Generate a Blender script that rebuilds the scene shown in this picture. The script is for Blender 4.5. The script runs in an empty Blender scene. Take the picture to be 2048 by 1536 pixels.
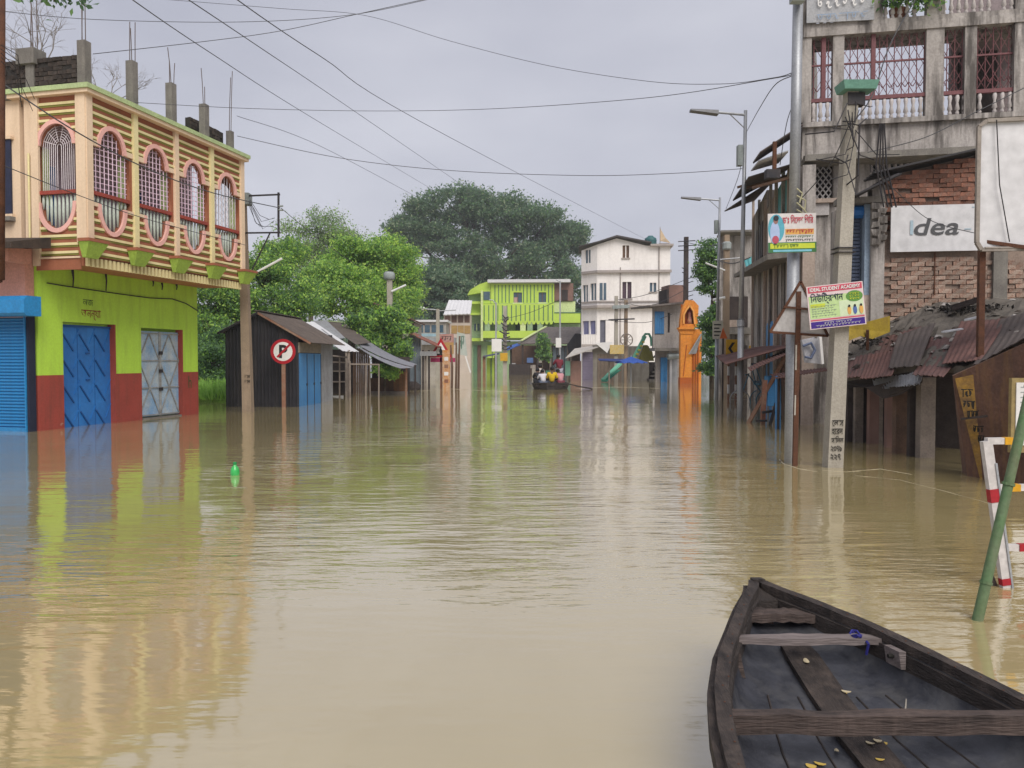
import bpy, bmesh, math, random
import numpy as np
from mathutils import Vector, Matrix

random.seed(7)
rng = np.random.default_rng(7)
SC = bpy.context.scene
COL = SC.collection
R = math.radians

# ---------------------------------------------------------------- camera, sky, sun, exposure
CAM_H = 1.6            # eye height above the flood water
FPX = 1600.0           # focal length for a picture 2048 wide
PITCH = math.atan(48 / FPX)
cd = bpy.data.cameras.new('camera')
cd.sensor_width = 36.0
cd.lens = 36.0 * FPX / 2048
cd.clip_start = 0.05
cd.clip_end = 3000
cam = bpy.data.objects.new('camera', cd)
COL.objects.link(cam)
cam.location = (0, 0, CAM_H)
cam.rotation_euler = (math.pi / 2 - PITCH, 0, 0)
SC.camera = cam

SUN_EL, SUN_AZ = R(46), R(160)      # overcast, a soft glow from behind the viewer
world = bpy.data.worlds.new('World')
SC.world = world
world.use_nodes = True
wn = world.node_tree.nodes; wl = world.node_tree.links
wn.clear()
w_out = wn.new('ShaderNodeOutputWorld')
w_bg = wn.new('ShaderNodeBackground'); w_bg.inputs['Strength'].default_value = 0.1
w_sky = wn.new('ShaderNodeTexSky'); w_sky.sky_type = 'NISHITA'; w_sky.sun_disc = False
w_sky.sun_elevation = SUN_EL; w_sky.sun_rotation = SUN_AZ
w_sky.air_density = 1.0; w_sky.dust_density = 3.0
w_tc = wn.new('ShaderNodeTexCoord')
w_map = wn.new('ShaderNodeMapping'); w_map.inputs['Scale'].default_value = (1.0, 1.0, 2.4)
w_nz = wn.new('ShaderNodeTexNoise'); w_nz.inputs['Scale'].default_value = 2.1
w_nz.inputs['Detail'].default_value = 4.0; w_nz.inputs['Roughness'].default_value = 0.5
w_rp = wn.new('ShaderNodeValToRGB')
w_rp.color_ramp.elements[0].position = 0.3; w_rp.color_ramp.elements[0].color = (0.80, 0.81, 0.84, 1)
w_rp.color_ramp.elements[1].position = 0.7; w_rp.color_ramp.elements[1].color = (1.12, 1.12, 1.10, 1)
w_mul = wn.new('ShaderNodeMix'); w_mul.data_type = 'RGBA'; w_mul.blend_type = 'MULTIPLY'
w_mul.inputs[0].default_value = 1.0
w_mul.inputs[6].default_value = (2.98, 3.0, 3.38, 1)      # the cloud sheet
w_mix = wn.new('ShaderNodeMix'); w_mix.data_type = 'RGBA'
w_mix.inputs[0].default_value = 0.95
wl.new(w_tc.outputs['Generated'], w_map.inputs['Vector'])
wl.new(w_map.outputs['Vector'], w_nz.inputs['Vector'])
wl.new(w_nz.outputs['Fac'], w_rp.inputs['Fac'])
wl.new(w_rp.outputs['Color'], w_mul.inputs[7])
wl.new(w_sky.outputs['Color'], w_mix.inputs[6])
wl.new(w_mul.outputs[2], w_mix.inputs[7])
wl.new(w_mix.outputs[2], w_bg.inputs['Color'])
wl.new(w_bg.outputs['Background'], w_out.inputs['Surface'])

sd = bpy.data.lights.new('sun', 'SUN')
sd.energy = 1.5
sd.angle = R(40)
sd.color = (1.0, 0.96, 0.9)
sun = bpy.data.objects.new('sun', sd)
COL.objects.link(sun)
sv = Vector((math.sin(SUN_AZ) * math.cos(SUN_EL), math.cos(SUN_AZ) * math.cos(SUN_EL), math.sin(SUN_EL)))
sun.rotation_euler = sv.to_track_quat('Z', 'Y').to_euler()
sun.location = sv * 60

SC.view_settings.view_transform = 'Standard'
SC.view_settings.look = 'None'
SC.view_settings.exposure = 1.0
SC.view_settings.gamma = 1.0
SC.view_settings.use_curve_mapping = False
SC.render.engine = 'CYCLES'
SC.cycles.max_bounces = 6
SC.cycles.diffuse_bounces = 3
SC.cycles.glossy_bounces = 3
SC.cycles.transparent_max_bounces = 4
SC.cycles.use_denoising = True

# ---------------------------------------------------------------- measuring helpers
CP, SP = math.cos(PITCH), math.sin(PITCH)

def ray(px, py):
    u = (px - 1024) / FPX; v = (768 - py) / FPX
    return Vector((u, CP + v * SP, -SP + v * CP))

def P(px, py, Y):                    # surveyed point at distance Y
    d = ray(px, py)
    return Vector((0, 0, CAM_H)) + d * (Y / d.y)

def G(px, py, z=0.0):                # surveyed point on the water (or at height z)
    d = ray(px, py)
    return Vector((0, 0, CAM_H)) + d * ((z - CAM_H) / d.z)

def Z(py, Y):
    return P(1024, py, Y).z

def S(o, dr, px):                    # distance along a wall line where it is sighted
    k = (px - 1024) / FPX
    return (k * o[1] - o[0]) / (dr[0] - k * dr[1])

# ---------------------------------------------------------------- object helpers
def tag(o, label=None, cat=None, group=None, kind=None):
    if label: o['label'] = label
    if cat: o['category'] = cat
    if group: o['group'] = group
    if kind: o['kind'] = kind
    return o

def thing(name, label, cat, loc=(0, 0, 0), rz=0.0, group=None):
    o = bpy.data.objects.new(name, None)
    o.empty_display_size = 0.2
    COL.objects.link(o)
    o.location = loc; o.rotation_euler = (0, 0, rz)
    return tag(o, label, cat, group)

def link(name, me, parent=None, loc=None, rot=None, scale=None):
    o = bpy.data.objects.new(name, me)
    COL.objects.link(o)
    if parent is not None: o.parent = parent
    if loc is not None: o.location = loc
    if rot is not None: o.rotation_euler = rot
    if scale is not None: o.scale = scale
    return o

def copy_tree(o, parent=None):
    c = o.copy(); COL.objects.link(c); c.parent = parent
    for ch in list(o.children): copy_tree(ch, c)
    return c

class MB:
    """collects faces; build() links them as one mesh object"""
    def __init__(s): s.v = []; s.f = []; s.m = []; s.cur = 0
    def mat(s, i): s.cur = i; return s
    def add(s, vs, fs):
        b = len(s.v); s.v += [tuple(p) for p in vs]
        s.f += [tuple(b + i for i in f) for f in fs]; s.m += [s.cur] * len(fs); return s
    def box(s, x0, x1, y0, y1, z0, z1):
        return s.add([(x0,y0,z0),(x1,y0,z0),(x1,y1,z0),(x0,y1,z0),(x0,y0,z1),(x1,y0,z1),(x1,y1,z1),(x0,y1,z1)],
                     [(0,3,2,1),(4,5,6,7),(0,1,5,4),(1,2,6,5),(2,3,7,6),(3,0,4,7)])
    def hexa(s, b, t):               # 4 bottom points, 4 top points
        return s.add(list(b) + list(t), [(0,3,2,1),(4,5,6,7),(0,1,5,4),(1,2,6,5),(2,3,7,6),(3,0,4,7)])
    def bar(s, p, q, w, h=None, up=(0, 0, 1)):
        h = h or w; p = Vector(p); q = Vector(q); d = (q - p).normalized(); u = Vector(up)
        if abs(d.dot(u)) > 0.98: u = Vector((0, 1, 0))
        a = d.cross(u).normalized() * w / 2; c = a.cross(d).normalized() * h / 2
        return s.hexa([p - a - c, p + a - c, p + a + c, p - a + c], [q - a - c, q + a - c, q + a + c, q - a + c])
    def tube(s, pts, r, n=8, cap=True):
        pts = [Vector(p) for p in pts]; k = len(pts)
        rs = r if isinstance(r, (list, tuple)) else [r] * k
        vs = []; fs = []; ref = None
        for i, p in enumerate(pts):
            d = (pts[min(i + 1, k - 1)] - pts[max(i - 1, 0)]).normalized()
            if ref is None:
                ref = d.cross(Vector((0, 0, 1)))
                if ref.length < 1e-3: ref = Vector((1, 0, 0))
                ref.normalize()
            a = (ref - d * ref.dot(d)).normalized(); b = d.cross(a)
            for j in range(n):
                t = 2 * math.pi * j / n
                vs.append(p + (a * math.cos(t) + b * math.sin(t)) * rs[i])
        for i in range(k - 1):
            for j in range(n):
                fs.append((i*n+j, i*n+(j+1) % n, (i+1)*n+(j+1) % n, (i+1)*n+j))
        if cap:
            fs.append(tuple(reversed(range(n)))); fs.append(tuple(range((k-1)*n, k*n)))
        return s.add(vs, fs)
    def lathe(s, prof, c=(0, 0, 0), n=16):
        vs = []; fs = []; k = len(prof)
        for (r, z) in prof:
            for j in range(n):
                t = 2 * math.pi * j / n
                vs.append((c[0] + r * math.cos(t), c[1] + r * math.sin(t), c[2] + z))
        for i in range(k - 1):
            for j in range(n):
                fs.append((i*n+j, i*n+(j+1) % n, (i+1)*n+(j+1) % n, (i+1)*n+j))
        fs.append(tuple(reversed(range(n)))); fs.append(tuple(range((k-1)*n, k*n)))
        return s.add(vs, fs)
    def prism(s, pts, off):          # polygon extruded by a vector
        off = Vector(off); n = len(pts); a = [Vector(p) for p in pts]
        vs = a + [p + off for p in a]
        fs = [tuple(range(n)), tuple(reversed(range(n, 2*n)))]
        fs += [(i, i + n, (i+1) % n + n, (i+1) % n) for i in range(n)]
        return s.add(vs, fs)
    def sheet(s, a, b, c, d, t=0.012, amp=0.0, pitch=0.12, nv=3, sag=0.0, rag=0.0):
        """sheet a-b (across the ribs), d-c the opposite edge; ribs run from a to d"""
        a, b, c, d = map(Vector, (a, b, c, d))
        nrm = (b - a).cross(d - a).normalized()
        if nrm.z < 0: nrm = -nrm
        L = (b - a).length
        nu = max(1, int(round(L / pitch)) * 4) if amp else 6
        vs = []; fs = []
        rg = [[(random.uniform(-rag, rag) if e in (0, nv) else 0) for i in range(nu + 1)] for e in range(nv + 1)]
        for side in (0, 1):
            for j in range(nv + 1):
                fv = j / nv
                for i in range(nu + 1):
                    fu = i / nu
                    p = a.lerp(b, fu).lerp(d.lerp(c, fu), fv)
                    p = p + nrm * (amp * math.sin(fu * L / pitch * 2 * math.pi) - t * side)
                    p = p - Vector((0, 0, 1)) * sag * 4 * fv * (1 - fv)
                    p = p + (d - a).normalized() * rg[j][i]
                    vs.append(p)
        N = (nu + 1) * (nv + 1)
        for j in range(nv):
            for i in range(nu):
                q = j * (nu + 1) + i
                fs.append((q, q + 1, q + nu + 2, q + nu + 1))
                fs.append((N + q, N + q + nu + 1, N + q + nu + 2, N + q + 1))
        for i in range(nu):
            fs.append((i, N + i, N + i + 1, i + 1)); q = nv * (nu + 1) + i
            fs.append((q, q + 1, N + q + 1, N + q))
        for j in range(nv):
            q = j * (nu + 1)
            fs.append((q, q + nu + 1, N + q + nu + 1, N + q)); q += nu
            fs.append((q, N + q, N + q + nu + 1, q + nu + 1))
        return s.add(vs, fs)
    def mesh(s, name, mats, smooth=False):
        me = bpy.data.meshes.new(name)
        me.from_pydata(s.v, [], s.f)
        if not isinstance(mats, (list, tuple)): mats = [mats]
        for m in mats: me.materials.append(m)
        if len(mats) > 1: me.polygons.foreach_set('material_index', s.m)
        if smooth: me.polygons.foreach_set('use_smooth', [True] * len(me.polygons))
        me.validate(); me.update()
        bm = bmesh.new(); bm.from_mesh(me); bmesh.ops.recalc_face_normals(bm, faces=bm.faces); bm.to_mesh(me); bm.free()
        return me
    def build(s, name, mats, parent=None, smooth=False, loc=None, rot=None):
        return link(name, s.mesh(name, mats, smooth), parent, loc, rot)

def box(name, m, parent, x0, x1, y0, y1, z0, z1):
    return MB().box(x0, x1, y0, y1, z0, z1).build(name, m, parent)

def from_curve(cu, name, m):
    o = bpy.data.objects.new('tmp', cu); COL.objects.link(o)
    dg = bpy.context.evaluated_depsgraph_get()
    me = bpy.data.meshes.new_from_object(o.evaluated_get(dg))
    bpy.data.objects.remove(o); bpy.data.curves.remove(cu)
    me.name = name; me.materials.clear(); me.materials.append(m)
    return me

def plate(name, m, parent, outer, holes, y0, y1):
    """plate in the local x-z plane with holes, between depth y0 and y1"""
    cu = bpy.data.curves.new('tmp', 'CURVE'); cu.dimensions = '2D'; cu.fill_mode = 'BOTH'
    cu.extrude = abs(y1 - y0) / 2
    for pts in [outer] + holes:
        sp = cu.splines.new('POLY'); sp.points.add(len(pts) - 1); sp.use_cyclic_u = True
        for i, (x, z) in enumerate(pts): sp.points[i].co = (x, z, 0, 1)
    me = from_curve(cu, name, m)
    me.transform(Matrix.Translation((0, (y0 + y1) / 2, 0)) @ Matrix.Rotation(math.pi / 2, 4, 'X'))
    return link(name, me, parent)

def rect(x0, x1, z0, z1): return [(x0, z0), (x1, z0), (x1, z1), (x0, z1)]

def text(name, body, m, parent, loc, w, h, rot=(math.pi / 2, 0, 0), extrude=0.002, shear=0.0, bold=0.0):
    """lettering fitted into w x h, lower left corner at loc, reads along local x, up local z"""
    cu = bpy.data.curves.new('tmp', 'FONT'); cu.body = body; cu.extrude = 0.0; cu.shear = shear
    cu.offset = bold; cu.resolution_u = 3
    me = from_curve(cu, name, m)
    n = len(me.vertices); co = np.empty(n * 3); me.vertices.foreach_get('co', co); co = co.reshape(-1, 3)
    lo = co.min(0); hi = co.max(0)
    co[:, 0] = (co[:, 0] - lo[0]) / max(hi[0] - lo[0], 1e-6) * w
    co[:, 1] = (co[:, 1] - lo[1]) / max(hi[1] - lo[1], 1e-6) * h
    co[:, 2] = 0
    me.vertices.foreach_set('co', co.reshape(-1)); me.update()
    return link(name, me, parent, loc, rot)

# ---------------------------------------------------------------- procedural materials
_M = {}
def pm(name, c1, c2=None, scale=2.0, rough=0.85, bump=0.15, bscale=25.0, grime=0.0, gcol=(0.05, 0.045, 0.04),
       gscale=1.5, metal=0.0, rnd=0.0, spec=0.3, fine=0.12, gr=(0.46, 0.72), grain=None, peel=None):
    """worn paint / plaster / metal: two tones, fine mottling, rain streaks, relief; grain = stretch of the pattern along the wood"""
    if name in _M: return _M[name]
    m = bpy.data.materials.new(name); m.use_nodes = True
    nt = m.node_tree; N = nt.nodes; L = nt.links
    bs = N['Principled BSDF']
    bs.inputs['Roughness'].default_value = rough
    bs.inputs['Metallic'].default_value = metal
    bs.inputs['Specular IOR Level'].default_value = spec
    tc = N.new('ShaderNodeTexCoord')
    c2 = c2 or tuple(x * 0.75 for x in c1)
    n1 = N.new('ShaderNodeTexNoise'); n1.inputs['Scale'].default_value = scale; n1.inputs['Detail'].default_value = 6
    n1.inputs['Roughness'].default_value = 0.62
    src = tc.outputs['Object']
    if grain:
        gm_ = N.new('ShaderNodeMapping'); gm_.inputs['Scale'].default_value = grain; L.new(src, gm_.inputs['Vector']); src = gm_.outputs['Vector']
    L.new(src, n1.inputs['Vector'])
    r1 = N.new('ShaderNodeValToRGB'); r1.color_ramp.elements[0].position = 0.35; r1.color_ramp.elements[1].position = 0.68
    r1.color_ramp.elements[0].color = (*c1, 1); r1.color_ramp.elements[1].color = (*c2, 1)
    L.new(n1.outputs['Fac'], r1.inputs['Fac'])
    col = r1.outputs['Color']
    def mix(fac, a, b, mode='MIX'):
        x = N.new('ShaderNodeMix'); x.data_type = 'RGBA'; x.blend_type = mode
        if isinstance(fac, (int, float)): x.inputs[0].default_value = fac
        else: L.new(fac, x.inputs[0])
        for k, q in ((6, a), (7, b)):
            if isinstance(q, tuple): x.inputs[k].default_value = (*q[:3], 1)
            else: L.new(q, x.inputs[k])
        return x.outputs[2]
    n2 = N.new('ShaderNodeTexNoise'); n2.inputs['Scale'].default_value = bscale; n2.inputs['Detail'].default_value = 4
    L.new(src, n2.inputs['Vector'])
    if fine:
        r2 = N.new('ShaderNodeValToRGB'); r2.color_ramp.elements[0].position = 0.3; r2.color_ramp.elements[1].position = 0.7
        r2.color_ramp.elements[0].color = (1 - fine * 2, 1 - fine * 2, 1 - fine * 2, 1); r2.color_ramp.elements[1].color = (1, 1, 1, 1)
        L.new(n2.outputs['Fac'], r2.inputs['Fac'])
        col = mix(1.0, col, r2.outputs['Color'], 'MULTIPLY')
    if grime:
        mp = N.new('ShaderNodeMapping'); mp.inputs['Scale'].default_value = (gscale * 2.2, gscale * 2.2, gscale * 0.28)
        L.new(tc.outputs['Object'], mp.inputs['Vector'])
        n3 = N.new('ShaderNodeTexNoise'); n3.inputs['Scale'].default_value = 1.0; n3.inputs['Detail'].default_value = 7
        n3.inputs['Roughness'].default_value = 0.65
        L.new(mp.outputs['Vector'], n3.inputs['Vector'])
        r3 = N.new('ShaderNodeValToRGB'); r3.color_ramp.elements[0].position = gr[0]; r3.color_ramp.elements[1].position = gr[1]
        r3.color_ramp.elements[0].color = (0, 0, 0, 1); r3.color_ramp.elements[1].color = (grime, grime, grime, 1)
        L.new(n3.outputs['Fac'], r3.inputs['Fac'])
        col = mix(r3.outputs['Color'], col, gcol)
    if peel:
        n5 = N.new('ShaderNodeTexNoise'); n5.inputs['Scale'].default_value = peel[2]; n5.inputs['Detail'].default_value = 9; n5.inputs['Roughness'].default_value = 0.7
        L.new(tc.outputs['Object'], n5.inputs['Vector'])
        mr5 = N.new('ShaderNodeMapRange'); mr5.inputs[1].default_value = peel[1]; mr5.inputs[2].default_value = peel[1] + 0.025; mr5.inputs[4].default_value = 0.85
        L.new(n5.outputs['Fac'], mr5.inputs[0])
        col = mix(mr5.outputs[0], col, peel[0])
    if rnd:
        oi = N.new('ShaderNodeObjectInfo'); mr = N.new('ShaderNodeMapRange')
        mr.inputs[3].default_value = 1 - rnd; mr.inputs[4].default_value = 1 + rnd * 0.6
        L.new(oi.outputs['Random'], mr.inputs[0])
        cb = N.new('ShaderNodeCombineColor')
        for k in range(3): L.new(mr.outputs[0], cb.inputs[k])
        col = mix(1.0, col, cb.outputs[0], 'MULTIPLY')
    L.new(col, bs.inputs['Base Color'])
    if bump:
        bp = N.new('ShaderNodeBump'); bp.inputs['Strength'].default_value = bump; bp.inputs['Distance'].default_value = 0.02
        L.new(n2.outputs['Fac'], bp.inputs['Height']); L.new(bp.outputs['Normal'], bs.inputs['Normal'])
    _M[name] = m
    return m

def leaf_mat(name, c, tr=0.5):
    if name in _M: return _M[name]
    m = bpy.data.materials.new(name); m.use_nodes = True
    nt = m.node_tree; N = nt.nodes; L = nt.links
    bs = N['Principled BSDF']; bs.inputs['Roughness'].default_value = 0.55; bs.inputs['Specular IOR Level'].default_value = 0.3
    at = N.new('ShaderNodeTexCoord'); nz = N.new('ShaderNodeTexNoise'); nz.inputs['Scale'].default_value = 0.9; nz.inputs['Detail'].default_value = 3
    L.new(at.outputs['Object'], nz.inputs['Vector'])
    rp = N.new('ShaderNodeValToRGB'); rp.color_ramp.elements[0].position = 0.3; rp.color_ramp.elements[1].position = 0.7
    rp.color_ramp.elements[0].color = (c[0]*0.62, c[1]*0.68, c[2]*0.7, 1); rp.color_ramp.elements[1].color = (c[0]*1.3, c[1]*1.25, c[2]*1.1, 1)
    L.new(nz.outputs['Fac'], rp.inputs['Fac'])
    tl = N.new('ShaderNodeBsdfTranslucent'); mx = N.new('ShaderNodeMixShader'); mx.inputs[0].default_value = tr
    L.new(rp.outputs['Color'], bs.inputs['Base Color']); L.new(rp.outputs['Color'], tl.inputs['Color'])
    L.new(bs.outputs[0], mx.inputs[1]); L.new(tl.outputs[0], mx.inputs[2]); L.new(mx.outputs[0], N['Material Output'].inputs['Surface'])
    _M[name] = m
    return m

LETTERS = [[(.05,.62),(.3,.35),(.55,.5),(.62,.95)], [(.1,.9),(.12,.45),(.4,.3),(.6,.55),(.45,.75),(.3,.6)], [(.6,.95),(.6,0)], [(.1,.5),(.25,.75),(.45,.6),(.3,.35),(.55,.15),(.8,.3)],
           [(.15,.95),(.2,.4),(.45,.2),(.7,.45),(.7,.95)], [(.05,.3),(.3,.6),(.55,.3),(.6,.8)], [(.7,.95),(.68,.2),(.4,.05),(.2,.3),(.5,.55)], [(.1,.2),(.35,.55),(.15,.75)]]
def scribble(name, m, parent, loc, w, h, n=4, t=0.014, seed=None):
    """a worn line of brush lettering: a broken head line with varied letter strokes below it"""
    rg = random.Random(seed if seed is not None else n + int(w * 1000))
    b = MB(); L0 = Vector(loc)
    q = lambda x, z: L0 + Vector((x * w, rg.uniform(-.0008, .0), z * h))
    x = 0.0
    while x < .98:
        e = min(1.0, x + rg.uniform(.2, .5)); b.bar(q(x, .95 + rg.uniform(-.05, .05)), q(e, .95 + rg.uniform(-.05, .05)), t * .8, .003, (0, 1, 0)); x = e + rg.uniform(0, .08)
    for i in range(n):
        for st_ in rg.sample(LETTERS, 1 if n > 5 else rg.choice((1, 2))):
            k = rg.uniform(.8, 1.15); dz = rg.uniform(-.06, .06)
            pts = [q((i + .08 + a * .8 * k) / n, c + dz) for a, c in st_]
            for a, c in zip(pts, pts[1:]): b.bar(a, c, t * rg.uniform(.7, 1.1), .003, (0, 1, 0))
    return b.build(name, m, parent)
# ---------------------------------------------------------------- setting: water, drowned ground, grassy banks
def water_material():
    m = bpy.data.materials.new('flood_water'); m.use_nodes = True
    nt = m.node_tree; N = nt.nodes; L = nt.links
    bs = N['Principled BSDF']
    bs.inputs['Roughness'].default_value = 0.055
    bs.inputs['IOR'].default_value = 2.25
    geo = N.new('ShaderNodeNewGeometry')
    def noise(sx, sy, sc, det=3, rough=0.5, rz=0.0):
        mp = N.new('ShaderNodeMapping'); mp.inputs['Scale'].default_value = (sx, sy, 1); mp.inputs['Rotation'].default_value = (0, 0, rz)
        L.new(geo.outputs['Position'], mp.inputs['Vector'])
        n = N.new('ShaderNodeTexNoise'); n.inputs['Scale'].default_value = sc; n.inputs['Detail'].default_value = det; n.inputs['Roughness'].default_value = rough
        L.new(mp.outputs['Vector'], n.inputs['Vector']); return n.outputs['Fac']
    def math_(op, a, b):
        x = N.new('ShaderNodeMath'); x.operation = op
        for i, q in enumerate((a, b)):
            if isinstance(q, (int, float)): x.inputs[i].default_value = q
            else: L.new(q, x.inputs[i])
        return x.outputs[0]
    def ramp(v, a, b, lo, hi):
        mr = N.new('ShaderNodeMapRange'); mr.interpolation_type = 'SMOOTHSTEP'
        mr.inputs[1].default_value = a; mr.inputs[2].default_value = b; mr.inputs[3].default_value = lo; mr.inputs[4].default_value = hi
        L.new(v, mr.inputs[0]); return mr.outputs[0]
    # silt drifting through the water
    silt = noise(0.5, 0.12, 1.0, 5, 0.6)
    rp = N.new('ShaderNodeValToRGB'); rp.color_ramp.elements[0].position = 0.3; rp.color_ramp.elements[1].position = 0.72
    rp.color_ramp.elements[0].color = (0.36, 0.285, 0.125, 1); rp.color_ramp.elements[1].color = (0.425, 0.345, 0.175, 1)
    L.new(silt, rp.inputs['Fac']); L.new(rp.outputs['Color'], bs.inputs['Base Color'])
    # ripples: wind-ruffled patches between calm ones
    sx = N.new('ShaderNodeSeparateXYZ'); L.new(geo.outputs['Position'], sx.inputs[0])
    X, Yv = sx.outputs['X'], sx.outputs['Y']
    lane = math_('MULTIPLY', ramp(X, -7.0, -2.2, 0.10, 1.0), ramp(X, 3.0, 7.0, 1.0, 0.15))      # the current runs down the street, slack by the walls
    reach = math_('MULTIPLY', ramp(Yv, 3.9, 6.2, 0.10, 1.0), ramp(Yv, 15.0, 30.0, 1.0, 0.30))
    patch = ramp(noise(0.30, 0.16, 1.0, 3, 0.55), 0.36, 0.60, 0.10, 1.0)
    ruff = math_('ADD', math_('MULTIPLY', math_('MULTIPLY', lane, reach), patch), 0.06)
    fine = noise(2.6, 9.0, 1.3, 3, 0.55, 0.05)
    mid = noise(1.3, 4.6, 1.0, 3, 0.5, -0.10)
    swell = noise(0.6, 1.3, 0.6, 1, 0.5, 0.3)
    h = math_('ADD', math_('MULTIPLY', math_('MULTIPLY', fine, ruff), 0.0085), math_('MULTIPLY', math_('MULTIPLY', mid, math_('ADD', ruff, 0.10)), 0.018))
    h = math_('ADD', h, math_('MULTIPLY', swell, 0.012))
    bp = N.new('ShaderNodeBump'); bp.inputs['Strength'].default_value = 1.0; bp.inputs['Distance'].default_value = 1.0
    L.new(h, bp.inputs['Height']); L.new(bp.outputs['Normal'], bs.inputs['Normal']); L.new(bp.outputs['Normal'], bs.inputs['Coat Normal'])
    bs.inputs['Coat Weight'].default_value = 0.65; bs.inputs['Coat IOR'].default_value = 2.1; bs.inputs['Coat Roughness'].default_value = 0.055   # coat layer added to strengthen the sky's reflection in the turbid water
    return m
WATER = water_material()
def grid_sheet(name, m, x0, x1, y0, y1, z, nx=8, ny=8, jag=0.0):
    vs = []; fs = []
    for j in range(ny + 1):
        for i in range(nx + 1):
            vs.append((x0 + (x1 - x0) * i / nx, y0 + (y1 - y0) * j / ny, z + random.uniform(-jag, jag)))
    for j in range(ny):
        for i in range(nx):
            q = j * (nx + 1) + i; fs.append((q, q + 1, q + nx + 2, q + nx + 1))
    return MB().add(vs, fs).build(name, m)
water = grid_sheet('flood_water', WATER, -700, 700, -60, 1400, 0.0)
tag(water, kind='structure')
ground = grid_sheet('ground', pm('mud', (0.16, 0.12, 0.07), (0.1, 0.08, 0.05)), -700, 700, -60, 1400, -1.3)
tag(ground, kind='structure')

def leaves(n, sampler, size, seed=1, flat=0.0):
    """n leaf faces (folded diamonds) placed by sampler(n, rng) -> (n,3); returns verts, faces"""
    rg = np.random.default_rng(seed)
    c = sampler(n, rg); n = len(c)
    a = rg.normal(size=(n, 3)); a[:, 2] = a[:, 2] * (1 - flat) - 0.25
    a /= np.linalg.norm(a, axis=1)[:, None]
    b = rg.normal(size=(n, 3)); b -= a * (a * b).sum(1)[:, None]; b /= np.linalg.norm(b, axis=1)[:, None]
    s = size * rg.uniform(0.6, 1.35, n)[:, None]
    nn = np.cross(a, b)
    v = np.empty((n, 4, 3))
    v[:, 0] = c - a * s * 0.6; v[:, 1] = c + b * s * 0.3 + nn * s * 0.12; v[:, 2] = c + a * s * 0.6; v[:, 3] = c - b * s * 0.3 + nn * s * 0.12
    return v.reshape(-1, 3), n

def leaf_mesh(name, v, n, mats, weights, seed=3):
    me = bpy.data.meshes.new(name)
    me.vertices.add(n * 4); me.vertices.foreach_set('co', v.reshape(-1))
    me.loops.add(n * 4); me.loops.foreach_set('vertex_index', np.arange(n * 4, dtype=np.int32))
    me.polygons.add(n); me.polygons.foreach_set('loop_start', np.arange(0, n * 4, 4, dtype=np.int32))
    for m in mats: me.materials.append(m)
    rg = np.random.default_rng(seed)
    me.polygons.foreach_set('material_index', rg.choice(len(mats), n, p=weights).astype(np.int32))
    me.update(calc_edges=True); me.validate()
    return me

def crown_sampler(blobs, per=26, spread=0.5, shell=0.55):
    """blobs: (x,y,z,rx,ry,rz,weight); leaves sit on twig ends spread through each lobe, thicker near its skin"""
    def f(n, rg):
        w = np.array([b[6] for b in blobs]); w = w / w.sum()
        k = max(1, n // per)
        bi = rg.choice(len(blobs), k, p=w)
        B = np.array([b[:6] for b in blobs])[bi]
        d = rg.normal(size=(k, 3)); d /= np.linalg.norm(d, axis=1)[:, None]
        rad = shell + (1 - shell) * rg.random(k) ** 0.7
        rad *= 1 + 0.16 * rg.normal(size=k)
        cc = B[:, :3] + d * B[:, 3:] * rad[:, None]
        pts = np.repeat(cc, per, axis=0)
        sz = np.repeat(rg.uniform(0.45, 1.5, k), per)[:, None] * spread
        q = rg.normal(size=pts.shape) * sz; q[:, 2] *= 0.7
        return pts + q
    return f

BARK = pm('bark', (0.11, 0.085, 0.06), (0.05, 0.04, 0.03), 5, 0.95, 0.5, 30)
def limbs(mb, base, fork, blobs, r0, k=2, seed=1, twigs=6):
    rg = random.Random(seed)
    base = Vector(base); fork = Vector(fork)
    mid = base.lerp(fork, 0.5) + Vector((rg.uniform(-.2, .2), 0, 0)) * r0 * 4
    mb.tube([base, mid, fork], [r0 * 1.25, r0, r0 * 0.8], 8)
    for b in blobs:
        c = Vector(b[:3])
        m = fork.lerp(c, 0.5) + Vector((rg.uniform(-.15, .15) * b[3], rg.uniform(-.15, .15) * b[4], -0.15 * b[5]))
        mb.tube([fork, m, c], [r0 * 0.55, r0 * 0.36, r0 * 0.16], 6)
        for i in range(twigs):
            d = Vector((rg.gauss(0, 1), rg.gauss(0, 1), rg.gauss(0.35, 0.8))).normalized()
            e = c + Vector((d.x * b[3], d.y * b[4], d.z * b[5])) * rg.uniform(0.7, 1.05)
            s_ = m.lerp(c, rg.uniform(0.3, 1.0))
            mb.tube([s_, s_.lerp(e, 0.5) + Vector((0, 0, -0.06 * b[5])), e], [r0 * 0.14, r0 * 0.09, r0 * 0.03], 5)
    return mb

def lumps(bl, k, seed):
    """break each lobe into uneven smaller clumps so that light and gaps come between them"""
    rg = random.Random(seed); out = []
    for b in bl:
        for i in range(k):
            d = Vector((rg.gauss(0, 1), rg.gauss(0, 1), rg.gauss(.15, .9))).normalized(); f = rg.uniform(.45, 1.02); s = rg.uniform(.22, .5)
            out.append((b[0] + d.x * b[3] * f, b[1] + d.y * b[4] * f, b[2] + d.z * b[5] * f, b[3] * s, b[4] * s, b[5] * s * rg.uniform(.6, .95), b[6] * s))
    return out

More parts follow.
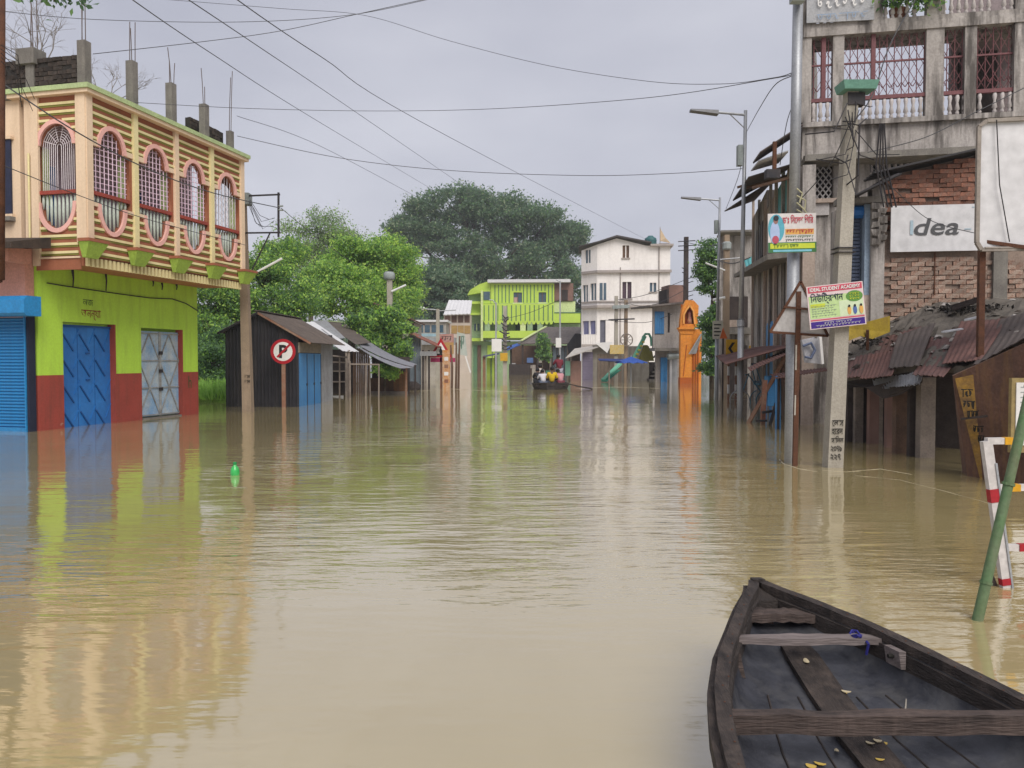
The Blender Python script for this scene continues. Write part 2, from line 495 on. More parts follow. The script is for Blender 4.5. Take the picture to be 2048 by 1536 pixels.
def tree(name, label, cat, base, fork, blobs, r0, n, size, mats, weights, seed=1, per=26, spread=0.5, shell=0.55, group=None, twigs=6, flat=0.0, nl=13):
    base = Vector(base)
    t = thing(name, label, cat, base, 0, group)
    lb = [(b[0] - base.x, b[1] - base.y, b[2] - base.z) + tuple(b[3:]) for b in blobs]
    limbs(MB(), (0, 0, -1.2), Vector(fork) - base, lb, r0, seed=seed, twigs=twigs).build('trunk', BARK, t, True)
    v, k = leaves(n, crown_sampler(lumps(lb, nl, seed), per, spread * .62, shell), size, seed, flat)
    link('crown', leaf_mesh('crown', v, k, mats, weights, seed), t)
    return t

L_DARK = leaf_mat('leaf_deep_green', (0.113, 0.207, 0.105)); L_MID = leaf_mat('leaf_mid_green', (0.173, 0.314, 0.118))
L_BRI = leaf_mat('leaf_bright_green', (0.325, 0.559, 0.121)); L_YEL = leaf_mat('leaf_yellow_green', (0.506, 0.694, 0.161))
L_GREY = leaf_mat('leaf_grey_green', (0.324, 0.394, 0.261)); L_BLUE = leaf_mat('leaf_hazed_green', (0.148, 0.234, 0.158))  # the bluish far-tree green has distance haze put into its colour

# grassy verge behind the black shed and beyond the stalls
def bank(name, label, x0, x1, y0, y1, zt):
    m = pm('bank_soil', (0.13, 0.15, 0.05), (0.09, 0.11, 0.04), 3, 0.95, 0.4)
    vs = []; fs = []; nx, ny = 12, 10
    for j in range(ny + 1):
        for i in range(nx + 1):
            fx, fy = i / nx, j / ny
            e = min(1, 6 * min(fx, 1 - fx)) * min(1, 6 * min(fy, 1 - fy))
            vs.append((x0 + (x1 - x0) * fx, y0 + (y1 - y0) * fy, -0.5 + e * (0.5 + zt) + random.uniform(-.03, .03)))
    for j in range(ny):
        for i in range(nx):
            q = j * (nx + 1) + i; fs.append((q, q + 1, q + nx + 2, q + nx + 1))
    o = MB().add(vs, fs).build(name, m, smooth=True); tag(o, kind='structure')
    return o
bank('verge', '', -22, -8.6, 29.5, 60, 0.12)
def grass_patch(name, label, x0, x1, y0, y1, z, n, h, seed):
    rg = np.random.default_rng(seed)
    x = rg.uniform(x0, x1, n); y = rg.uniform(y0, y1, n); hh = h * rg.uniform(0.5, 1.3, n)
    a = rg.uniform(0, 6.28, n); lean = rg.normal(size=(n, 2)) * 0.35 * hh[:, None]
    w = 0.03
    v = np.empty((n, 4, 3))
    dx, dy = np.cos(a) * w, np.sin(a) * w
    zz = z + rg.uniform(-.04, .02, n)
    v[:, 0] = np.stack([x - dx, y - dy, zz], 1); v[:, 1] = np.stack([x + dx, y + dy, zz], 1)
    v[:, 2] = np.stack([x + dx * .4 + lean[:, 0], y + dy * .4 + lean[:, 1], zz + hh], 1)
    v[:, 3] = np.stack([x - dx * .4 + lean[:, 0], y - dy * .4 + lean[:, 1], zz + hh], 1)
    o = link(name, leaf_mesh(name, v.reshape(-1, 3), n, [L_YEL, L_BRI, L_MID], [.5, .35, .15], seed))
    return tag(o, label, 'grass', kind='stuff')
grass_patch('grass', 'bright green grass on the verge between the striped house and the black shed', -17, -8.7, 30, 36, 0.12, 9000, 0.55, 4)
# ---------------------------------------------------------------- left: striped house with the arched balcony
DL = Vector((0.229, 0.973, 0)).normalized(); NL = Vector((0.973, -0.229, 0)).normalized()
RZL = math.atan2(DL.y, DL.x)
W0 = G(80, 862)
LIME = pm('lime_plaster', (0.47, 0.73, 0.075), (0.42, 0.66, 0.065), 0.7, 0.8, 0.05, 18, grime=0.4, gcol=(0.22, 0.31, 0.06), gscale=2.2, fine=0.05, peel=((.5, .5, .38), .70, 2.2))
REDB = pm('oxide_red_plaster', (0.36, 0.065, 0.045), (0.29, 0.055, 0.04), 1.2, 0.75, 0.06, 22, grime=0.55, gcol=(0.15, 0.05, 0.035), gscale=2.4, fine=0.08, peel=((.36, .2, .15), .655, 2.6))
CREAM = pm('cream_paint', (0.80, 0.70, 0.38), (0.74, 0.63, 0.33), 2, 0.75, 0.05, 25, grime=0.12, gcol=(0.35, 0.28, 0.12), fine=0.05)
PEACH = pm('peach_paint', (0.80, 0.61, 0.43), (0.74, 0.56, 0.39), 1.2, 0.8, 0.05, 20, grime=0.3, gcol=(0.42, 0.28, 0.16), fine=0.05)
PINK = pm('rose_paint', (0.82, 0.46, 0.40), (0.75, 0.41, 0.35), 2, 0.7, 0.05, 25, grime=0.12, gcol=(0.4, 0.2, 0.16), fine=0.05)
MAROON = pm('maroon_wall', (0.36, 0.13, 0.07), (0.29, 0.105, 0.055), 2, 0.8, 0.08, 25, grime=0.2, gcol=(0.13, 0.06, 0.03), fine=0.06)
OLIVE = pm('olive_stripe', (0.24, 0.24, 0.05), (0.20, 0.19, 0.04), 2, 0.8, 0.05, 25, fine=0.05)
CORB = pm('corbel_green', (0.38, 0.55, 0.09), (0.33, 0.48, 0.08), 2, 0.75, 0.06, 20, grime=0.2, gcol=(0.14, 0.2, 0.05))
PALEG = pm('pale_green_reveal', (0.55, 0.66, 0.32), (0.5, 0.6, 0.28), 2, 0.8, 0.05)
CONC = pm('raw_concrete', (0.26, 0.24, 0.21), (0.17, 0.155, 0.14), 3, 0.92, 0.3, 35, grime=0.5, gcol=(0.06, 0.055, 0.05))
REBAR = pm('rebar_grey', (.17, .14, .13), (.12, .09, .08), 8, .8)
RUST = pm('rusty_iron', (0.13, 0.055, 0.03), (0.075, 0.035, 0.022), 8, 0.9, 0.3, 60)
DKIRON = pm('dark_iron', (0.035, 0.035, 0.04), (0.06, 0.05, 0.05), 8, 0.6, 0.1, 60, metal=0.4)
LILAC = pm('lilac_wall', (0.70, 0.55, 0.62), (0.64, 0.50, 0.57), 1.0, 0.85, 0.05)
WHITEG = pm('white_grille_paint', (0.78, 0.72, 0.74), (0.66, 0.58, 0.62), 4, 0.5, 0.05)
PINKG = pm('mauve_grille_paint', (0.86, 0.66, 0.78), (0.76, 0.56, 0.68), 4, 0.5, 0.05)
SAGE = pm('sage_baluster', (0.55, 0.60, 0.52), (0.45, 0.5, 0.44), 4, 0.7, 0.05)
BLUEP = pm('royal_blue_paint', (0.018, 0.15, 0.46), (0.025, 0.19, 0.54), 1.2, 0.45, 0.08, 12, grime=0.55, gcol=(0.02, 0.09, 0.28), fine=0.08, spec=0.5, peel=((.13, .16, .2), .69, 4.0))
BLUED = pm('blue_steel_edge', (0.012, 0.07, 0.24), (0.015, 0.09, 0.3), 2, 0.45, 0.05)

H = thing('striped_house', 'lime green house with a cream and maroon striped balcony of arched grilles', 'house', W0, RZL)
o_ = (W0.x, W0.y); d_ = (DL.x, DL.y)
LW = S(o_, d_, 396)
bd0, bd1 = S(o_, d_, 127), S(o_, d_, 232)
wd0, wd1 = S(o_, d_, 283), S(o_, d_, 366)
def zw(s, py): return Z(py, W0.y + s * DL.y)
ZB = 3.95
zd = zw(bd0, 643); zd2 = zw(wd0, 655); zr = zw(0, 751)
def wall_strips(name, m, z0, z1, proud, doors=True):
    xs = [(0, bd0), (bd1, wd0), (wd1, LW)]
    for a, b in xs: box(name, m, H, a, b, -proud, 0.28, z0, z1)
wall_strips('wall', LIME, zr, zd, 0.0)
wl_ = MB().box(0, LW, 0.0, 0.28, zd, ZB).box(wd0, wd1, 0.002, 0.28, zd2, zd)
wl_.build('wall', LIME, H)
wall_strips('plinth_band', REDB, -1.2, zr, 0.006)
box('side_wall', LIME, H, LW - 0.28, LW - 0.003, 0.283, 5.0, -1.2, ZB)
box('interior_floor', CONC, H, 0.05, LW - 0.3, 0.3, 4.9, ZB - 0.25, ZB - 0.1)
# red door jambs on the far side of each opening
for (a, b, zt) in ((bd0, bd1, zd), (wd0, wd1, zd2)):
    box('door_jamb', REDB, H, b - 0.045, b - 0.004, -0.012, 0.2, -1.2, zt)
# blue steel door with slanted ribs
bd = MB().box(bd0 + 0.01, bd1 - 0.05, 0.13, 0.17, -1.0, zd - 0.06).build('blue_door', BLUEP, H)
dw = bd1 - bd0 - 0.06
box('door_frame', BLUED, bd, bd0, bd0 + 0.05, 0.09, 0.13, -1.0, zd - 0.06)
box('door_frame', BLUED, bd, bd0 + 0.05, bd1 - 0.05, 0.09, 0.13, zd - 0.1, zd - 0.06)
for r_ in range(4):
    z1 = zd - 0.28 - r_ * 0.62
    for c_ in range(3):
        x0 = bd0 + 0.12 + c_ * dw * 0.31
        MB().bar((x0, 0.115, z1), (x0 + dw * 0.19, 0.115, z1 - 0.40), 0.03, 0.03, (0, 1, 0)).build('rib', BLUED, bd)
        MB().bar((x0 + dw * 0.2, 0.122, z1 - 0.22), (x0 + dw * 0.31, 0.122, z1 + 0.14), 0.014, 0.014, (0, 1, 0)).build('rib', BLUEP, bd)
for k in range(1, 3):
    box('seam', BLUED, bd, bd0 + dw * k / 3 + 0.02, bd0 + dw * k / 3 + 0.03, 0.124, 0.132, -0.6, zd - 0.12)
for zz in (zd - 0.75, zd - 1.4): box('latch', BLUED, bd, bd0 + dw * 0.5, bd0 + dw * 0.5 + 0.12, 0.095, 0.13, zz, zz + 0.035)
# worn pale blue door with diamond ribs
WDOOR = pm('worn_pale_blue_door', (0.50, 0.58, 0.62), (0.18, 0.36, 0.60), 2.2, 0.7, 0.15, 30, grime=0.45, gcol=(0.42, 0.36, 0.26), gscale=2.5, peel=((.2, .13, .08), .66, 5.0))
WRIB = pm('worn_door_rib', (0.40, 0.42, 0.42), (0.22, 0.2, 0.18), 6, 0.8, 0.2, 40)
wd = MB().box(wd0 + 0.02, wd1 - 0.05, 0.12, 0.16, 0.06, zd2 - 0.08).build('worn_door', WDOOR, H)
ww = wd1 - wd0 - 0.09; x0 = wd0 + 0.03
zs = [0.1, 0.1 + (zd2 - 0.24) / 3, 0.1 + 2 * (zd2 - 0.24) / 3, zd2 - 0.14]
for zz in zs: MB().bar((x0, 0.105, zz), (x0 + ww, 0.105, zz), 0.03, 0.03).build('rib', WRIB, wd)
for r_ in range(3):
    for c_ in range(4):
        xa, xb = x0 + ww * c_ / 4, x0 + ww * (c_ + 1) / 4
        if (c_ + r_) % 2: xa, xb = xb, xa
        MB().bar((xa, 0.1, zs[r_]), (xb, 0.1, zs[r_ + 1]), 0.028, 0.025, (0, 1, 0)).build('rib', WRIB, wd)
box('meeting_stile', WRIB, wd, x0 + ww * 0.49, x0 + ww * 0.53, 0.08, 0.118, 0.06, zd2 - 0.1)
for zz in (0.75, 1.25, 1.75): box('padlock', DKIRON, wd, x0 + ww * 0.47, x0 + ww * 0.55, 0.05, 0.082, zz, zz + 0.09)
box('threshold', CONC, H, wd0, wd1, 0.02, 0.3, -1.2, 0.035)
# hand painted house name
INKR = pm('sign_red_ink', (0.30, 0.03, 0.02), None, 5, 0.7, 0.02); INKK = pm('sign_dark_green_ink', (0.05, 0.10, 0.03), None, 5, 0.7, 0.02)
s1 = S(o_, d_, 168); s2 = S(o_, d_, 188)
text('lettering', 'লজ', INKK, H, (s1, -0.004, zw(s1, 611)), s2 - s1, 0.15)
s1 = S(o_, d_, 164); s2 = S(o_, d_, 203)
text('lettering', 'অনন্যা', INKR, H, (s1, -0.004, zw(s1, 640)), s2 - s1, 0.27, bold=0.006)
s1 = S(o_, d_, 376); s2 = S(o_, d_, 387)
text('lettering', 'h', INKK, H, (s1, -0.012, zw(s1, 776)), 0.14, 0.35)
# cable and lamp holders under the balcony
ck = MB(); pts = []
for px, py in ((95, 566), (130, 572), (185, 580), (240, 588), (300, 596), (345, 598), (372, 607), (398, 622)):
    s = min(S(o_, d_, px), LW); pts.append((s, -0.03, zw(s, py)))
ck.tube(pts, 0.014, 6).build('cable', DKIRON, H)
for px, pt, pb in ((145, 540, 575), (211, 542, 582), (305, 560, 573), (323, 566, 580), (352, 568, 580)):
    s = S(o_, d_, px)
    MB().tube([(s, -0.05, zw(s, pb)), (s, -0.07, zw(s, (pb + pt) / 2)), (s, -0.05, zw(s, pt))], [0.012, 0.018, 0.03], 8).build('lamp_holder', DKIRON, H)

# ---- balcony storey
PJ = 1.33; XB = 6.12; ZF = 3.9; ZT = 7.42
STRIPE_P = 0.182
def hole_pts(cx, hi, hm, zb, z1, z2, zt, n=14):
    """opening: half ellipse below, wide middle, half ellipse above"""
    p = []
    for i in range(n + 1):
        t = math.pi + math.pi * i / n
        p.append((cx + hi * math.cos(t), z1 + (z1 - zb) * math.sin(t)))
    p += [(cx + hm, z1 + 0.001), (cx + hm, z2 - 0.001)]
    for i in range(n + 1):
        t = math.pi * i / n
        p.append((cx + hi * math.cos(t), z2 + (zt - z2) * math.sin(t)))
    p += [(cx - hm, z2 - 0.001), (cx - hm, z1 + 0.001)]
    return p
def arc_band(cx, ri, ro, zc, hi_, ho_, up, y0, y1, n=14):
    a = []; b = []
    for i in range(n + 1):
        t = math.pi * i / n if up else math.pi + math.pi * i / n
        a.append((cx + ri * math.cos(t), zc + hi_ * math.sin(t))); b.append((cx + ro * math.cos(t), zc + ho_ * math.sin(t)))
    m = MB()
    for i in range(n):
        q = [a[i], a[i + 1], b[i + 1], b[i]]
        m.hexa([(x, y0, z) for x, z in q], [(x, y1, z) for x, z in q])
    return m
def face(pname, loc, rz, x0, x1, bays, hi, ho, hm, grille):
    """one storey face in its own x-z plane, outside towards -y; its pieces hang on the striped wall"""
    Z1, Z2, ZBt, ZTp = 5.10, 6.36, 4.52, 6.82
    holes = [hole_pts(c, hi, hm, ZBt, Z1, Z2, ZTp) for c in bays]
    parent = plate(pname, MAROON, H, rect(x0, x1, ZF, ZT), holes, 0.0, 0.11)
    parent.location = loc; parent.rotation_euler = (0, 0, rz)
    half = (bays[1] - bays[0]) / 2 if len(bays) > 1 else (x1 - x0) / 2
    zz = ZF + 0.06; row = 0
    while zz < ZT - 0.09:
        for c in bays:
            a, b = max(x0, c - half + 0.07), min(x1, c + half - 0.07)
            zc = zz + 0.02; w = 0
            if Z1 - 0.07 < zc < Z2 + 0.09: w = 9
            elif zc >= Z2: 
                q = (zc - Z2) / (ZTp - Z2 + 0.1); w = ho * math.sqrt(1 - q * q) if q < 1 else 0
            else:
                q = (Z1 - zc) / (Z1 - ZBt + 0.1); w = ho * math.sqrt(1 - q * q) if q < 1 else 0
            segs = [(a, b)] if w == 0 else [(a, c - w), (c + w, b)]
            for (p, q) in segs:
                if q - p > 0.03:
                    m = MB().box(p, q, -0.028, 0.002, zz, zz + 0.056)
                    m.mat(1).box(p, q, -0.012, 0.002, zz - 0.042, zz)
                    m.build('stripe_moulding', [CREAM, OLIVE], parent)
        zz += STRIPE_P; row += 1
    for i, c in enumerate(bays):
        arc_band(c, hi, ho, Z2, ZTp - Z2, ZTp - Z2 + 0.1, True, -0.05, 0.02).build('arch_ring', PINK, parent)
        arc_band(c, hi, ho, Z1, Z1 - ZBt, Z1 - ZBt + 0.1, False, -0.05, 0.02).build('arch_ring', PINK, parent)
        for sg in (-1, 1):
            e0, e1 = sorted((c + sg * (hi + 0.002), c + sg * (half - 0.07)))
            box('arch_ear', PEACH, parent, e0, e1, -0.045, 0.02, Z2 - 0.004, Z2 + 0.11)
            box('arch_ear', PEACH, parent, e0, e1, -0.045, 0.02, Z1 - 0.08, Z1 + 0.004)
            box('reveal', PALEG, parent, c + sg * hm - (0.02 if sg > 0 else -0.0), c + sg * hm + (0.0 if sg > 0 else 0.02), 0.112, 0.3, Z1, Z2)
        rail = box('rail', REDB, parent, c - hm + 0.003, c + hm - 0.003, -0.03, 0.1, 5.28, 5.36)
        nb = 9
        for k in range(nb):
            x = c - hm * 0.94 + 2 * hm * 0.94 * (k + 0.5) / nb
            q = abs(x - c) / hi
            zb = Z1 - (Z1 - ZBt) * math.sqrt(max(0, 1 - q * q)) if q < 1 else Z1
            MB().tube([(x, 0.05, zb + 0.003), (x, 0.05, (zb + 5.28) / 2), (x, 0.05, 5.28)], [0.024, 0.034, 0.024], 6).build('baluster', SAGE, parent, True)
        g = MB(); gm = grille[i]
        if gm == 'arched':
            for k in range(8):
                rr = hi * (1 - k / 8.0)
                if rr < 0.03: break
                pts = [(c - rr, 0.07, 5.37)] + [(c + rr * math.cos(math.pi - math.pi * j / 8), 0.07, Z2 - 0.02 + rr * 1.05 * math.sin(math.pi * j / 8)) for j in range(9)] + [(c + rr, 0.07, 5.37)]
                g.tube(pts, 0.009, 4, False)
            for k in range(6):
                t = math.pi * (k + 0.5) / 6
                g.tube([(c + 0.1 * math.cos(t), 0.07, Z2 + 0.1 * math.sin(t)), (c + hi * math.cos(t), 0.07, Z2 + (ZTp - Z2) * math.sin(t))], 0.008, 4, False)
        else:
            n = 9
            for k in range(n):
                x = c - hm + 2 * hm * (k + 0.5) / n; q = abs(x - c) / hi
                zt = Z2 + (ZTp - Z2) * math.sqrt(max(0, 1 - q * q)) if q < 1 else Z2
                g.tube([(x, 0.07, 5.37), (x, 0.07, zt)], 0.012, 4, False)
            if gm == 'lattice':
                dz = 0.125; zq = 5.45
                while zq < ZTp - 0.04:
                    w = hm if zq < Z2 else hi * math.sqrt(max(0, 1 - ((zq - Z2) / (ZTp - Z2)) ** 2))
                    g.tube([(c - w, 0.078, zq), (c + w, 0.078, zq + 0.05)], 0.011, 4, False); zq += dz
            else:
                for k in range(5):
                    zq = 5.5 + 0.22 * k
                    for j in range(4):
                        x = c - hm * 0.7 + j * hm * 0.45
                        g.tube([(x - .06, .075, zq), (x, .075, zq + .08), (x + .06, .075, zq), (x, .075, zq - .08), (x - .06, .075, zq)], 0.007, 4, False)
        g.build('grille', WHITEG if gm != 'lattice' else PINKG, parent)
bw = XB / 4
face('balcony_front', (0, -PJ, 0), 0, 0, XB, [bw * (i + 0.5) for i in range(4)], 0.37, 0.47, 0.60, ['lattice', 'lattice', 'lattice', 'scroll'])
face('balcony_end', (0, 0, 0), -math.pi / 2, 0.02, PJ - 0.112, [0.58], 0.43, 0.52, 0.5, ['arched'])
face('balcony_end', (XB, -PJ + 0.112, 0), math.pi / 2, 0.0, PJ - 0.13, [0.6], 0.42, 0.52, 0.5, ['scroll'])
# pilasters
for k in range(5):
    x = bw * k
    a, b = x - 0.075, x + 0.075
    if k == 0: a, b = -0.05, 0.13
    if k == 4: a, b = XB - 0.12, XB + 0.05
    box('pilaster', CREAM if k % 2 else PEACH, H, a, b, -PJ - 0.075, -PJ - 0.001, ZF + 0.30, ZT)
box('pilaster', PEACH, H, -0.075, -0.001, -PJ - 0.05, -PJ + 0.20, ZF + 0.30, ZT)
box('pilaster', PEACH, H, -0.06, -0.001, -0.13, 0.06, ZF - 0.2, ZT)
# corbels with maroon caps
for k in range(5):
    x = bw * k
    w = 0.30
    cb = MB()
    zt, zb = ZF + 0.27, ZF - 0.06
    cb.hexa([(x - w * .62, -PJ - 0.12, zb), (x + w * .62, -PJ - 0.12, zb), (x + w * .62, -PJ - 0.03, zb), (x - w * .62, -PJ - 0.03, zb)],
            [(x - w, -PJ - 0.30, zt), (x + w, -PJ - 0.30, zt), (x + w, -PJ - 0.03, zt), (x - w, -PJ - 0.03, zt)])
    c = cb.build('corbel', CORB, H)
    box('corbel_cap', MAROON, c, x - w - 0.02, x + w + 0.02, -PJ - 0.32, -PJ - 0.028, zt + 0.002, zt + 0.07)
# floor edge, soffit and dentils
box('soffit', pm('soffit_orange', (0.45, 0.20, 0.08), (0.36, 0.16, 0.07), 1.5, 0.85), H, 0.0, XB, -PJ + 0.15, -0.003, ZF - 0.16, ZF - 0.02)
box('fascia', MAROON, H, -0.02, XB, -PJ + 0.08, -PJ + 0.145, ZF - 0.22, ZF - 0.003)
box('fascia', MAROON, H, -0.03, -0.004, -PJ + 0.15, -0.01, ZF - 0.3, ZF - 0.003)
box('fascia_lip', PEACH, H, -0.055, -0.006, -PJ + 0.15, -0.01, ZF - 0.05, ZF - 0.01)
me_d = MB().box(-0.035, 0.035, -0.03, 0.03, -0.1, 0.1).mesh('dentil', CREAM)
nd = 46
for k in range(nd): link('dentil', me_d, H, (0.06 + (XB - 0.12) * k / (nd - 1), -PJ + 0.05, ZF - 0.125))
# room behind the grilles
box('balcony_floor', CONC, H, 0.12, XB - 0.12, -PJ + 0.12, -0.004, ZF, ZF + 0.1)
box('room_wall', LILAC, H, 0.19, XB - 0.03, 0.285, 0.4, ZB, ZT)
box('balcony_ceiling', PEACH, H, 0.02, XB - 0.02, -PJ + 0.115, 0.28, ZT - 0.06, ZT - 0.003)
box('room_door', BLUEP, H, 0.12, 0.85, 0.24, 0.283, ZF + 0.12, 6.1)
box('room_door', BLUED, H, 3.0, 3.8, 0.24, 0.283, ZF + 0.12, 6.1)
box('back_wall', PEACH, H, 0.0, 0.22, 0.403, 4.5, ZB, ZT)          # end wall above the shop
box('end_wall', PEACH, H, -0.004, 0.18, 0.065, 0.28, ZB, ZT)
box('house_side', PEACH, H, XB - 0.25, XB - 0.02, 0.403, 4.5, ZB, ZT)
wn_ = box('window', pm('dark_navy_shutter', (0.03, 0.035, 0.075), (0.02, 0.025, 0.05), 3, 0.6), H, -0.05, -0.006, 0.62, 1.9, 4.85, 6.55)
for zz in (4.82, 6.55): box('window_frame', PEACH, wn_, -0.09, -0.005, 0.56, 1.9, zz, zz + 0.06)
box('window_ledge', CONC, wn_, -0.16, -0.005, 0.55, 1.9, 4.72, 4.815)
MB().tube([(-0.06, 0.12, ZF + 0.1), (-0.06, 0.12, 6.2)], 0.025, 6).build('drain_pipe', CREAM, H)
# cornice and roof
LG2 = pm('pale_green_cornice', (0.50, 0.62, 0.30), (0.42, 0.5, 0.26), 2, 0.8, 0.1, grime=0.3, gcol=(0.2, 0.22, 0.12))
box('cornice', PEACH, H, -0.14, XB + 0.12, -PJ - 0.18, 0.6, ZT + 0.002, ZT + 0.085)
box('cornice_cap', LG2, H, -0.18, XB + 0.15, -PJ - 0.22, 0.62, ZT + 0.087, ZT + 0.19)
box('roof_slab', CONC, H, -0.12, XB + 0.1, 0.623, 4.6, ZT + 0.0, ZT + 0.16)
ZR = ZT + 0.19
def column(x, y, h, w, bars, parent=H):
    c = box('roof_column', CONC, parent, x - w / 2, x + w / 2, y - w / 2, y + w / 2, ZR - 0.1, ZR + h)
    for (dx, dy, hh, lean) in bars:
        MB().tube([(x + dx, y + dy, ZR + h - 0.02), (x + dx + lean * .4, y + dy, ZR + h + hh * .55), (x + dx + lean, y + dy, ZR + h + hh)], 0.011, 5).build('rebar', REBAR, c)
s4 = [S((W0.x + NL.x * 1.2, W0.y + NL.y * 1.2), d_, p) for p in (272, 349, 414)]
column(s4[0], -1.2, 1.12, 0.19, [(-.06, -.05, .75, -.03), (0, .05, .95, .02), (.06, -.05, .95, .02)])
column(s4[1], -1.2, 1.08, 0.19, [(-.06, -.05, .85, -.12), (.02, .05, .6, .0), (.05, -.05, .55, .05)])
column(s4[2], -1.2, 0.98, 0.19, [(-.03, 0, .95, -.08), (.04, 0, .5, 0)])
column(XB - 0.28, -1.15, 0.62, 0.16, [(-.02, -.05, 1.75, .1), (.05, .05, 1.6, .1)])
column(0.12, -1.22, 1.0, 0.2, [(-.05, 0, .9, 0), (.05, 0, 1.1, 0), (0, .05, .8, .03)])
column(0.12, 0.12, 0.95, 0.22, [(-.06, -.06, 1.0, -.04), (.06, -.06, 1.1, 0), (0, .06, .9, .03)])
box('column_head', CONC, H, -0.06, 0.3, -0.06, 0.42, ZR + 0.58, ZR + 0.92)
# weathered brick parapets, brick by brick
OLDB = pm('blackened_brick', (0.085, 0.062, 0.05), (0.04, 0.034, 0.03), 6, 0.95, 0.5, 40, rnd=0.45)
OLDM = pm('blackened_mortar', (0.05, 0.045, 0.04), (0.03, 0.027, 0.025), 6, 0.98, 0.4, 40)
def brick_mesh(l, h, d, m, name='brick', j=0.006):
    b = MB()
    q = lambda: random.uniform(-j, j)
    b.hexa([(-l/2+q(), -d/2+q(), -h/2+q()), (l/2+q(), -d/2+q(), -h/2+q()), (l/2, d/2, -h/2), (-l/2, d/2, -h/2)],
           [(-l/2+q(), -d/2+q(), h/2+q()), (l/2+q(), -d/2+q(), h/2+q()), (l/2, d/2, h/2), (-l/2, d/2, h/2)])
    return b.mesh(name, m)
def brick_wall(parent, m, mm, x0, x1, z0, z1, y, l=0.235, h=0.088, top=None, gap=0.012, skip=0.0, ax='x', limit=400, name='brick'):
    """running bond; ax='x': wall along x facing -y, ax='y': along y facing -x. top(x) gives an uneven upper edge"""
    mes = [brick_mesh(l, h, 0.1, m) for _ in range(4)]
    half = brick_mesh(l / 2, h, 0.1, m)
    if ax == 'x': box('mortar', mm, parent, x0, x1, y + 0.02, y + 0.16, z0, min(z1, (min(top(x0), top(x1)) if top else z1)))
    else: box('mortar', mm, parent, y + 0.02, y + 0.16, x0, x1, z0, z1)
    r_ = 0; z = z0 + h / 2 + gap / 2; n = 0
    while z + h / 2 < z1 + 0.02:
        x = x0 + (l / 2 if r_ % 2 == 0 else 0.0) + 0.004
        while x < x1 - l * 0.4:
            if x - l / 2 < x0 - 0.01: me, xx = half, x + l / 4
            else: me, xx = mes[random.randrange(4)], x
            if xx + l / 2 < x1 + 0.13 and (not top or z + h / 2 < top(xx)) and random.random() > skip and n < limit:
                pr = random.uniform(-0.012, 0.012)
                if ax == 'x': link(name, me, parent, (xx, y + 0.045 + pr, z), (0, random.uniform(-.015, .015), 0))
                else: link(name, me, parent, (y + 0.045 + pr, xx, z), (0, 0, -math.pi / 2))
                n += 1
            x += l + gap
        z += h + gap; r_ += 1
brick_wall(H, OLDB, OLDM, -1.2, 1.7, ZR, ZR + 0.68, 0.05, ax='y', skip=0.03)
brick_wall(H, OLDB, OLDM, 4.2, XB - 0.36, ZR - 0.03, ZR + 0.56, -1.0, skip=0.03)

# ---------------------------------------------------------------- pink shop with the blue rolling shutter
SHP = thing('pink_shop', 'pink corner shop with a closed bright blue rolling shutter', 'shop', W0 - DL * 0.36 - NL * 0.02, math.atan2(NL.y, NL.x))
PINKW = pm('salmon_plaster', (0.66, 0.32, 0.24), (0.58, 0.28, 0.21), 1.2, 0.85, 0.08, 20, grime=0.2, gcol=(0.32, 0.17, 0.13))
SHUT = pm('shutter_blue', (0.02, 0.27, 0.60), (0.03, 0.22, 0.50), 1.5, 0.45, 0.08, 20, grime=0.5, gcol=(0.02, 0.13, 0.33), spec=0.5, peel=((.2, .3, .36), .70, 3.0))
box('wall', PINKW, SHP, -4, -0.06, 0.1, 0.35, 2.55, 4.2)
box('gap_shade_strip', pm('navy_gap', (0.02, 0.025, 0.05), None, 3), SHP, -0.075, -0.008, 0.12, 0.3, -1.2, 2.6)  # dark strip painted for the shade in the gap beside the shutter
sh = box('rolling_shutter', SHUT, SHP, -4, -0.1, 0.17, 0.2, -1.2, 2.6)
me_s = MB().prism([(-4, 0.172, -0.034), (-4, 0.135, -0.012), (-4, 0.135, 0.012), (-4, 0.172, 0.034)], (3.9, 0, 0)).mesh('slat', SHUT)
for k in range(34): link('slat', me_s, sh, (0, 0, 0.13 + k * 0.072))
box('bottom_rail', SHUT, sh, -4, -0.1, 0.12, 0.168, -0.6, 0.09)
box('shutter_guide', SHUT, sh, -0.1, -0.078, 0.08, 0.2, -1.2, 2.6)
bx_ = MB(); prof = [(-0.30, 2.56), (-0.36, 2.62), (-0.36, 2.9), (-0.28, 2.99), (0.098, 2.99), (0.098, 2.56)]
bx_.prism([(-4, y, z) for y, z in prof], (4.36, 0, 0)).build('shutter_box', SHUT, SHP)
EAVE = pm('mossy_eave', (0.085, 0.06, 0.045), (0.04, 0.032, 0.028), 3, 0.95, 0.5, 30)
ev = MB().hexa([(-4, -0.85, 4.02), (0.55, -0.85, 3.93), (0.55, 0.2, 4.06), (-4, 0.2, 4.14)], [(-4, -0.85, 4.2), (0.55, -0.85, 4.06), (0.55, 0.2, 4.3), (-4, 0.2, 4.42)])
ev.build('roof_slab', EAVE, SHP)
box('eave_beam', PINKW, SHP, -0.12, 0.12, -0.5, 0.098, 3.72, 4.03)
box('eave_beam', EAVE, SHP, -4, -0.14, -0.6, -0.35, 3.8, 4.0)
